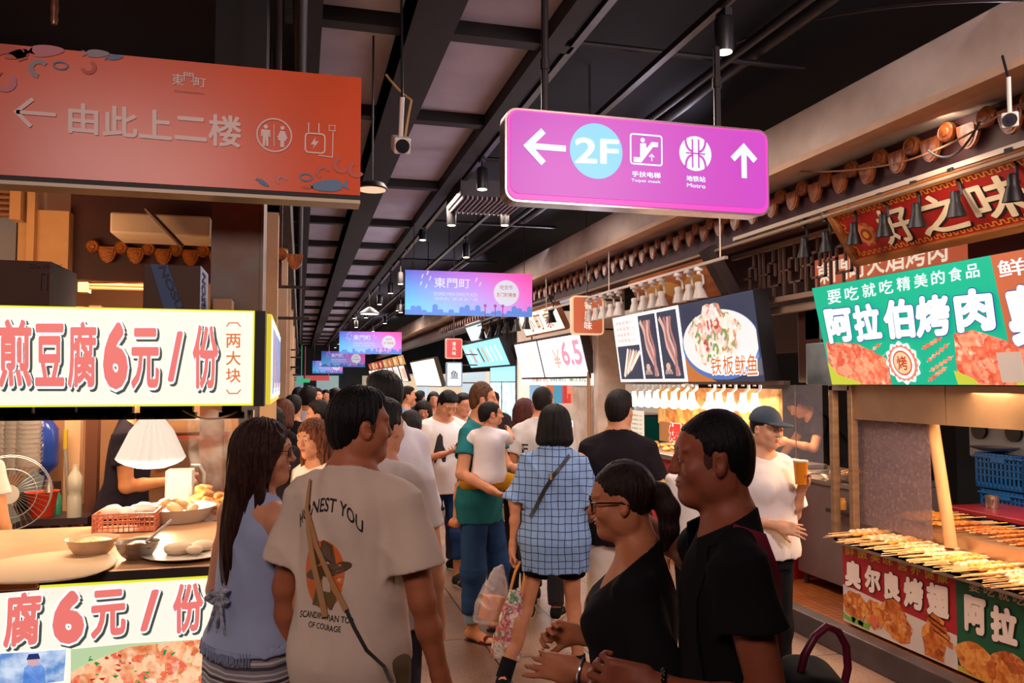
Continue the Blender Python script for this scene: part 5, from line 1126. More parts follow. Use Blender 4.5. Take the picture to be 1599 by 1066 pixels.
# emergency lamp bits at upper left ceiling
q = PD(85, 22, 3.4); r_ = empty('ceiling_lamp_socket', tuple(q), 0, 'metal lamp socket hanging over the top left corner', 'lamp socket'); MB().lathe([(.012, -.045), (.016, -.02), (.013, 0), (.017, .02), (.014, .05), (.014, .3)], q, (0, 0, 1), 14).build('socket', mat('brass_dull', '9a6a50', metal=.6, rough=.3), r_, True)
# ---- black gooseneck spot lamps before the red sign
rail = mat('eave_rail', 'b0a090', rough=.4, metal=.4)
tag(MB().box((3.50, .5, 2.905), (3.54, 6.0, 2.935)).box((3.56, .5, 2.88), (3.59, 6.0, 2.90)).build('lamp_rail', rail), 'pale metal rail below the eave carrying the black spot lamps', 'rail')
def clipspot(m, name, lab, cat='spotlight', glowm=None):
    t = empty(name, (0, 0, 0), 0, lab, cat)
    MB().box((-.03, -.022, .0), (.03, .022, .035)).box((-.012, -.012, -.03), (.012, .012, .0)).build('clamp', m, t, bevel=.003)
    MB().tube([(0, 0, -.02), (.03, 0, -.04), (.035, 0, -.11), (.01, 0, -.135)], .009, 8).build('arm', m, t, True)
    d = Vector((.10, .06, -1)).normalized(); MB().lathe([(.018, -.01), (.026, .0), (.026, .045), (.034, .065), (.050, .12), (.054, .135), (.050, .135), (.032, .07)], (0, 0, -.105), d, 20, cap=False).build('shade', m, t, True)
    MB().ball(Vector((0, 0, -.105))+d*.10, .030, 12, 8).build('bulb', glowm or mat('bulb_dull', 'd8c8b8', rough=.3), t, True); return t
cs = clipspot(blackm, 'gooseneck_spotlight', 'x'); used = [False]
for i, (px, py) in enumerate(((1255, 350), (1288, 340), (1332, 325), (1378, 310), (1430, 292), (1490, 272), (1580, 242))):
    q = PX(px, py, 3.52); inst(cs, used, tuple(q), [.2, -.4, .3, -.1, .25, -.2, .1][i], ('leftmost black cone lamp on the rail, over the lattice', 'second black cone lamp from the left, over the lattice', 'black cone lamp over the emblem of the red signboard', 'black cone lamp just left of the first cream character', 'black cone lamp over the right side of the first cream character', 'large black cone lamp between the first and second cream characters', 'black cone lamp at the right frame edge over the third cream character')[i])
# ---- plastic wrapped pale lamps under the eave
pl = mat('wrapped_lamp', 'c4bcb4', rough=.35, em=.06); cw_ = clipspot(pl, 'wrapped_spotlight', 'x'); used = [False]
for i, (px, py) in enumerate(((908, 452), (919, 449), (930, 446), (941, 442), (953, 439), (965, 435), (990, 425), (1004, 421), (1018, 416), (1032, 411), (1058, 398), (1075, 393), (1090, 388))):
    q = PX(px, py, 3.38); o = inst(cw_, used, (3.38, q[1], 2.70), .3*math.sin(i*3), 'pale plastic wrapped cone lamp in the row under the eave'); o['group'] = 'wrapped lamps under the eave'; o.scale = (1.25, 1.25, 1.0)
tag(MB().box((3.365, 5.9, 2.735), (3.395, 11.0, 2.76)).tube([(3.38, 6.0, 2.75), (3.38, 6.0, 3.23)], .007, 6).tube([(3.38, 8.5, 2.75), (3.38, 8.5, 3.23)], .007, 6).tube([(3.38, 10.9, 2.75), (3.38, 10.9, 3.23)], .007, 6).build('lamp_rail', rail), 'thin rail under the eave carrying the pale wrapped lamps', 'rail')
tag(MB().box((3.42, 11.0, 2.905), (3.50, 19, 2.935)).box((3.42, 12, 2.93), (3.60, 12.05, 2.95)).box((3.42, 17, 2.93), (3.60, 17.05, 2.95)).build('lamp_rail', blackm), 'dark rail carrying the dark cone lamps behind the nearest banner', 'rail')
# dark lamps in the distance behind banner
for i, (px, py) in enumerate(((868, 468), (812, 490), (826, 486), (760, 500), (772, 497), (784, 505), (798, 503))):
    q = PX(px, py, 3.52); o = inst(cs, [True], (3.44+.02*(i % 3), q[1], 2.905), .5*i, 'black cone lamp in the dark cluster behind the nearest banner'); o['group'] = 'dark lamps behind the nearest banner'; o.scale = (1.4, 1.4, 1.4)
# ---- lattice above the stalls
lt = mat('lattice_timber', '6a5248', rough=.6)
def lattice(y0, y1, z0, z1, X, lab, m=lt, grp=None):
    t = empty('lattice_panel', (X, (y0+y1)/2, z0), 0, lab, 'lattice', grp); mb = MB().box((X-.02, y0, z0-.03), (X+.02, y1, z0+.01)).box((X-.02, y0, z1-.02), (X+.02, y1, z1+.02)); mb.build('frame', mat('lattice_rail', '9a8272'), t); mb = MB()
    w = .30; n = int((y1-y0)/w); h = z1-z0
    for k in range(n):
        a = y0+k*w
        for (p, q_) in (((0, 0), (0, 1)), ((.2, .25), (.2, 1)), ((.2, .25), (.75, .25)), ((.75, .25), (.75, .7)), ((.42, .7), (.75, .7)), ((.42, .45), (.42, .7)), ((0, .5), (.2, .5)), ((.5, 0), (.5, .25)), ((.5, .7), (.5, 1)), ((.75, .5), (1, .5))):
            mb.box((X-.010, a+p[0]*w-.008, z0+p[1]*h-.008), (X+.010, a+q_[0]*w+.008, z0+q_[1]*h+.008))
    mb.build('lattice_bars', m, t); return t
lattice(4.9, 6.6, 2.42, 2.86, 3.85, 'brown geometric lattice panel behind the left end of the red signboard')
lattice(13.6, 18.5, 2.2, 2.7, 3.95, 'small dark lattice panel beyond the cyan menu board', mat('lattice_dark', '3a3434'))
tag(MB().box((3.9, .5, 2.30), (3.96, 6.8, 2.36)).build('lattice_beam', mat('lattice_rail')), 'horizontal timber rail under the lattice panel', 'rail')
struct(MB().box((4.4, 1.0, 2.0), (4.5, 9.5, 3.2)), 'wall_right.001', mat('dark_red_wall', '3a1a18', rough=.7, var=.2, vscale=2))
# ---- right: dark hood boxes at the near end of the squid sign
hd_ = mat('hood_steel', '98a4a6', rough=.4, metal=.35, col2='5c686c', vscale=3)
h = empty('extractor_hood', (4.2, 5.3, 1.7), 0, 'dark steel extractor hood boxes between squid sign and green sign', 'extractor hood')
MB().box((4.0, 5.0, 2.06), (4.5, 5.75, 2.32)).build('upper_duct', hd_, h, bevel=.01); MB().box((3.9, 5.05, 1.70), (4.5, 5.6, 2.03)).build('hood_panel', hd_, h, bevel=.01); MB().box((4.0, 5.55, 1.72), (4.5, 5.85, 2.36)).build('side_duct', mat('brown_duct', '4a2c24', rough=.5), h, bevel=.01)
# ---- squid stall
ss = empty('squid_counter', (4.1, 7, .1), 0, 'squid grill counter with red front behind the man in black', 'counter')
MB().box((3.75, 5.9, .1), (4.6, 9.3, .92)).build('cabinet', mat('red_front', 'a81c1c', rough=.4), ss, bevel=.01); MB().box((3.70, 5.85, .92), (4.65, 9.35, .97)).build('worktop', steel, ss, bevel=.006)
f_ = Fr((3.748, 9.3, .1), (0, -1, 0), (0, 0, 1)); 
for i, ch in enumerate('爆大章鱼'): text(ch, f_, (.5+.62*i, .28, 1.0+.62*i, .72), em('f0c850', .5), ss, 'yellow_lettering', .03)
sq = food('grilled_squid', ('a8582c', 'd8883c', 'e8a860', 'c06a30', 'f0c890'), 22, rough=.4)
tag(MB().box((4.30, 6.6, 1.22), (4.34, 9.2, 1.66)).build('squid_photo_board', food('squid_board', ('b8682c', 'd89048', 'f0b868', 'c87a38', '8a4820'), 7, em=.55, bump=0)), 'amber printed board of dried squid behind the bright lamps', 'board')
f_ = Fr((4.22, 9.0, 1.0), (0, -1, 0), (0, 0, 1)); r_ = sign_root('octopus_sign', 'cut out red lettered sign reading big octopus above the grill', 'sign', (4.2, 8, 1.0))
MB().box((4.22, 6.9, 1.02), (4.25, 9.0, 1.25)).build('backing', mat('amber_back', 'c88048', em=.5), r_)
for i, ch in enumerate('爆大章鱼'):
    Q = (.28+.36*i, .03, .60+.36*i, .25); text(ch, f_, Q, em('fff0e0', 1.1), r_, 'lettering_outline', .07, .004, ref=.03); text(ch, f_, Q, em('d83c2c', .9), r_, 'red_lettering', .03, .006)
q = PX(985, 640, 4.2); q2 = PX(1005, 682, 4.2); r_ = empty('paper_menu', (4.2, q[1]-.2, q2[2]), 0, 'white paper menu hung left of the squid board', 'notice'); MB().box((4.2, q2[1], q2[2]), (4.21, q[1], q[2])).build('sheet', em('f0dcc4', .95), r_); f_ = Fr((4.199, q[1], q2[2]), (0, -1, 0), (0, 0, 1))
for k in range(5): text('炭烤鱿鱼 10元', f_, (.03, .03+.055*k, (q[1]-q2[1])-.03, .055+.055*k), flat('5a4038'), r_)
# heat lamps
def heatlamp():
    t = empty('heat_lamp', (0, 0, 0), 0, 'x', 'lamp'); wl_ = mat('lamp_enamel', 'f0e8e0', rough=.35, em=.5)
    MB().tube([(0, 0, .0), (0, 0, .03), (.05, 0, .045), (.05, 0, -.02), (0, 0, -.06)], .013, 8).build('neck', wl_, t, True)
    MB().lathe([(.022, -.05), (.026, -.08), (.032, -.12), (.062, -.17), (.075, -.19), (.070, -.19), (.03, -.13)], (0, 0, 0), (0, 0, 1), 20, cap=False).build('shade', mat('lamp_shade_glow', 'fff0dc', rough=.4, em=1.3), t, True)
    MB().ball((0, 0, -.165), .045, 12, 8).build('bulb', em('fff0d8', 7, 'heat_bulb'), t, True); return t
hl = heatlamp(); used = [False]
for i, px in enumerate((990, 1001, 1012, 1024, 1037, 1052, 1067, 1080, 1108, 1122, 1140, 1160, 1178)):
    q = PX(px, 603, 3.86); o = inst(hl, used, tuple(q), 0, 'glowing white heat lamp in the row over the squid grill'); o['group'] = 'heat lamps over the squid grill'; o.scale = (1.15, 1.15, 1.15)
tag(MB().box((3.83, 5.8, 1.70), (3.89, 9.2, 1.735)).build('lamp_rail', steel), 'pale rail under the squid sign carrying the heat lamps', 'rail')
# food heaped on the grill
def heap(name, lab, cat, cx, cy, z, rx, ry, n, size, m, grp, seed=1, hgt=.04):
    r = random.Random(seed); pr = None; used_ = [False]
    for k in range(n):
        if pr is None:
            S = Sdf((-size*1.5,)*3, (size*1.5,)*3, size/6); S.add(ell((0, 0, 0), (size, size*.55, size*.4))); S.add(ell((size*.6, size*.2, 0), (size*.5, size*.4, size*.4)), size*.3); S.disp(folds(size*.08, seed, 60/size*.02, 50/size*.02)); pr = S.build(name, m, None); tag(pr, lab, cat, grp)
        a = r.uniform(0, 6.28); q_ = math.sqrt(r.random()); o = pr if k == 0 else pr.copy()
        if k: COL.objects.link(o)
        o.location = (cx+rx*q_*math.cos(a), cy+ry*q_*math.sin(a), z+size*.4+hgt*(1-q_)*r.random()); o.rotation_euler = (r.uniform(-.4, .4), r.uniform(-.4, .4), r.uniform(0, 6.28))
tag(MB().box((3.95, 6.1, .975), (4.45, 7.0, 1.01)).build('food_tray', steel, bevel=.006), 'flat steel tray of grilled pieces at the near end of the grill', 'tray')
heap('grilled_squid', 'golden grilled squid piece heaped on the grill top', 'squid', 4.1, 8.0, .97, .28, 1.0, 60, .055, sq, 'squid pieces on the grill', 4, .07)
heap('grilled_squid', 'pale grilled piece lying in the near steel tray', 'squid', 4.2, 6.55, 1.0, .2, .4, 26, .05, mat('pale_squid', 'e0c0a0', rough=.4, var=.15, vscale=30), 'grilled pieces in the near tray', 9, .04)
# steel cabinet at the near end with a foil tray
cb = empty('steel_cabinet', (4.3, 5.6, .1), 0, 'dull steel cabinet standing on the orange tiles behind the glass', 'cabinet'); q = PX(1215, 930, 3.95)
MB().box((3.95, 5.15, .19), (4.75, 5.83, .93)).build('body', mat('dull_steel', '8a7a78', rough=.42, metal=.55, var=.1, vscale=3), cb, bevel=.01); MB().box((3.93, 5.13, .93), (4.77, 5.85, .96)).build('top', steel, cb)
for x, y in ((4.0, 5.2), (4.7, 5.2), (4.0, 5.78), (4.7, 5.78)): MB().tube([(x, y, .10), (x, y, .19)], .02, 8).build('leg', dsteel, cb)
ft = empty('foil_tray', (4.15, 5.4, .96), 0, 'foil tray of fried food on top of the steel cabinet', 'tray'); MB().lathe([(.18, 0), (.22, .05), (.24, .055)], (4.15, 5.42, .962), (0, 0, 1), 24).build('tray', mat('foil', 'd8c8bc', rough=.2, metal=.9, bump=.5, bscale=40), ft)
heap('fried_piece', 'fried golden piece in the foil tray on the cabinet', 'fried food', 4.15, 5.42, .99, .15, .15, 16, .04, sq, 'fried pieces in the foil tray', 12, .04)
# glass screen beside the worker
gl = mat('dirty_glass', 'c8c0c8', rough=.25, alpha=.16, spec=.5)
g = empty('glass_screen', (3.9, 5.0, .95), 0, 'smeared upright glass screen before the bending grill worker', 'glass screen'); q = PX(1188, 600, 3.88); q2 = PX(1296, 600, 3.88)
MB().box((3.88, q2[1]+.1, 1.02), (3.885, q[1]+.0, 1.70)).build('pane', gl, g); MB().tube([(3.88, q[1]-.5, 1.0), (3.88, q[1]-.5, 1.70)], .004, 6).build('edge', rail, g)
# ---- kebab stall frame: steel posts, steel fascia, glass screen, timber prop
ks = empty('stall_stand', (3.66, 4.0, .7), 0, 'steel stall frame with fascia panel below the green sign', 'stall frame')
a = PX(1297, 605, 3.66); b = PX(1326, 605, 3.66)
for yy in (a[1], b[1]): MB().box((3.64, yy-.045, .66), (3.69, yy, 1.70)).build('post', mat('warm_steel', 'a88868', rough=.35, metal=.6, var=.15, vscale=8, stretch=(1, 1, 4)), ks, bevel=.004)
MB().box((3.64, b[1]-.02, 1.665), (3.69, a[1], 1.70)).build('top_bar', steel, ks)
fa = mat('fascia_steel', 'b89878', rough=.28, metal=.8, var=.12, vscale=3); q1_ = PX(1480, 610, 3.68)
MB().box((3.66, q1_[1]+.002+.0, 1.47), (3.68, b[1], 1.70)).build('fascia_panel', fa, ks); MB().box((3.66, 1.8, 1.47), (3.68, q1_[1]-.004, 1.70)).build('fascia_panel', fa, ks)
scr = empty('splash_screen', (3.72, 4.3, .7), 0, 'greasy clear splash screen hanging under the steel fascia', 'glass screen'); s0 = PX(1332, 800, 3.72); s1_ = PX(1455, 800, 3.72)
MB().box((3.715, s1_[1], .76), (3.722, s0[1], 1.50)).build('pane', mat('greasy_glass', '8a7478', rough=.3, alpha=.55, var=.2, vscale=40), scr)
q = PX(1455, 660, 3.75); q2 = PX(1478, 800, 3.75); tag(MB().tube([(3.75, q[1], 1.52), (3.76, q2[1]-.02, .74)], .035, 12).build('timber_post', mat('bamboo', 'c89868', rough=.5, var=.15, vscale=6, stretch=(1, 1, .3)), smooth=True), 'tan timber post at the right edge of the splash screen', 'post')
# mustard coloured bottle between the posts
q = PX(1316, 782, 3.9); tag(MB().lathe([(.022, 0), (.024, .06), (.018, .07), (.018, .085)], (3.9, q[1], .78), (0, 0, 1), 14).build('sauce_jar', mat('mustard', 'd8943c', rough=.3), smooth=True), 'small mustard jar between the two steel posts', 'jar'); MBs = MB().box((3.86, q[1]-.2, .745), (4.0, q[1]+.15, .775)); tag(MBs.build('wall_shelf', dsteel), 'small steel shelf between the two steel posts', 'shelf')
# kebab counter with banner front
kc = empty('skewer_counter', (3.8, 3.6, .1), 0, 'skewer counter with red and green printed front in the right foreground', 'counter'); Yf = 4.735; Yn = .9
MB().box((3.56, Yn, .12), (4.25, Yf, .655)).build('cabinet', mat('counter_dark', '3a2826', rough=.5), kc); MB().box((3.50, Yn, .655), (4.3, Yf+.02, .685)).build('tray_floor', mat('greasy_steel', 'c89a70', rough=.3, metal=.6, var=.15, vscale=6), kc, bevel=.004)
MB().box((3.50, Yn, .640), (3.52, Yf+.02, .685)).build('front_lip', steel, kc)
f_ = Fr((3.555, Yf, .125), (0, -1, 0), (0, 0, 1)); Hb = .525; ug = f_.uv(1494, 960)[0]
rdp = mat('banner_red', 'a8202a', rough=.4); grp_ = mat('banner_green', '10563c', rough=.4); ws = flat('f0e0d8', .4); meat2 = food('printed_wing', ('8a3a18', 'c86a28', 'e8a050', 'b04a20', 'f0c080'), 18, bump=0, rough=.5)
slab(f_, rect(0, 0, ug, Hb), rdp, kc, 'red_banner', 0, .001); slab(f_, rect(ug, 0, ug+1.7, Hb), grp_, kc, 'green_banner', 0, .001)
slab(f_, [(0, 0), (ug, 0), (ug, Hb*.36), (ug*.55, Hb*.40), (0, Hb*.46)], flat('cfc4bc'), kc, 'printed_cloth', .002)
for (cx, cy_, r1, r2_) in ((.12, .13, .13, .09), (.30, .12, .10, .09), (.47, .15, .11, .12), (.53, .10, .10, .09), (.80, .10, .09, .14)): 
    P = [(cx+r1*(1+.12*math.sin(5*t))*math.cos(t), cy_+r2_*(1+.1*math.sin(7*t))*math.sin(t)) for t in np.linspace(0, 6.2, 22)]; slab(f_, [(max(0, min(ug-.01, x)), max(.01, y)) for x, y in P], meat2, kc, 'printed_wings', .0025+.0012*cx)
for cx in (.06, .14, .20): slab(f_, [(cx-.05, .02), (cx+.05, .01), (cx+.07, .06), (cx, .04), (cx-.06, .06)], flat('7aa83c'), kc, 'printed_lettuce', .004)
slab(f_, disc(.30, .08, .04, 16), flat('d86a4a'), kc, 'printed_badge', .005)
for cx in (.82, .84, .86, .88): stroke(f_, [(cx-.10+.02, .30-.07*(cx-.8)*100/4), (cx+.06, .26-.07*(cx-.8)*100/4)], .035, meat2, kc, 'printed_sausage', .005)
ye = flat('d8b040'); 
for i, ch in enumerate('鲜嫩美味'): x = 1320+i*20; pxt(ch, f_, (x, 851+i*5.2), (x+15, 853+i*5.2), (x+15, 868+i*5.2), (x, 866+i*5.2), ye, kc, weight=.012)
for i, ch in enumerate('营养健康'): x = 1402+i*21; pxt(ch, f_, (x, 872+i*6.5), (x+16, 875+i*6.5), (x+16, 892+i*6.5), (x, 889+i*6.5), ye, kc, weight=.012)
def kc_(ch, q_):
    Q = pxquad(f_, *q_); text(ch, f_, None, flat('2a1814'), kc, 'lettering_outline', .09, .006, quad=Q, ref=.06); text(ch, f_, None, ws, kc, 'white_lettering', .062, .0075, quad=Q, ref=.06)
for ch, q_ in (('奥', ((1321, 872), (1346, 878), (1346, 921), (1321, 914))), ('尔', ((1351, 880), (1376, 886), (1377, 929), (1352, 922))), ('良', ((1381, 889), (1407, 896), (1408, 941), (1382, 934))), ('烤', ((1412, 898), (1443, 906), (1444, 955), (1413, 946))), ('翅', ((1448, 907), (1483, 915), (1484, 968), (1449, 958))), ('阿', ((1507, 926), (1541, 935), (1542, 995), (1508, 983))), ('拉', ((1548, 942), (1590, 953), (1591, 1012), (1549, 999)))): kc_(ch, q_)
for i, ch in enumerate('要吃就吃'): x = 1514+i*23; pxt(ch, f_, (x, 906+i*6.5), (x+17, 910+i*6.5), (x+17, 926+i*6.5), (x, 922+i*6.5), flat('c8b8a8'), kc, weight=.012)
for (cx, cy_) in ((ug+.12, .10), (ug+.35, .12), (ug+.25, .05), (ug+.6, .1)): slab(f_, [(cx+.13*math.cos(t)*(1+.1*math.sin(5*t)), max(.01, cy_+.09*math.sin(t))) for t in np.linspace(0, 6.2, 18)], meat2, kc, 'printed_wings', .0025+.001*cx)
slab(f_, rect(ug, .0, ug+.9, .03), flat('b8b040'), kc, 'printed_leaf', .002)
# raised back tray
bt = empty('back_tray', (3.98, 3.3, .68), 0, 'raised steel tray holding the second rows of skewers', 'tray'); yb = PX(1383, 800, 3.86)[1]
MB().box((3.84, Yn, .685), (3.855, yb, .80)).box((3.84, yb-.012, .685), (4.45, yb, .80)).box((3.855, Yn, .77), (4.45, yb-.01, .785)).build('tray', mat('tray_steel', 'c0a488', rough=.28, metal=.75), bt, bevel=.003)
# skewers
stick = mat('bamboo_stick', 'e8bc80', rough=.55, var=.1, vscale=20); mw = food('raw_squid_meat', ('e8b878', 'f4d8a8', 'd89a58', 'fff0d8', 'd09858'), 60, rough=.3); mgold = food('golden_meat', ('d8882c', 'f0b050', 'c06c1c', 'f8cc78'), 55, rough=.3); mdark = food('dark_meat', ('6a2c14', 'a04c20', 'c8702c', '48200e'), 60, rough=.3)
def skewer(m, lab, L=.46, n=5, r=.018, grp=None):
    t = empty('skewer', (0, 0, 0), 0, lab, 'skewer', grp); MB().tube([(0, 0, 0), (L, 0, 0)], .0028, 5).build('stick', stick, t, True)
    S = Sdf((L*.34, -.03, -.03), (L+.01, .03, .03), .0045)
    for k in range(n): S.add(ell((L*(.44+.53*k/n), 0, 0), (L*.065, r*(1+.2*math.sin(k*2.1)), r*.8)), .012)
    S.disp(folds(.002, n, 140, 120)); S.build('meat', m, t); return t
def rows(protos, n, x0, y0, y1, z, dx, rz, labs, grp, seed, zj=.02, flip=False):
    r = random.Random(seed); us = [[False] for _ in protos]
    for k in range(n):
        y = y0+(y1-y0)*k/n; j = r.randrange(len(protos)); o = inst(protos[j], us[j], (x0+r.uniform(-dx, dx), y+r.uniform(-.01, .01), z+r.uniform(0, zj)), rz+r.uniform(-.07, .07), labs[j]); o['group'] = grp
    for j, u_ in enumerate(us):
        if not u_[0]:
            for ch in list(protos[j].children): bpy.data.objects.remove(ch)
            bpy.data.objects.remove(protos[j])
rows([skewer(mw, 'x'), skewer(mgold, 'x', .48, 4), skewer(mw, 'x', .5, 6, .012)], 110, 3.36, 2.7, 4.68, .695, .04, .04, ['pale skewer in the dense front row with its bare stick pointing into the hall']*3, 'front row skewers', 2, .035)
rows([skewer(mgold, 'x', .5, 5, .016), skewer(mdark, 'x', .5, 5, .015)], 44, 4.42, 1.5, yb-.10, .795, .03, math.pi-.04, ['skewer on the raised tray with its stick pointing back']*2, 'raised tray skewers', 5, .03)
rows([skewer(mgold, 'x', .5, 4, .026)], 5, 4.40, yb-.16, yb-.02, .815, .02, math.pi, ['plump golden sausage skewer at the far end of the raised tray']*1, 'plump skewers on the raised tray', 6, .02)
# red table with pot, blue crates, wire mesh and fans behind
rt = empty('red_table', (4.95, 4.2, .1), 0, 'red topped table standing behind the skewer stall', 'table'); q = PX(1472, 765, 4.5)
MB().box((4.5, q[1]-1.6, .80), (4.97, q[1]-.02, .84)).build('tabletop', mat('red_laminate', 'a02834', rough=.3), rt, bevel=.008)
for x, y in ((4.56, q[1]-.12), (4.9, q[1]-.12), (4.56, q[1]-1.5), (4.9, q[1]-1.5)): MB().box((x-.03, y-.03, .1), (x+.03, y+.03, .80)).build('leg', mat('dark_wood', '2a1414'), rt)
pt = PX(1549, 768, 4.72); po = empty('steel_pot', (4.72, pt[1], .84), 0, 'small steel cup standing on the red table', 'pot'); MB().lathe([(.043, 0), (.045, .085), (.041, .085), (.040, .004)], (4.72, pt[1], .842), (0, 0, 1), 24, cap=False).build('cup', steel, po, True); MB().tube([(4.68, pt[1]-.03, .90), (4.66, pt[1]-.07, .91), (4.68, pt[1]-.04, .87)], .004, 6).build('handle', steel, po)
blue = mat('blue_plastic', '1460a8', rough=.4)
def crate():
    t = empty('plastic_crate', (0, 0, 0), 0, 'x', 'crate'); mb = MB(); W_, D_, H_ = .60, .42, .26
    for (a, b) in (((0, 0), (W_, .015)), ((0, D_-.015), (W_, D_)), ((0, 0), (.015, D_)), ((W_-.015, 0), (W_, D_))): mb.box((a[0], a[1], 0), (b[0], b[1], .04)).box((a[0], a[1], H_-.04), (b[0], b[1], H_))
    for k in range(16): x = k*W_/15.5; mb.box((x, 0, 0), (x+.012, .010, H_)); mb.box((x, D_-.01, 0), (x+.012, D_, H_))
    for k in range(12): y = k*D_/11.5; mb.box((0, y, 0), (.010, y+.012, H_)); mb.box((W_-.01, y, 0), (W_, y+.012, H_))
    for z in (.09, .14, .19): mb.box((0, 0, z), (W_, .008, z+.010)).box((0, 0, z), (.008, D_, z+.010))
    mb.box((0, 0, 0), (W_, D_, .01)).build('crate_wall', blue, t); MB().box((-.012, -.012, H_-.03), (W_+.012, D_+.012, H_-.018)).box((-.01, D_*.35, H_-.06), (.0, D_*.65, H_-.02)).build('rim', blue, t); return t
cr = crate(); used = [False]; q = PX(1490, 700, 5.0)
for (x, y, z, lab) in ((5.0, q[1]-.62, .93, 'blue plastic crate on top, left in the stack behind the red table'), (5.02, q[1]-1.10, .93, 'blue plastic crate on top, right in the stack behind the red table'), (5.0, q[1]-.66, .66, 'blue plastic crate below the left top crate'), (5.02, q[1]-1.15, .66, 'blue plastic crate below the right top crate'), (5.0, q[1]-.66, .38, 'lowest blue plastic crate on the left'), (5.02, q[1]-1.15, .38, 'lowest blue plastic crate on the right'), (5.0, q[1]-.66, .105, 'blue plastic crate on the floor, left of the pair'), (5.02, q[1]-1.15, .105, 'blue plastic crate on the floor, right of the pair')): inst(cr, used, (x, y, z), 0, lab)
mm = empty('wire_mesh', (5.7, 4.2, 1.0), 0, 'dark green tiled wire mesh rack behind the crates', 'mesh rack'); mb = MB()
for k in range(34): mb.box((5.70, 2.4+.08*k, .2), (5.708, 2.408+.08*k, 1.75))
for k in range(20): mb.box((5.70, 2.4, .2+.08*k), (5.708, 5.1, .208+.08*k))
mb.build('wires', mat('mesh_green', '3a6860', rough=.4, metal=.3), mm); struct(MB().box((5.9, .5, .1), (6.0, 6.2, 3)), 'wall_right.002', mat('dark_teal_wall', '1c2428', rough=.6))
st = PX(1560, 685, 5.3); gs = empty('gas_stove', (5.3, st[1], 1.15), 0, 'white twin ringed cooker standing behind the blue crates', 'stove'); MB().box((5.25, st[1]-.35, 1.12), (5.6, st[1]+.25, 1.42)).build('body', mat('dull_white', '9a9ca0', rough=.4), gs, bevel=.02)
for dy in (-.20, .12): MB().lathe([(.07, 0), (.07, .03), (.03, .03)], (5.25, st[1]+dy, 1.34), (-1, 0, 0), 20).build('burner_ring', blackm, gs, True)
tag(MB().lathe([(.10, 0), (.16, .02), (.17, .03)], (5.15, st[1]-.1, 1.20), (0, 0, 1), 24).build('metal_plate', steel, smooth=True), 'shallow steel plate lying above the blue crates', 'plate')
# ---- tea stall interior
tc_ = empty('tea_counter', (4.0, 12.3, .1), 0, 'white tea counter with sloping blue lines behind the short haired woman', 'counter')
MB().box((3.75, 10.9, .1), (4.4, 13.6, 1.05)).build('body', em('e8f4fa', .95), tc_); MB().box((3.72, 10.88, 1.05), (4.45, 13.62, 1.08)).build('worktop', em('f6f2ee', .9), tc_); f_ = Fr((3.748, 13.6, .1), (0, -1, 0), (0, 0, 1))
for k in range(14): stroke(f_, [(.1+.19*k, .1), (.22+.19*k, .85)], .012, em('8ab8d8', .9), tc_, 'printed_line')
bc = empty('back_counter', (4.9, 12.2, .1), 0, 'dark green back counter inside the tea stall', 'counter'); MB().box((4.75, 10.9, .1), (5.3, 13.6, 1.22)).build('body', mat('green_counter', '0e6a5c', rough=.4, em=.1), bc); MB().box((4.72, 10.9, 1.22), (5.33, 13.6, 1.25)).build('top', steel, bc)
struct(MB().box((5.6, 10.8, .1), (5.7, 13.8, 3)), 'wall_right.003', mat('tea_wall', 'e8c8b0', em=.5, rough=.6)); struct(MB().box((3.72, 13.65, .1), (5.7, 13.75, 3)), 'wall_right.004', mat('tea_partition', 'f0d0b8', rough=.6, em=.45))  # both walls glow by themselves, stall light put into their material
for i, (px, c) in enumerate(((836, '8ab0d0'), (862, 'e07a48'), (872, '5aa8c8'), (884, 'e04840'), (893, 'f0a080'), (905, 'f4c8a0'))):
    q = PY(px, 612, 13.6); tag(MB().box((q[0]-.09, 13.6, 1.35), (q[0]+.09, 13.652, 1.85)).build('menu_poster', em(c, .8)), ('blue', 'orange', 'teal', 'red', 'salmon', 'cream')[i]+' poster on the back wall of the tea stall', 'poster')
for i, (y, c, hgt) in enumerate(((11.4, 'e8e8ec', .22), (11.7, '5ab0c0', .30), (12.1, 'd8e0e4', .26), (12.5, 'e0b080', .20), (12.9, 'c8d8e0', .28))):
    tag(MB().lathe([(.06, 0), (.07, hgt*.7), (.03, hgt*.8), (.03, hgt)], (5.0, y, 1.25), (0, 0, 1), 16).build('drink_bottle', mat('bottle_'+c, c, rough=.2, em=.25), smooth=True), ('white', 'teal', 'pale grey', 'tan', 'light blue')[i]+' bottle on the green back counter', 'bottle')
fr_ = empty('drinks_fridge', (4.1, 14.6, .1), 0, 'tall bright cyan drinks fridge under the cyan menu board', 'fridge'); MB().box((3.8, 14.0, .1), (4.5, 16.2, 2.05)).build('body', flat('5a7a88'), fr_); MB().box((3.785, 14.08, .9), (3.80, 16.1, 1.72)).build('glass_front', food('fridge_goods', ('bfeaf4', 'eafcff', '88c8dc', 'f4fcff', '6aa0b0'), 9, em=1.25, bump=0), fr_)
MB().box((3.785, 14.08, 1.74), (3.80, 16.1, 2.02)).build('lit_header', em('a8e4f0', 1.2), fr_); MB().box((3.775, 14.02, .1), (3.80, 14.08, 2.05)).box((3.775, 15.1, .1), (3.80, 15.14, 1.72)).build('door_frame', flat('3a5a68'), fr_)
gp = empty('partition_post', (3.72, 16.4, 0), 0, 'blue grey metal post left of the drinks fridge', 'post'); MB().box((3.92, 16.3, 0), (4.04, 16.6, 2.6)).build('post', mat('grey_post', '8a8c98', rough=.4), gp)
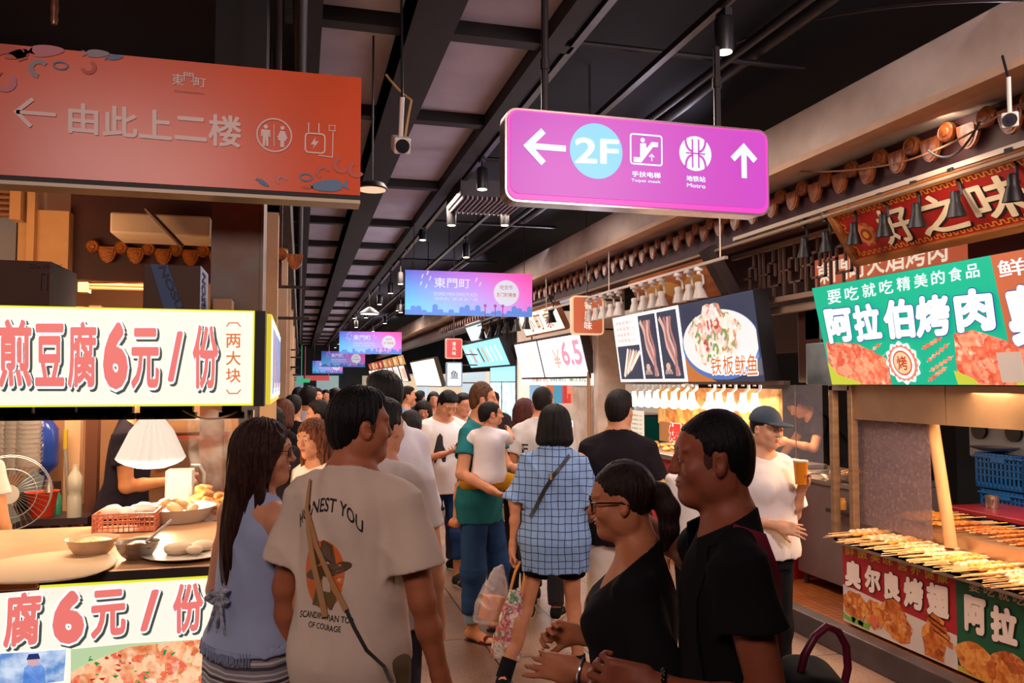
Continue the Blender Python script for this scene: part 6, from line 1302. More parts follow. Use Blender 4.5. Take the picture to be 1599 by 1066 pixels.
for i in range(9):
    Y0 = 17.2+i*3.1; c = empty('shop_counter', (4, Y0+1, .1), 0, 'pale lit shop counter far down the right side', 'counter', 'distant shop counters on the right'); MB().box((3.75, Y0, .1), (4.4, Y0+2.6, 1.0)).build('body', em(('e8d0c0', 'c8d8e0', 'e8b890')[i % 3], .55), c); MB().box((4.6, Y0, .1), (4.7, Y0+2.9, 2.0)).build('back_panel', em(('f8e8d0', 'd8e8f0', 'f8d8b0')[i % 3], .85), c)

# ---- left tofu stall interior
struct(MB().box((-3.6, 6.0, 0), (-.42, 6.1, 3.6)), 'wall_left.002', mat('stall_wall', 'b88860', rough=.6, var=.12, vscale=2)); struct(MB().box((-3.7, 2.9, 0), (-3.6, 6.1, 3.6)), 'wall_left.003', mat('stall_side', 'a07850', rough=.6, var=.15, vscale=2))
ctz = 1.093
wk = empty('tofu_counter', (-.9, 3.3, 0), 0, 'steel tofu counter with dark front edge in the left stall', 'counter')
MB().box((-2.0, 3.07, .1), (-.15, 3.85, ctz-.02)).build('cabinet', dsteel, wk); MB().box((-2.0, 2.97, ctz-.02), (-.14, 3.9, ctz)).build('worktop', mat('greasy_top', 'd8a880', rough=.35, metal=.3, var=.1, vscale=5), wk, bevel=.004); MB().box((-2.0, 2.962, ctz-.032), (-.14, 2.972, ctz-.002)).build('front_edge', mat('dark_edge', '3c3430', rough=.4), wk)
tag(MB().box((-2.0, 2.955, ctz-.045), (PY(60, 905, 2.96)[0], 3.10, ctz+.012)).build('cutting_board', mat('board_orange', 'd88a50', rough=.5, var=.15, vscale=9), bevel=.008), 'orange tan board on the counter edge at the far left', 'board')
q = PZ(60, 893, ctz); tag(MB().lathe([(.22, 0), (.235, .008), (.22, .014)], (q[0], q[1]+.05, ctz), (0, 0, 1), 32, wob=lambda t, i: .06*math.sin(3*t)).build('paper_sheet', mat('pale_paper', 'e8c8a0', rough=.6), smooth=True), 'pale round sheet lying under the left bowl', 'sheet')
def bowl(px, py, r, h, m, lab, fm=None, name='steel_bowl', z=ctz):
    q = PZ(px, py, z); t = empty(name, (q[0], q[1], z), 0, lab, 'bowl'); MB().lathe([(r*.5, 0), (r*.72, h*.25), (r*.9, h*.6), (r, h), (r*1.05, h+.004), (r*.97, h-.002), (r*.85, h*.6), (r*.6, h*.2), (0.001, h*.12)], (q[0], q[1], z+.002), (0, 0, 1), 28, cap=False).build('bowl', m, t, True)
    if fm: MB().lathe([(r*.93, h*.78), (r*.7, h*.95), (r*.3, h*1.1), (.001, h*1.12)], (q[0], q[1], z), (0, 0, 1), 24, cap=False, wob=lambda a, i: .05*math.sin(7*a)).build('filling', fm, t, True)
    return q
grn = food('pickle', ('e8c890', 'f4e0b0', 'a8b058', 'd8a860'), 60); cbm = mat('cream_bowl', 'e8c8a4', rough=.35)
bowl(144, 868, .085, .06, cbm, 'cream coloured metal bowl heaped with chopped pickles', grn)
qb = bowl(214, 872, .072, .055, steel, 'shiny steel sauce bowl with a white spoon', mat('sauce', '6a3a24', rough=.2)); tag(MB().tube([(qb[0]+.02, qb[1], ctz+.05), (qb[0]+.11, qb[1]+.02, ctz+.13)], .005, 8).build('spoon', plastic_w, smooth=True), 'white spoon leaning out of the steel sauce bowl', 'spoon')
q = PZ(292, 868, ctz); pt_ = empty('white_plate', (q[0], q[1], ctz), 0, 'large white plate with dough on the right of the counter', 'plate'); MB().lathe([(.08, 0), (.15, .012), (.155, .016), (.10, .010), (.001, .008)], (q[0], q[1], ctz+.002), (0, 0, 1), 32).build('plate', plastic_w, pt_, True)
for i, (dx, dy, r) in enumerate(((-.03, 0, .05), (.05, .03, .04), (.03, -.04, .03))): tag(MB().ball((q[0]+dx, q[1]+dy, ctz+.03), (r, r, r*.5), 16, 8).build('dough_ball', mat('dough', 'f0d8b8', rough=.5), smooth=True), ('largest dough ball on the white plate', 'middle sized dough ball on the white plate', 'smallest dough ball at the front of the white plate')[i], 'dough')
q = PZ(182, 838, ctz); bk = empty('basket', (q[0], q[1]+.15, ctz), 0, 'salmon plastic basket with white bags behind the cream bowl', 'basket'); mb = MB(); B = (q[0]-.11, q[1]+.08, q[0]+.13, q[1]+.26)
for k in range(13): x = B[0]+(B[2]-B[0])*k/12; mb.box((x-.002, B[1], ctz), (x+.002, B[1]+.004, ctz+.08)); mb.box((x-.002, B[3]-.004, ctz), (x+.002, B[3], ctz+.08))
for k in range(9): y = B[1]+(B[3]-B[1])*k/8; mb.box((B[0], y-.002, ctz), (B[0]+.004, y+.002, ctz+.08)); mb.box((B[2]-.004, y-.002, ctz), (B[2], y+.002, ctz+.08))
for z in (ctz, ctz+.02, ctz+.04, ctz+.06, ctz+.076): mb.box((B[0], B[1], z), (B[2], B[1]+.005, z+.005)).box((B[0], B[3]-.005, z), (B[2], B[3], z+.005)).box((B[0], B[1], z), (B[0]+.005, B[3], z+.005)).box((B[2]-.005, B[1], z), (B[2], B[3], z+.005))
mb.box((B[0], B[1], ctz), (B[2], B[3], ctz+.004)).build('basket_mesh', mat('salmon_plastic', 'd88868', rough=.4), bk)
for i, (dx, dy, s_) in enumerate(((-.06, .02, .05), (.05, .03, .055), (.0, -.03, .04))):
    S = Sdf((-.08,)*3, (.08,)*3, .006); S.add(ell((0, 0, 0), (s_, s_*.8, s_*.6))); S.disp(folds(.006, i, 70, 60)); o = S.build('plastic_bag', mat('white_bag', 'f4ece4', rough=.35)); o.location = ((B[0]+B[2])/2+dx, (B[1]+B[3])/2+dy, ctz+.075); tag(o, ('left crumpled white bag in the salmon basket', 'right crumpled white bag in the salmon basket', 'front small crumpled white bag in the salmon basket')[i], 'bag')
q = PZ(262, 820, ctz); wb_ = empty('white_tray', (q[0]+.02, q[1]+.12, ctz), 0, 'large white tray of bread slices behind the plate', 'tray'); MB().lathe([(.12, 0), (.16, .06), (.17, .065), (.15, .055), (.11, .01)], (q[0]+.02, q[1]+.12, ctz+.002), (0, 0, 1), 28).build('tray', plastic_w, wb_, True)
heap('bread_slice', 'pale bread slice in the large white tray', 'bread', q[0]+.0, q[1]+.1, ctz+.04, .10, .08, 12, .045, mat('bread', 'e8c090', rough=.6, var=.1, vscale=20), 'bread slices in the white tray', 21, .04)
heap('noodle_clump', 'golden fried clump heaped right of the trays', 'noodles', PZ(325, 800, ctz)[0], PZ(325, 800, ctz)[1]+.1, ctz+.02, .10, .14, 24, .05, sq, 'fried clumps on the tofu counter', 22, .10)
for i, (px, w) in enumerate(((272, .05), (292, .055))):
    q = PZ(px, 790, ctz); tag(MB().lathe([(w, 0), (w, .08), (w*.96, .08), (w*.96, .01)], (q[0], q[1]+.2, ctz+.002), (0, 0, 1), 24).build('steel_container', steel, smooth=True), ('left small steel food container behind the bread', 'right steel food container behind the bread')[i], 'container')
# cup stack tower
q = PD(277, 830, 4.2); q_ = PD(277, 735, 4.2); tag(MB().box((q[0]-.066, q[1], 1.05), (q[0]+.066, q[1]+.13, q_[2])).build('white_box', mat('white_carton', 'f0e4d4', rough=.5), bevel=.006), 'tall white container standing behind the clear bag', 'container')
tag(MB().tube([PD(318, 770, 4.4), PD(318, 738, 4.4), PD(312, 726, 4.4), PD(300, 726, 4.4), PD(296, 736, 4.4)], .009, 8).build('tap', steel, smooth=True), 'curved steel tap beside the tall white container', 'tap')
# big pleated plastic wrapped lamp
q = PD(238, 655, 3.75); rp_ = empty('pleated_lamp', tuple(q), 0, 'large pleated white lampshade glowing over the tofu counter', 'lamp')
def wobf(t, i): return (.07+.05*i/8)*math.sin(24*t)+.03*math.sin(5*t+1)
MB().lathe([(.04, .02), (.06, -.01), (.088, -.05), (.108, -.10), (.124, -.14), (.138, -.175), (.125, -.19), (.10, -.205), (.055, -.222)], q, (0, 0, 1), 96, cap=False, wob=wobf).build('shade', mat('pleated_shade', 'fff0e2', rough=.6, em=.65), rp_, True)
MB().ball(q+[0, 0, -.1], .035, 12, 8).build('bulb', glow, rp_, True); MB().tube([q+[0, 0, .02], q+[0, 0, .35]], .006, 6).build('cord', blackm, rp_)
lamp('pleated_lamp_light', 'POINT', tuple(q+[0, -.05, -.27]), 22, (1, .75, .5), .08, parent=rp_)
# black clip lamps hanging under the sign
tag(MB().tube([PY(392, 640, 3.1), PY(392, 640, 3.1)*[1, 1, 0]], .012, 8).build('support_pole', steel, smooth=True), 'slim steel pole under the right end of the price sign', 'pole')
bk_ = mat('black_clip', '17141a', rough=.45); cl = empty('clip_lamp', (0, 0, 0), 0, 'x', 'lamp'); MB().box((-.045, -.03, -.045), (.045, .03, -.02)).box((-.035, -.025, -.02), (-.025, .025, .02)).box((.025, -.025, -.02), (.035, .025, .02)).build('bracket', bk_, cl, bevel=.003); MB().box((-.03, -.02, -.02), (.03, .02, .012)).build('lamp_body', mat('lamp_body_grey', '4a3c34', rough=.4), cl); used = [False]
for px in (10, 32, 72, 100, 138, 172, 190, 235, 262, 285, 362):
    q = PY(px, 641, 3.12); inst(cl, used, (q[0], 3.14, zb-.005), 0, 'black clip lamp in the row under the cream price sign')
for o in list(COL.objects):
    if o.name.startswith('clip_lamp'): o['group'] = 'black clip lamps under the price sign'
cable([(PY(285, 640, 3.1), PY(370, 642, 3.1), .03)], .004, mat('pale_cable', 'd8b898'), 'cable', 'pale cable drooping under the price sign')
# stall back things
fn = empty('electric_fan', tuple(PD(28, 770, 4.3)), 0, 'round caged electric fan at the left edge of the stall', 'fan'); q = PD(14, 770, 4.3); ax = Vector((.25, -1, 0)).normalized(); mb = MB(); e1 = ax.cross(Vector((0, 0, 1))).normalized(); e2 = Vector((0, 0, 1)); qv = Vector(q)
for rr_ in (.20, .195, .13): mb.tube([qv+ax*(.02 if rr_ < .199 else -.02)+(e1*math.cos(t)+e2*math.sin(t))*rr_ for t in np.linspace(0, 2*math.pi, 33)], .003, 5, False)
for k in range(40): t = 2*math.pi*k/40; mb.tube([qv+ax*.05+(e1*math.cos(t)+e2*math.sin(t))*.04, qv+ax*.045+(e1*math.cos(t+.2)+e2*math.sin(t+.2))*.12, qv+(e1*math.cos(t+.3)+e2*math.sin(t+.3))*.20], .0011, 4, False)
mb.build('cage', mat('fan_cage', 'a8a8a4', rough=.3, metal=.5), fn, True); MB().lathe([(.05, 0), (.05, .012), (.02, .016)], qv+ax*.045, ax, 24).build('badge', plastic_w, fn, True)
for k in range(3):
    t0 = 2.1*k+.5; V = []; 
    for s_, a_ in ((.03, 0), (.16, -.35), (.18, .1), (.15, .5), (.03, .4)): V.append(qv+(e1*math.cos(t0+a_)+e2*math.sin(t0+a_))*s_+ax*.01*math.sin(a_*3))
    MB().prism(V, ax*.003).build('blade', mat('fan_blade', '7a8488', rough=.3), fn, True)
MB().tube([qv-ax*.03, qv-ax*.06+Vector((0, 0, -.3)), qv-ax*.06+Vector((0, 0, -q[2]+.02))], .018, 10).build('stand', plastic_w, fn, True)
cu = empty('cup', (0, 0, 0), 0, 'x', 'cup'); bpy.data.objects.remove(cu)
used = [False]; cupm = mat('clear_cups', 'd8d4d0', rough=.3); cp_ = MB().lathe([(.055, 0), (.075, .05), (.08, .055), (.075, .055), (.05, .005)], (0, 0, 0), (0, 0, 1), 20).build('plastic_bowl', cupm, smooth=True); tag(cp_, 'clear plastic bowl in the tall stacks behind the fan', 'bowl', 'stacked plastic bowls behind the fan')
for sx_, (px, nn) in enumerate(((4, 12), (24, 12), (42, 12))):
    q = PD(px, 740, 4.9)
    for k in range(nn): o = inst(cp_, used, (q[0], q[1], 1.16+.028*k))
tb = empty('side_table', (-1.6, 4.9, 0), 0, 'dark purple legged table holding the red bucket', 'table'); a = PD(0, 805, 4.75); b = PD(135, 790, 4.75); MB().box((a[0]-.3, a[1]-.1, .88), (b[0], a[1]+.5, .92)).build('tabletop', mat('table_dark', '3c2c34', rough=.4), tb)
for x, y in ((b[0]-.22, a[1]-.07), (b[0]-.04, a[1]+.45), (a[0]-.25, a[1]-.07)): MB().box((x-.02, y-.02, 0), (x+.02, y+.02, .88)).build('leg', mat('table_leg', '3a3048'), tb)
q = PD(66, 775, 4.8); bu = empty('plastic_bucket', (q[0], q[1], .92), 0, 'red plastic bucket on the dark table beside the fan', 'bucket'); MB().lathe([(.06, 0), (.085, .14), (.095, .15), (.082, .14), (.055, .01)], (q[0], q[1], .922), (0, 0, 1), 24).build('bucket', mat('red_plastic', 'd83c20', rough=.35), bu, True)
q = PD(63, 720, 5.2); wbo = empty('water_bottle', (q[0], q[1], 1.15), 0, 'large blue water bottle upside down behind the stacks', 'bottle'); MB().lathe([(.03, -.06), (.04, .0), (.10, .06), (.105, .10), (.10, .14), (.105, .18), (.10, .30), (.06, .36)], (q[0], q[1], 1.12), (0, 0, 1), 24).build('bottle', mat('blue_bottle', '2a4aa8', rough=.15), wbo, True); MB().box((q[0]-.10, q[1]-.1, .6), (q[0]+.10, q[1]+.1, 1.07)).build('dispenser', mat('dark_dispenser', '28242c'), wbo)
q = PD(76, 750, 4.85); tag(MB().lathe([(.028, 0), (.028, .17), (.02, .19), (.02, .21)], (q[0], q[1], .92), (0, 0, 1), 16).build('steel_flask', steel, smooth=True), 'steel flask standing right of the red bucket', 'flask'); q = PD(90, 750, 4.9); tag(MB().lathe([(.025, 0), (.025, .10), (.012, .13), (.012, .15)], (q[0], q[1], .92), (0, 0, 1), 14).build('green_bottle', mat('green_cap', '3a9a78', rough=.3), smooth=True), 'small green topped bottle right of the flask', 'bottle')
q = PD(117, 760, 4.8); tag(MB().lathe([(.04, 0), (.04, .12), (.035, .14), (.04, .16), (.04, .24), (.015, .28), (.015, .31)], (q[0], q[1], .92), (0, 0, 1), 18).build('clear_bottle', mat('clear_plastic', 'c8c4b8', rough=.2), smooth=True), 'clear plastic bottle at the table corner by the broom', 'bottle')
a = PD(103, 670, 5.0); b = PD(110, 840, 4.9); bro = empty('broom', tuple(b), 0, 'broom handle with yellow tip leaning on the stall wall', 'broom'); MB().tube([a+[0, 0, -.12], b], .012, 8).build('handle', mat('grey_handle', '8a8480'), bro, True); MB().tube([a, a+[0, 0, -.12]], .013, 8).build('grip', mat('yellow_grip', 'c8b030'), bro, True)
for (px0, px1, Y, lab, c) in ((100, 125, 5.6, 'pale tall door post at the back of the tofu stall', 'e0b890'),): a = PY(px0, 700, Y); b = PY(px1, 700, Y); struct(MB().box((a[0], Y, 0), (b[0], Y+.06, 2.2)), 'door_1', mat('post_'+c, c))
a = PY(133, 700, 5.5); b = PY(152, 700, 5.5); struct(MB().box((a[0], 5.5, 0), (b[0], 5.58, 2.2)), 'door_2', mat('door_brown', '6a3c28'))
a = PY(263, 720, 5.7); b = PY(330, 720, 5.7); kt = empty('steel_shelf', (a[0], 5.6, 1.4), 0, 'steel shelf with red edge at the back of the stall', 'shelf'); MB().box((a[0]-.2, 5.5, 1.36), (b[0]+.1, 5.9, 1.38)).build('lower_shelf', mat('red_edge', 'b04830'), kt); MB().box((a[0]-.2, 5.5, 1.48), (b[0]+.1, 5.9, 1.50)).build('upper_shelf', steel, kt)
a = PD(311, 700, 4.6); b = PD(346, 700, 4.6); struct(MB().box((a[0], a[1], 0), (b[0], a[1]+.12, 2.0)), 'trim_80', mat('brown_post', '8a4a2c', rough=.5, var=.2, vscale=7))
# clear bag held by the vendor is built with him; items above the sign
bx = mat('cardboard', '4c3026', rough=.8, var=.12, vscale=5); zt_ = zt
def carton(x0, x1, y0, y1, h, lab, m, side=None):
    t = empty('cardboard_box', ((x0+x1)/2, (y0+y1)/2, zt_), 0, lab, 'box'); MB().box((x0, y0, zt_), (x1, y1, zt_+h)).build('carton', m, t, bevel=.003)
    if side: MB().box((x1, y0, zt_), (x1+.002, y1, zt_+h)).build('side_panel', side, t)
    return t
struct(MB().box((-1.8, 3.12, zt-.03), (-.13, 4.05, zt)), 'trim_81', dsteel)
a = PY(0, 470, 3.25)[0]; b = PY(77, 470, 3.25)[0]; c1 = carton(a-.2, b, 3.25, 3.6, PY(77, 408, 3.25)[2]-zt, 'brown cardboard carton on top of the price sign at left', bx, mat('carton_side', '6e5a54', rough=.7))
f_ = Fr((a, 3.248, zt_), (1, 0, 0), (0, 0, 1)); text('GRAVTWRS', f_, (.09, .16, .20, .175), flat('2a1812'), c1); stroke(f_, [(.13, .08), (.13, .14), (.15, .14), (.15, .08)], .004, flat('2a1812'), c1, 'printed_mark')
a = PY(223, 470, 3.2)[0]; b = PY(312, 470, 3.2)[0]; h_ = PY(312, 415, 3.2)[2]-zt; c2 = carton(a, b, 3.2, 3.45, h_, 'carton with a slanted blue band right of the wooden shutter', mat('carton_dark', '4a2e20', rough=.7), mat('carton_white', 'b8c0d8', rough=.6)); f_ = Fr((a, 3.198, zt_), (1, 0, 0), (0, 0, 1)); w_ = b-a
slab(f_, [(w_*.12, h_), (w_*.42, h_), (w_*.75, 0), (w_*.40, 0)], mat('band_blue', '2c4a78'), c2, 'blue_band'); text('NOSU', f_, None, mat('band_dark', '141c38'), c2, quad=[(w_*.42, 0), (w_*.36, h_*.1), (w_*.16, h_), (w_*.34, h_)][0:0] or [(w_*.25, h_*.95), (w_*.62, h_*.03), (w_*.72, h_*.12), (w_*.38, h_)], lift=.005, weight=.03)
fs_ = Fr((b+.003, 3.2, zt_), (0, 1, 0), (0, 0, 1)); text('NOSU', fs_, None, mat('band_blue'), c2, quad=[(.03, h_*.9), (.03, h_*.08), (.15, h_*.08), (.15, h_*.9)], lift=.002, weight=.03)
a = PY(332, 470, 3.3)[0]; carton(a, a+.07, 3.3, 3.42, .07, 'small tan carton beside the grey column', mat('carton_tan', 'a87c58', rough=.7))
# tiled eave facing us, cream box beam, shutters, timber soffit
Ye = 4.7; ya = PY(105, 395, Ye)[0]; yb_ = PY(440, 400, Ye)[0]; og = mat('amber_glaze', 'a85c10', rough=.3, col2='7a3c08', vscale=12, bump=.3); zE = PY(200, 388, Ye)[2]
struct(MB().box((ya, Ye+.04, zE-.17), (yb_, Ye+.10, zE+.42)), 'trim_82', mat('eave_board'))
tp2 = eave_tile(og); used = [False]; x = PY(146, 388, Ye)[0]
while x < yb_+.02: o = inst(tp2, used, (x, Ye, zE), R_(90), 'amber glazed eave tile above the tofu stall'); o['group'] = 'amber eave tiles above the tofu stall'; o.scale = (1, -.57, .60); x += PY(194, 388, Ye)[0]-PY(150, 388, Ye)[0]
a = PY(172, 330, 4.2); b = PY(328, 370, 4.2); struct(MB().box((a[0], 4.2, b[2]), (b[0], 4.5, a[2])), 'trim_83', mat('cream_box', 'c8ac94', rough=.7, var=.08), bevel=.01)
tag(MB().tube([PY(228, 325, 4.15), PY(285, 385, 4.15)], .012, 8).build('brace_rod', mat('brown_rod', '5a3424'), smooth=True), 'thin brown rod slanting across the cream box beam', 'rod')
tim = mat('soffit_boards', 'c88848', rough=.5, col2='a8682c', vscale=5, stretch=(12, .6, 1)); a = PZ(145, 300, 2.85); tl_ = PY(85, 278, 4.0)
struct(MB().box((-3.6, 3.7, 2.80), (PY(145, 330, 4.5)[0], 4.5, 2.92)), 'ceiling.001', tim)
q = PZ(53, 296, 2.80); tag(MB().lathe([(.055, 0), (.055, -.02), (.035, -.035), (.03, -.05)], (q[0], 4.1, 2.80), (0, 0, 1), 20).build('smoke_detector', mat('detector', 'd8a468', rough=.5), smooth=True), 'round smoke detector on the timber soffit at left', 'smoke detector')
sl = mat('shutter_slats', 'a87444', rough=.45, var=.15, vscale=3)
def shutter(x0, x1, Y, z0, z1, n, lab, m=sl):
    t = empty('roller_shutter', ((x0+x1)/2, Y, z0), 0, lab, 'shutter'); mb = MB(); h = (z1-z0)/n
    for k in range(n): mb.tube([(x0, Y, z0+h*(k+.5)), (x1, Y, z0+h*(k+.5))], h*.52, 8)
    mb.build('slats', m, t, True); MB().box((x0-.05, Y-.05, z0-.02), (x0, Y+.04, z1)).box((x1, Y-.05, z0-.02), (x1+.05, Y+.04, z1)).each('guide', mat('shutter_guide', 'b88a60'), t); return t
a = PY(140, 440, 5.2); b = PY(232, 460, 5.2); shutter(a[0], b[0]+.15, 5.2, PY(140, 452, 5.2)[2], PY(140, 415, 5.2)[2], 7, 'tan roller shutter half raised above the cream sign')
a = PY(0, 400, 4.6); b = PY(28, 400, 4.6); shutter(a[0]-.5, b[0]-.03, 4.6, PY(0, 338, 4.6)[2], PY(0, 285, 4.6)[2], 6, 'brown roller shutter at the left edge under the soffit', mat('shutter_brown', '7a4c34', rough=.5))
a = PY(0, 340, 4.7); b = PY(24, 405, 4.7); struct(MB().box((a[0]-.5, 4.7, b[2]-.1), (b[0], 4.75, a[2])), 'window_1', mat('window_grey', '8a8a98', rough=.2))
struct(MB().box((PY(27, 400, 4.65)[0], 4.65, 1.9), (PY(105, 440, 4.65)[0], 4.8, 2.62)).box((PY(40, 400, 4.6)[0], 4.6, 1.9), (PY(52, 400, 4.6)[0], 4.8, 2.75)), 'wall_left.004', mat('cream_wall_patch', 'c89868', rough=.7, var=.12, vscale=4))

# ================================================================= the crowd
def grid_mat(name, base, line, sx=.045, sz=.05, w=.13, second=None, usex=True, warp=.006):
    m = bpy.data.materials.new(name); m.use_nodes = True; nt = m.node_tree; b = nt.nodes['Principled BSDF']; L = nt.links.new; b.inputs['Roughness'].default_value = .9; b.inputs['Specular IOR Level'].default_value = .1
    tc = nt.nodes.new('ShaderNodeTexCoord'); n = nt.nodes.new('ShaderNodeTexNoise'); n.inputs['Scale'].default_value = 6; L(tc.outputs['Object'], n.inputs[0])
    va = nt.nodes.new('ShaderNodeVectorMath'); va.operation = 'SCALE'; L(n.outputs['Color'], va.inputs[0]); va.inputs['Scale'].default_value = warp*4
    vb = nt.nodes.new('ShaderNodeVectorMath'); L(tc.outputs['Object'], vb.inputs[0]); L(va.outputs[0], vb.inputs[1]); sp = nt.nodes.new('ShaderNodeSeparateXYZ'); L(vb.outputs[0], sp.inputs[0])
    def ln(out, per, ww):
        d = nt.nodes.new('ShaderNodeMath'); d.operation = 'DIVIDE'; L(out, d.inputs[0]); d.inputs[1].default_value = per
        f = nt.nodes.new('ShaderNodeMath'); f.operation = 'FRACT'; L(d.outputs[0], f.inputs[0]); c = nt.nodes.new('ShaderNodeMath'); c.operation = 'LESS_THAN'; L(f.outputs[0], c.inputs[0]); c.inputs[1].default_value = ww; return c.outputs[0]
    z = ln(sp.outputs[2], sz, w); o = z
    if usex:
        mx = nt.nodes.new('ShaderNodeMath'); mx.operation = 'MAXIMUM'; L(z, mx.inputs[0]); L(ln(sp.outputs[0], sx, w), mx.inputs[1]); o = mx.outputs[0]
    x = nt.nodes.new('ShaderNodeMix'); x.data_type = 'RGBA'; L(o, x.inputs[0]); x.inputs[6].default_value = lin(base); x.inputs[7].default_value = lin(line); out = x.outputs[2]
    if second:
        y = nt.nodes.new('ShaderNodeMix'); y.data_type = 'RGBA'; L(ln(sp.outputs[2], sz*2.7, .22), y.inputs[0]); L(out, y.inputs[6]); y.inputs[7].default_value = lin(second); out = y.outputs[2]
    L(out, b.inputs['Base Color']); return m
def free(o, root, label, cat):
    o.parent = None; o.location = root.location; o.rotation_euler = root.rotation_euler; return tag(o, label, cat)
def loc2w(p, v): return np.array(wmat(p.root))[:3, :3]@np.array(v)+np.array(wmat(p.root))[:3, 3]
ink = mat('print_black', '1c1a1c', rough=.7); WT = 'd8d0c8'
# --- man in the beige T-shirt, back to us
p = mk('person seen from behind in cream T-shirt printed HONEST YOU, looking right', 552, 607, 2.45, 19, vox=.0055, head=(44, 0, 0), armR=dict(u=(.26, -.05, -1), f=(.16, .22, -1)), armL=dict(u=(-.22, .02, -1), f=(-.03, .14, -1)), sk='a86444', girth=.97, legR=dict(t=(.06, .05, -1)))
p.body(); p.face(); t = p.tee(mat('cream_tee', 'd2c0ae', rough=.95, var=.05, vscale=5, bump=.3, bscale=16), ease=.018, hem=.79, flare=.04, sw=.027, sleeve=.68, fold=.0085, loose=.150, seed=11, neck=.070); p.hair('short', seed=4, col='0e0b0d', top=.004, vox=.004); p.legs(cloth('6a5c44'), to=.62, ease=.02); p.shoes()
s = p.s
p.decal('HONEST YOU', -.138, 1.285, .098, 1.325, ink, t, -1, 'printed_lettering', .014, arc=.060)
th_ = np.linspace(0, 2*math.pi, 29)[:-1]
def pshape(pts, m, name, surf=None, lift=.002, side=-1):
    n = len(pts); c = np.mean(pts, 0); V = [c]+list(pts); V2 = []
    rings = [c+(np.array(q)-c)*k for k in (.33, .66, 1) for q in pts]; V = [c]+rings; Fc = [(0, 1+i, 1+(i+1) % n) for i in range(n)]
    for r in range(2):
        for i in range(n): a = 1+r*n+i; b = 1+r*n+(i+1) % n; Fc.append((a, a+n, b+n, b))
    return p.decal('', 0, 0, 1, 1, m, surf or t, side, name, V=np.array([(x, z) for x, z in V]), Fc=Fc, lift=lift)
cx, cz = -.028, 1.165
pshape([(cx+.070*math.cos(a), cz+.098*math.sin(a)) for a in th_], mat('print_orange', 'e06a20'), 'printed_orange_oval')
brn = mat('print_brown', '5c4228'); pshape([(cx+.012+.078*math.cos(a)*1.0, cz+.012+.020*math.sin(a)+.022*math.cos(a)) for a in th_], brn, 'printed_hat_brim', lift=.003)
pshape([(cx-.03, cz+.015), (cx+.045, cz+.03), (cx+.03, cz+.085), (cx+.0, cz+.10), (cx-.03, cz+.07)], brn, 'printed_hat_crown', lift=.0034); pshape([(cx-.04, cz-.09), (cx+.035, cz-.095), (cx+.05, cz-.06), (cx+.015, cz-.02), (cx-.02, cz-.025)], mat('print_olive', '6e5a30'), 'printed_coat', lift=.003)
pshape([(cx+.0, cz-.05), (cx+.03, cz-.045), (cx+.028, cz-.005), (cx+.005, cz-.002)], mat('print_pale', 'd0bca8'), 'printed_face_blank', lift=.0038)
p.decal('SCANDINAVIAN TOP', -.110, 1.035, .075, 1.053, ink, t, -1, 'printed_lettering', .012, arc=.004); p.decal('OF COURAGE', -.075, 1.012, .040, 1.028, ink, t, -1, 'printed_lettering', .012)
tanm = mat('tan_strap', 'b88a5c', rough=.6); tanp = p.path_on(t, [(x, z, -1) for x, z in ((-.108, 1.43), (-.10, 1.39), (-.092, 1.35), (-.075, 1.28), (-.05, 1.19), (-.022, 1.09), (-.012, 1.05))], .007)
free(p.ribbon(tanp, .020, tanm, 'bag_strap'), p.root, 'tan leather sling strap down the back of the cream T-shirt', 'strap')
tp_ = p.path_on(t, [(x, z, -1) for x, z in ((-.085, 1.34), (-.045, 1.25), (.01, 1.15), (.055, 1.075))], .008); o1 = free(p.ribbon(tp_, .016, tanm, 'bag_strap'), p.root, 'shorter tan strap end branching to the right on the cream T-shirt', 'strap')
cp = p.path_on(t, [(x, z, -1) for x, z in ((.055, 1.075), (.08, 1.03), (.12, .97), (.16, .92), (.185, .89), (.195, .885))], .006); free(p.ribbon(cp, .010, mat('black_cord', '1c1818'), 'bag_strap'), p.root, 'dark thin cord running to the right hip of the cream T-shirt', 'strap')
# --- long haired woman at left
p = mk('long haired person in glasses, pale blue sleeveless top and striped skirt', 404, 653, 2.62, 38, sex='f', vox=.0055, head=(46, 2, 0), armR=dict(u=(.16, .15, -1), f=(-.2, .9, .1)), armL=dict(u=(-.22, -.05, -1), f=(.35, .8, -.25)), sk='c88c6c')
def hx(S, M, s):
    I = np.linalg.inv(M); 
    for sg in (1, -1): S.add(cone(M[:3, :3]@np.array([sg*.055, .062, .05])+M[:3, 3], M[:3, :3]@np.array([sg*.074, .035, -.05])+M[:3, 3], .014*s, .008*s), .02*s); S.add(cone(M[:3, :3]@np.array([sg*.074, .035, -.05])+M[:3, 3], M[:3, :3]@np.array([sg*.072, .03, -.13])+M[:3, 3], .006*s, .003*s), .01*s)
p.body(); p.face(lip='b06058'); t = p.tee(cloth('9aa8c8'), bare=True, ease=.014, hem=.94, flare=.06, fold=.006, loose=.13, seed=5, neck=.062); p.hair('long', m=hairm('140b0a', '3c1c12'), extra=hx, vox=.0045, seed=2); p.glasses()
s = p.s; S = Sdf((-.3, -.3, .05), (.3, .3, 1.05*s), .0065); S.add(loft([(.25*s, .22*s, .20*s, 0), (.5*s, .205*s, .18*s, 0), (.8*s, .188*s, .142*s, -.01), (.92*s, .182*s, .135*s, -.012), (1.0*s, .155*s, .112*s, -.006), (1.05*s, .130*s, .095*s, 0)]), .01); S.disp(folds(.006, 4, 30, 4)); S.build('skirt', grid_mat('striped_knit', '8e8a94', 'cfcac8', sz=.016, w=.38, usex=False, second='4c4650'), p.root)
p.shoes('sandal', cloth('b09070'), mat('sole_tan', '8a6a50')); bt_ = cloth('8896b4')
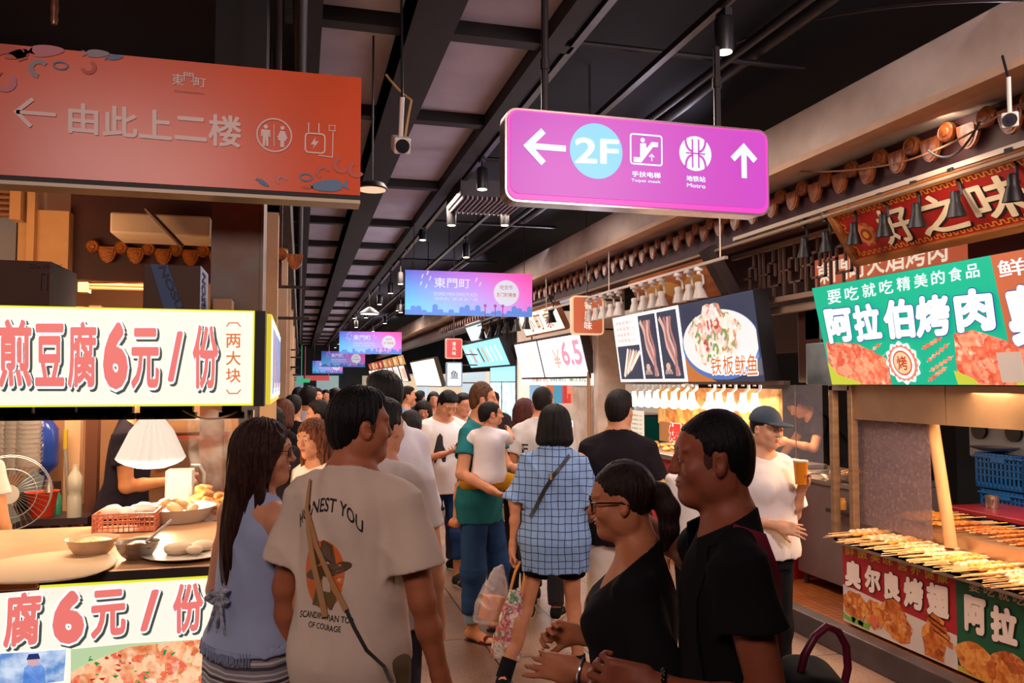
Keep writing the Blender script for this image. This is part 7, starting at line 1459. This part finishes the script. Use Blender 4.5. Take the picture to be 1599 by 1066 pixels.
hm = p.path_on(t, [(x, .965*s, -1) for x in np.linspace(-.13, .13, 30)], .0)
mb = MB(); rr = random.Random(4)
for q in hm:
    for k in range(3): x = rr.uniform(-.004, .004); mb.tube([(q.x+x, q.y-.002, .945*s+.012), (q.x+x+rr.uniform(-.006, .006), q.y-.006, .945*s-.018-rr.random()*.012)], .0016, 4)
mb.build('fringe', bt_, p.root, local=True)
c = p.path_on(t, [(-.03, 1.055, -1)], .010)[0]; mb = MB()
for a in (-155, -20, 200, 15): d = Vector((math.cos(R_(a)), -.15, math.sin(R_(a)))); u = Vector((0, -.3, 1)); mb.tube([c, c+d*.03+u*.015, c+d*.055+u*.003, c+d*.04-u*.012, c], [.006, .010, .012, .009, .005], 8)
for a in (-110, -65, -85): d = Vector((math.cos(R_(a)), -.1, math.sin(R_(a)))); mb.tube([c, c+d*.06+Vector((.01, -.01, 0)), c+d*.13], [.006, .006, .004], 8)
mb.build('back_bow', mat('bow_cloth', '5c6478', rough=.9, col2='b8bcc8', vscale=60), p.root, True, True)
# --- someone just beyond him
p = mk('person in white T-shirt half hidden behind the HONEST YOU shirt', 592, 624, 3.12, 8, vox=.008, head=(25, 0, 0)); p.body(); p.tee(cloth('d4c8c0'), fold=.007, seed=7, loose=.155, ease=.03); p.hair('short', seed=9, top=.006); p.legs(cloth('3a3a44')); p.shoes()
# --- tall one in long sleeved white shirt
p = mk('tall person in a white long sleeved shirt behind the dark haired head', 603, 580, 3.85, -45, vox=.008, armR=dict(u=(.18, -.05, -1), f=(.05, .3, -1)), sk='c48a68'); p.body(); p.face(); p.tee(cloth('dcd8dc'), long=True, fold=.008, seed=8, sw=.03, ease=.028, hem=.80); p.hair('short', seed=3); p.legs(cloth('2c2c34')); p.shoes()
# --- man looking at his phone
p = mk('person looking down at a phone, white T-shirt with dark print, jeans', 692, 606, 6.85, 152, vox=.008, head=(-6, 34, 0), armR=dict(u=(.20, .10, -1), f=(-.55, .9, .28), curl=45, hn=(0, 0, 1)), armL=dict(u=(-.24, .0, -1), f=(.45, .9, .30), curl=55, hn=(0, 0, 1)), sk='cc9470', legR=dict(t=(.1, .02, -1)), legL=dict(t=(-.12, .05, -1)))
p.body(); p.face(); t = p.tee(cloth('dcdcda'), fold=.006, seed=12, ease=.028); p.hair('short', seed=5, top=.014, col='08080c'); den = cloth('24406e', tagn='d'); p.legs(den, to=.80, ease=.022); p.shoes('sneaker', cloth('3a3a3c'))
q = (p.J['R']['wr']+p.J['L']['wr'])/2+np.array([0, .07, .05]); ph = MB().box((-.037, -.004, -.07), (.037, .004, .07), Matrix.Translation(q) @ Matrix.Rotation(R_(-50), 4, 'X')).build('phone', mat('phone_black', '101014', rough=.2), p.root, local=True, bevel=.003); free(ph, p.root, 'black phone held by the person in the dark printed T-shirt', 'phone')
pshape([(.03, 1.06), (.12, 1.05), (.13, 1.13), (.115, 1.20), (.10, 1.27), (.075, 1.30), (.055, 1.27), (.05, 1.20), (.02, 1.14)], ink, 'printed_figure', t, .003, 1)
# --- man carrying a child
jean = cloth('2c4c7c', tagn='e', var=.15, vscale=4)
p = mk('person in teal T-shirt and rolled jeans carrying a small child', 750, 598, 5.55, 112, vox=.007, head=(-24, 0, 0), armR=dict(u=(.52, .05, -1), f=(.22, 1, -.36), curl=30, hn=(-.5, .1, 1)), armL=dict(u=(-.1, .5, -1), f=(.45, .9, -.1), curl=35, hn=(0, -.2, 1)), sk='cc8c66', legR=dict(t=(.05, .0, -1), c=(0, 0, -1)), legL=dict(t=(-.10, .20, -1), c=(0, -.05, -1)))
p.body(); p.face(); p.tee(cloth('246e74'), fold=.007, seed=14, ease=.030, hem=.77); p.hair('crop', m=hairm('2e1c14', '6a482c'), seed=6, top=.014, vox=.0052); p.legs(jean, to=.88, ease=.022, flare=.006, fold=.005)
for sd in 'RL':
    j = p.J[sd]; a = j['kn']+(j['an']-j['kn'])*.72; b = j['kn']+(j['an']-j['kn'])*.86; MB().tube([a, b], [.062*p.s, .064*p.s], 20).build('rolled_cuff', cloth('8898b0'), p.root, True, True)
p.shoes('slide', cloth('5c1c20'), mat('sole_dark', '1c1414'))
# child
p = mk('small child in white T-shirt and mustard shorts carried on the arm', 764, 633, 5.28, 22, sex='c', z0=.58, pelvis=1, vox=.006, head=(48, 0, 0), armL=dict(u=(-.75, .0, -.75), f=(.30, .25, -1)), armR=dict(u=(-.05, .95, -.15), f=(-.45, .8, .25)), legL=dict(t=(-.85, .40, -.30), c=(-.05, -.15, -1), foot=-50), legR=dict(t=(.75, .55, -.30), c=(.15, -.1, -1), foot=40), sk='cc8c66')
p.body(); p.tee(cloth('e6e2e4'), fold=.006, seed=15, hem=.84, ease=.03, sleeve=.75, sw=.03, neck=.085); p.hair('crop', m=hairm('100c0c'), seed=6, vox=.005); p.legs(cloth('c8901c'), to=.40, ease=.032, fold=.005); p.shoes('sandal', cloth('8a2420'), mat('sole_dark'))
# --- woman in the plaid shirt walking away
p = mk('person with bobbed hair in oversized blue plaid shirt walking away', 866, 640, 4.55, 6, sex='f', vox=.0062, head=(8, 0, 0), armL=dict(u=(-.30, -.08, -1), f=(-.08, .05, -1), curl=70, hn=(1, 0, 0)), armR=dict(u=(.22, .02, -1), f=(.0, .8, -.5), curl=40), legL=dict(t=(-.22, -.10, -1), c=(-.32, -.42, -1), toe=42, foot=-4), legR=dict(t=(.04, .22, -1), c=(.10, -.05, -1), foot=6), sk='cc8a64', sink=.03)
p.body(); t = p.tee(grid_mat('blue_plaid', '86a4cc', '28324c', .037, .040, .10, None), ease=.040, hem=.72, flare=.035, sleeve=.90, sw=.046, fold=.011, loose=.150, seed=16); p.hair('bob', seed=7, col='0c0808'); p.legs(cloth('101014'), to=.26, ease=.03, name='shorts'); p.shoes('sneaker', cloth('16161c'))
for sd in 'RL':
    j = p.J[sd]; MB().tube([j['an']+(j['kn']-j['an'])*.02, j['an']+(j['kn']-j['an'])*.30], [.046*p.s, .045*p.s], 16).build('high_sock', cloth('16161c'), p.root, True, True)
sp_ = p.path_on(t, [(x, z, -1) for x, z in ((.085, 1.315), (.05, 1.27), (.0, 1.21), (-.05, 1.13), (-.10, 1.03), (-.13, .98))], .007); o = p.ribbon(sp_, .022, mat('strap_black', '141214', rough=.4), 'bag_strap'); bk2 = MB().tube([sp_[2]+Vector((-.012, -.006, .02)), sp_[2]+Vector((-.012, -.006, -.02))], .006, 8).build('buckle', mat('buckle_gold', 'c8a878', metal=.7, rough=.3), o, local=True); free(o, p.root, 'black bag strap crossing the back of the plaid shirt', 'strap')
hw = loc2w(p, p.J['L']['wr']+p.J['L']['hd']*.09*p.s)
S = Sdf((-.12, -.10, -.42), (.12, .10, .02), .006); S.add(loft([(-.40, .085, .05, 0), (-.33, .088, .055, 0), (-.15, .065, .04, 0), (-.02, .035, .02, 0)]), .01); S.disp(folds(.006, 6, 40, 18)); 
tb_ = S.build('tote_bag', food('floral_print', ('e8ddd0', 'c02838', 'efe6d8', '2c7850', 'e8e0d0', 'a82040', 'f0e8dc'), 22, bump=0, rough=.8)); tb_.location = (hw[0]+.01, hw[1]-.08, hw[2]-.12); tb_.rotation_euler = (0, R_(10), R_(-20)); tag(tb_, 'floral cloth tote bag hanging from the walking person', 'bag')
MB().tube([(-.035, 0, -.03), (-.025, 0, .08), (-.01, .03, .13), (.015, .03, .13), (.028, 0, .08), (.035, 0, -.03)], .008, 8).build('handle', mat('tan_handle', 'd8944c'), tb_, True, True)
S = Sdf((-.14, -.12, -.36), (.14, .12, .04), .006); S.add(loft([(-.33, .10, .06, 0), (-.24, .115, .07, 0), (-.10, .07, .045, 0), (-.0, .02, .015, 0)]), .01); S.disp(folds(.008, 9, 50, 26)); pbg = S.build('plastic_bag', mat('plastic_film', 'ece0d8', rough=.25, alpha=.32)); pbg.location = (hw[0]-.05, hw[1]+.08, hw[2]-.03); pbg.rotation_euler = (0, R_(14), R_(25)); tag(pbg, 'translucent plastic bag of orange food beside the tote bag', 'bag')
MB().box((-.06, -.035, -.31), (.06, .035, -.17)).build('food_pack', mat('orange_pack', 'e8904c', rough=.6, var=.2, vscale=30), pbg, local=True, bevel=.01)
# --- black T-shirt, white shorts
p = mk('person in black T-shirt and white shorts waiting before the squid stall', 965, 611, 4.75, 12, vox=.008, head=(18, 0, 0), armR=dict(u=(.2, .1, -1), f=(-.1, .9, -.2)), armL=dict(u=(-.2, .1, -1), f=(.1, .9, -.2)), sk='c88c68'); p.body(); p.tee(cloth('1c171c'), fold=.006, seed=17, ease=.03, sleeve=.66, sw=.03); p.hair('short', seed=8, top=.008); p.legs(cloth('d8ccbc'), to=.52, ease=.035, fold=.005, name='shorts'); p.shoes('slide', cloth('3a3434'), mat('sole_dark'))
# --- grey T-shirt at the tea stall and the woman beside him
p = mk('person in pale grey lettered T-shirt at the tea stall', 847, 603, 6.0, 10, vox=.009, head=(6, 0, 0), sk='cc8c66'); p.body(); t = p.tee(cloth('c8c4c2'), fold=.007, seed=18, ease=.026); p.hair('crop', seed=8, col='160e10'); p.legs(cloth('33343c')); p.shoes(); p.decal('DE', -.14, 1.04, -.04, 1.12, ink, t, -1, 'printed_lettering', .02); p.decal('E', -.14, 1.20, -.09, 1.27, ink, t, -1, 'printed_lettering', .02)
p = mk('long brown haired person in black top left of the grey T-shirt', 818, 621, 6.5, -12, sex='f', vox=.010, head=(20, 10, 0), armL=dict(u=(-.3, .2, -1), f=(.2, .4, -1))); p.body(); p.tee(cloth('18161a'), fold=.004, seed=19); p.hair('long', m=hairm('2e1614', '5c2c24')); p.legs(cloth('222228')); p.shoes()
# --- ponytail woman in the foreground
p = mk('ponytailed person in black glasses and black T-shirt clasping hands', 988, 717, 2.10, -80, sex='f', vox=.0048, head=(-4, 8, 0), armL=dict(u=(-.16, -.30, -1), f=(.14, 1, .20), curl=[14, 26, 38, 50], hn=(1, 0, -.25), hd=(.10, 1, .06), th=(.1, .55, .9)), armR=dict(u=(.16, -.10, -1), f=(-.55, 1, .36), curl=[70, 75, 80, 80], hn=(-1, 0, -.3)), sk='b87450', girth=1.05)
def pony(S, M, s):
    g = lambda v: M[:3, :3]@np.array(v, float)+M[:3, 3]
    P = [g((0, -.10, .012)), g((0, -.130, .008)), g((0, -.146, -.04)), g((0, -.138, -.10)), g((0, -.118, -.155))]
    for a, b, r1, r2 in zip(P, P[1:], (.016, .026, .032, .027), (.026, .032, .027, .009)): S.add(cone(a, b, r1*s, r2*s), .02*s)
    S.disp(lambda X, Y, Z: .0016*s*np.sin(260*X+20*Z)*np.sin(40*Y+3))
p.body(); p.face(lip='8a4438'); t = p.tee(cloth('141216'), fold=.006, seed=20, ease=.022, sleeve=.80, sw=.026, hem=.80, neck=.078); p.hair('pony', m=hairm('140d0d', '2a1a16'), extra=pony, vox=.004, seed=3); p.glasses(mat('glasses_black', '0c0a0c', rough=.3), 1.9); p.legs(cloth('1c1c22')); p.shoes()
j = p.J['L']; e = j['wr']-j['f']*.012; ax_ = Vector(j['f']); o1_ = ax_.orthogonal().normalized(); o2_ = ax_.cross(o1_); free(MB().tube([Vector(e)+(o1_*math.cos(a)+o2_*math.sin(a))*.030 for a in np.linspace(0, 2*math.pi, 25)], .004, 8, False).build('bangle', mat('silver', 'b8b0b8', metal=.9, rough=.25), p.root, True, True), p.root, 'silver bangle on the near wrist of the ponytailed person', 'bangle')
c = p.path_on(t, [(.015, 1.12, 1)], .003)[0]
pshape([(.0, 1.07), (.05, 1.08), (.075, 1.02), (.06, .96), (.03, .93), (.0, .99)], mat('print_greywhite', '8a8484'), 'printed_flower', t, .003, 1); pshape([(.02, 1.10), (.05, 1.13), (.07, 1.17), (.03, 1.15)], mat('print_gold', '9a6a38'), 'printed_bird', t, .003, 1)
# --- man in black with backpack, nearest on the right
p = mk('person with cropped hair in black T-shirt and backpack, facing left', 1128, 638, 1.84, -84, vox=.0048, head=(-3, 3, 0), armL=dict(u=(-.14, -.20, -1), f=(.05, 1, .16), curl=55, hn=(1, 0, 0)), armR=dict(u=(.85, .12, -.35), f=(.62, .55, .38), curl=30, hn=(-.3, .2, -1)), sk='8c4c34', girth=.90)
p.body(); p.face(lip='6a3428'); t = p.tee(cloth('121014'), fold=.006, seed=21, ease=.014, sleeve=.44, sw=.020, hem=.80, neck=.066, loose=.14); p.hair('crop', m=hairm('0a0709'), vox=.004, seed=3); p.legs(cloth('1a1a20')); p.shoes()
j = p.J['L']; e = Vector(j['wr']-j['f']*.02); ax_ = Vector(j['f']); o1_ = ax_.orthogonal().normalized(); o2_ = ax_.cross(o1_); wbd = empty('bead_bracelet', (0, 0, 0)); wbd.location = p.root.location; wbd.rotation_euler = p.root.rotation_euler; tag(wbd, 'dark bead bracelet on the forearm of the cropped haired person', 'bracelet')
mb = MB()
for k in range(20): a = 2*math.pi*k/20; mb.ball(e+(o1_*math.cos(a)+o2_*math.sin(a))*.034, .0062, 8, 6)
mb.build('beads', mat('dark_beads', '120a0c', rough=.3), wbd, True, True)
bp = empty('backpack', (0, 0, 0)); bp.location = p.root.location; bp.rotation_euler = p.root.rotation_euler; tag(bp, 'small black backpack with burgundy straps and loop at lower right', 'backpack'); bgm = mat('burgundy_leather', '6a1830', rough=.4)
S = Sdf((-.17, -.42, .72), (.17, -.10, 1.14), .006); S.add(rbox((0, -.185, .925), (.125, .075, .165), .06), .02); S.add(rbox((0, -.25, .87), (.095, .035, .09), .03), .02); S.build('pack_body', mat('pack_black', '0c0a0e', rough=.8, spec=.2), bp)
for sg in (1, -1):
    pp = p.path_on(t, [(sg*.105, z, -1) for z in (1.0, 1.08, 1.16, 1.24, 1.31)], .010); top_ = [Vector((sg*.105, -.06, 1.385)), Vector((sg*.105, .0, 1.402)), Vector((sg*.105, .06, 1.375))]
    fr2 = p.path_on(t, [(sg*x, z, 1) for x, z in ((.105, 1.33), (.107, 1.26), (.112, 1.18), (.122, 1.10), (.135, 1.04))], .008); p.ribbon([Vector((sg*.10, -.15, .98))]+pp+top_[:2], .034, bgm, 'shoulder_strap', bp, .006); p.ribbon(top_[1:]+fr2, .030, mat('pack_black'), 'front_strap', bp, .006)
MB().tube([(-.03, -.15, 1.06), (-.028, -.165, 1.12), (-.02, -.19, 1.16), (-.005, -.22, 1.178), (.01, -.248, 1.165), (.02, -.268, 1.13), (.024, -.272, 1.08), (.024, -.26, 1.03)], .009, 10).build('top_loop', bgm, bp, True, True)
MB().box((-.128, -.23, .98), (-.122, -.15, 1.06)).box((-.02, -.292, .83), (.02, -.283, .94)).build('trim_patch', bgm, bp, local=True, bevel=.002)
# --- girl in the cap with a drink
p = mk('person in dark cap and white T-shirt holding an amber drink', 1190, 636, 4.3, 162, sex='f', vox=.006, head=(-12, 8, 0), armL=dict(u=(-.14, .10, -1), f=(.18, .55, .75), curl=52, hn=(1, .2, 0), th=(.3, .6, .5)), armR=dict(u=(.26, .10, -1), f=(-.70, .65, -.12), curl=22, hn=(-.2, -1, -.3)), sk='d09a78')
p.body(); p.face(); t = p.tee(cloth('dcd4d0'), fold=.007, seed=22, ease=.030, hem=.86, sleeve=.85, sw=.034, flare=.06); p.hair('pony', seed=3); p.legs(cloth('141418')); p.shoes()
c = p.Hm[:3, 3]; S = Sdf(c-.16, c+.18, .005); S.add(ell((0, -.020, .034), (.088, .109, .095), p.Hm), .01); I_ = np.linalg.inv(p.Hm); S.isect(lambda X, Y, Z: .038-(I_[2, 0]*X+I_[2, 1]*Y+I_[2, 2]*Z+I_[2, 3])+0*Y)
S.add(ell((0, .105, .040), (.072, .078, .010), p.Hm), .01); S.build('cap', mat('cap_navy', '2c3a48', rough=.8), p.root)
q = loc2w(p, p.J['L']['wr']+p.J['L']['hd']*.06+np.array([.045, .02, .02])); dr = empty('drink_cup', tuple(q), 0, 'clear cup of amber drink held by the person in the cap', 'cup'); MB().lathe([(.028, -.06), (.036, .05), (.037, .055)], q, (0, 0, 1), 20).build('cup', mat('amber_drink', 'd07a1c', rough=.2, em=.08), dr, True); MB().lathe([(.038, .055), (.038, .062)], q, (0, 0, 1), 20).build('lid', plastic_w, dr)
# --- stall workers
q = PD(196, 590, 4.95); p = Person('person in black T-shirt and apron bagging food in the tofu stall', q[0], q[1], -(14.8+78), 1.74, vox=.008, lean=6, head=(0, 35, 0), armR=dict(u=(.14, .10, -1), f=(-.12, 1, .10), curl=50, hn=(-.4, 0, -1)), armL=dict(u=(-.12, .25, -1), f=(.15, 1, .02), curl=55, hn=(.4, 0, -1)), sk='d89060'); p.body(); p.face(); p.tee(cloth('26202c'), fold=.005, seed=23); p.hair('short'); p.legs(cloth('2a2630')); p.shoes()
s = p.s; S = Sdf((-.25, -.05, .5), (.25, .30, 1.2), .008); S.add(loft([(.55, .19, .15, .0), (.9, .185, .15, .0), (1.12, .165, .135, .0)]), .01); S.cut((0, -1, 0), -.03); S.build('apron', cloth('1c1a20'), p.root)
q = loc2w(p, p.J['R']['wr']+np.array([-.02, .13, -.05])); S = Sdf((-.1, -.1, -.26), (.1, .1, .02), .006); S.add(loft([(-.24, .07, .05, 0), (-.15, .075, .06, 0), (-.05, .03, .03, 0), (0, .02, .015, 0)]), .01); S.disp(folds(.006, 6, 50, 20)); o = S.build('clear_bag', mat('clear_film', 'f4e4dc', rough=.2, alpha=.45)); o.location = q; tag(o, 'clear plastic bag hanging from the hands of the stall worker', 'bag')
q = PX(1322, 640, 4.98); p = Person('grill worker in black T-shirt bending forward behind the glass', q[0], q[1]+.05, -(14.8-88), 1.68, vox=.009, lean=38, head=(0, 10, 0), armR=dict(u=(.2, .55, -.9), f=(-.1, .7, -.75), curl=45), armL=dict(u=(-.35, .35, -.8), f=(.1, 1, .25), curl=50), sk='d08c64', z0=.10); p.body(); p.face(); p.tee(cloth('1c1a20'), fold=.005, seed=24); p.hair('short'); p.legs(cloth('1e1c22')); p.shoes()
q = PX(909, 617, 4.58); p = Person('tea worker in green shirt standing behind the white counter', q[0], q[1], -(14.8-80), q[2]-.1, sex='f', vox=.012, head=(0, 20, 0), armL=dict(u=(-.2, .3, -1), f=(.1, 1, -.1)), armR=dict(u=(.2, .3, -1), f=(-.1, 1, -.1)), z0=.10); p.body(); p.tee(cloth('2c9a48')); p.hair('pony', vox=.008); p.legs(cloth('22242a')); p.shoes()
q = PD(-38, 590, 4.0); p = Person('second stall worker at the left edge, only a bare arm showing', q[0], q[1], -(14.8+30), 1.62, vox=.009, armR=dict(u=(.25, .1, -1), f=(.0, .35, -1)), sk='d89060'); p.body(); p.tee(cloth('e0d8d0', tagn='q'), sleeve=.5); p.hair('short'); p.legs(cloth('2a2630')); p.shoes()
p = mk('person in white T-shirt mostly hidden behind the cropped haired person', 1096, 668, 4.5, 0, vox=.010); p.body(); p.tee(cloth('dcd4cc', tagn='r'), hem=.86, ease=.04, flare=.08); p.hair('short'); p.legs(cloth('1c1c24')); p.shoes()
p = mk('person in pink top glimpsed between two white shirts', 641, 640, 6.1, 40, sex='f', vox=.010, armR=dict(u=(.35, 0, -1), f=(.1, .1, -1))); p.body(); p.tee(cloth('e0607c')); p.hair('long', vox=.01); p.legs(cloth('c88c68', tagn='s'), to=.3); p.shoes('sandal', cloth('8a4a30'), mat('sole_dark'))
# --- people further off
def walker(label, px, py, D, v, sex='m', hair='short', tee='c8c4c0', leg='2c3040', hc=None, vox=.011, glasses=False, long=False, head=(0, 0, 0), z=0, face=False, **k):
    p = mk(label, px, py, D, v, sex=sex, vox=vox, head=head, **k); p.body(); t = p.tee(cloth(tee), long=long, fold=.005, seed=int(px)); p.hair(hair, m=hc, vox=max(vox*.7, .006), seed=int(px)); p.legs(cloth(leg)); p.shoes()
    if face: p.face()
    if glasses: p.glasses()
    return p, t
walker('person in glasses and pale shirt looking right beside the phone user', 718, 613, 7.6, 125, tee='c8c8d0', glasses=True, face=True, head=(5, 10, 0))
walker('short haired person in dark red top left of the phone user', 661, 624, 8.3, 165, 'f', 'bob', '5a1c24', face=True, head=(10, 18, 0), vox=.009)
walker('person in blue grey T-shirt behind, between tall shirt and phone user', 634, 603, 9.3, 80, tee='8e9cb4', face=True)
p, t = walker('person with strands of lit brown hair and bright white top facing left', 495, 652, 4.25, -140, 'f', 'long', 'f0e4dc', hc=hairm('1c1010', '8a4a24'), face=True, head=(-8, 8, 0), vox=.007)
p, t = walker('person in white T-shirt with black strap walking away down the hall', 481, 603, 7.5, 8, tee='dcdce4', leg='2c5088'); free(p.ribbon(p.path_on(t, [(-.08, 1.42, -1), (0, 1.33, -1), (.09, 1.22, -1), (.14, 1.14, -1)], .006), .022, ink, 'bag_strap'), p.root, 'black strap across the back of the far white T-shirt', 'strap'); p.decal('YS', -.03, 1.12, .06, 1.20, ink, t, -1)
walker('person in black T-shirt walking away beside the far white T-shirt', 457, 617, 7.0, -4, tee='16161c')
p, t = walker('person with brown hair in dark top carrying a strap bag', 441, 623, 6.3, 35, 'f', 'bob', '1c181c', hc=hairm('3a1e14', '6a3a24')); free(p.ribbon(p.path_on(t, [(-.10, 1.36, -1), (-.02, 1.24, -1), (.07, 1.10, -1)], .006), .025, tanm, 'bag_strap'), p.root, 'brown bag strap on the dark top near the left stalls', 'strap')
walker('dark haired head just beside the pale side light box', 424, 634, 5.4, 0, 'f', 'bob', '2a2428')
walker('person in profile facing left behind the HONEST YOU head', 503, 625, 5.6, -95, tee='a8a4a8', face=True)
walker('dark haired person left of the tall white shirt, far off', 524, 606, 10, 0, tee='222228')
rr = random.Random(21)
crowd = [(437, 607, 13, 0, 'b0a8a4'), (466, 604, 12, 20, '2a2a34'), (451, 606, 15, 180, '9a5048'), (496, 606, 12.5, 170, 'c8b8a8'), (509, 608, 14, 160, '3a3a48'), (519, 607, 16, 0, 'd0d0d8'), (537, 606, 13, 10, '4a4a58'), (548, 608, 17, 180, 'b8a090'), (561, 607, 15, 0, '282830'), (430, 609, 17, 0, '5a5a68'), (473, 607, 18, 180, 'c8c8c8'), (445, 609, 20, 0, '88909c'), (502, 609, 19, 0, '22222a'), (530, 609, 20, 180, 'a08070'), (645, 612, 14, 0, '7a8494'), (655, 610, 12, 30, '2c2c34'), (677, 611, 11, 170, 'a89890'), (770, 612, 9.6, 10, '2a2428')]
for i, (px, py, D, v, c) in enumerate(crowd):
    dirs = 'walking away' if v < 90 else 'coming towards us'
    walker({'b': 'x'}.get('', 'distant person in %s top %s, %s' % ({'b0a8a4': 'beige', '2a2a34': 'charcoal', '9a5048': 'brick red', 'c8b8a8': 'sand coloured', '3a3a48': 'slate', 'd0d0d8': 'pale white', '4a4a58': 'dark grey', 'b8a090': 'tan', '282830': 'black', '5a5a68': 'mid grey', 'c8c8c8': 'light grey', '88909c': 'blue grey', '22222a': 'near black', 'a08070': 'brown', '7a8494': 'steel blue', '2c2c34': 'dark', 'a89890': 'taupe', '2a2428': 'dark brown'}[c], dirs, 'near the left shops' if px < 470 else 'mid hall' if px < 570 else 'near the right shops')), px, py, D, v, 'f' if i % 3 == 1 else 'm', 'long' if i % 3 == 1 else 'short', c, rr.choice(('2a3040', '1c1c24', '6a6458')), vox=.016)

# ---- thin steam rising from the hot tofu plate
def steam():
    m = bpy.data.materials.new('steam'); m.use_nodes = True; nt = m.node_tree; nt.nodes.clear(); L = nt.links.new
    o = nt.nodes.new('ShaderNodeOutputMaterial'); v = nt.nodes.new('ShaderNodeVolumeScatter'); tc = nt.nodes.new('ShaderNodeTexCoord'); n = nt.nodes.new('ShaderNodeTexNoise'); n.inputs['Scale'].default_value = 7; n.inputs['Detail'].default_value = 3; n.inputs['Distortion'].default_value = 1.2
    r = nt.nodes.new('ShaderNodeMapRange'); L(tc.outputs['Object'], n.inputs[0]); L(n.outputs[0], r.inputs[0]); r.inputs[1].default_value = .45; r.inputs[2].default_value = .75; r.inputs[3].default_value = 0; r.inputs[4].default_value = 9
    L(r.outputs[0], v.inputs['Density']); v.inputs['Color'].default_value = (1, .95, .9, 1); L(v.outputs[0], o.inputs['Volume']); return m
q = PD(332, 800, 4.15); S = Sdf((-.2, -.2, -.05), (.2, .2, .6), .02); S.add(cone((0, 0, 0), (-.02, 0, .42), .06, .12), .02); S.disp(folds(.012, 3, 20, 12)); o = S.build('steam', steam()); o.location = q; tag(o, 'white steam rising from the hot food beside the brown post', 'steam', kind='stuff')
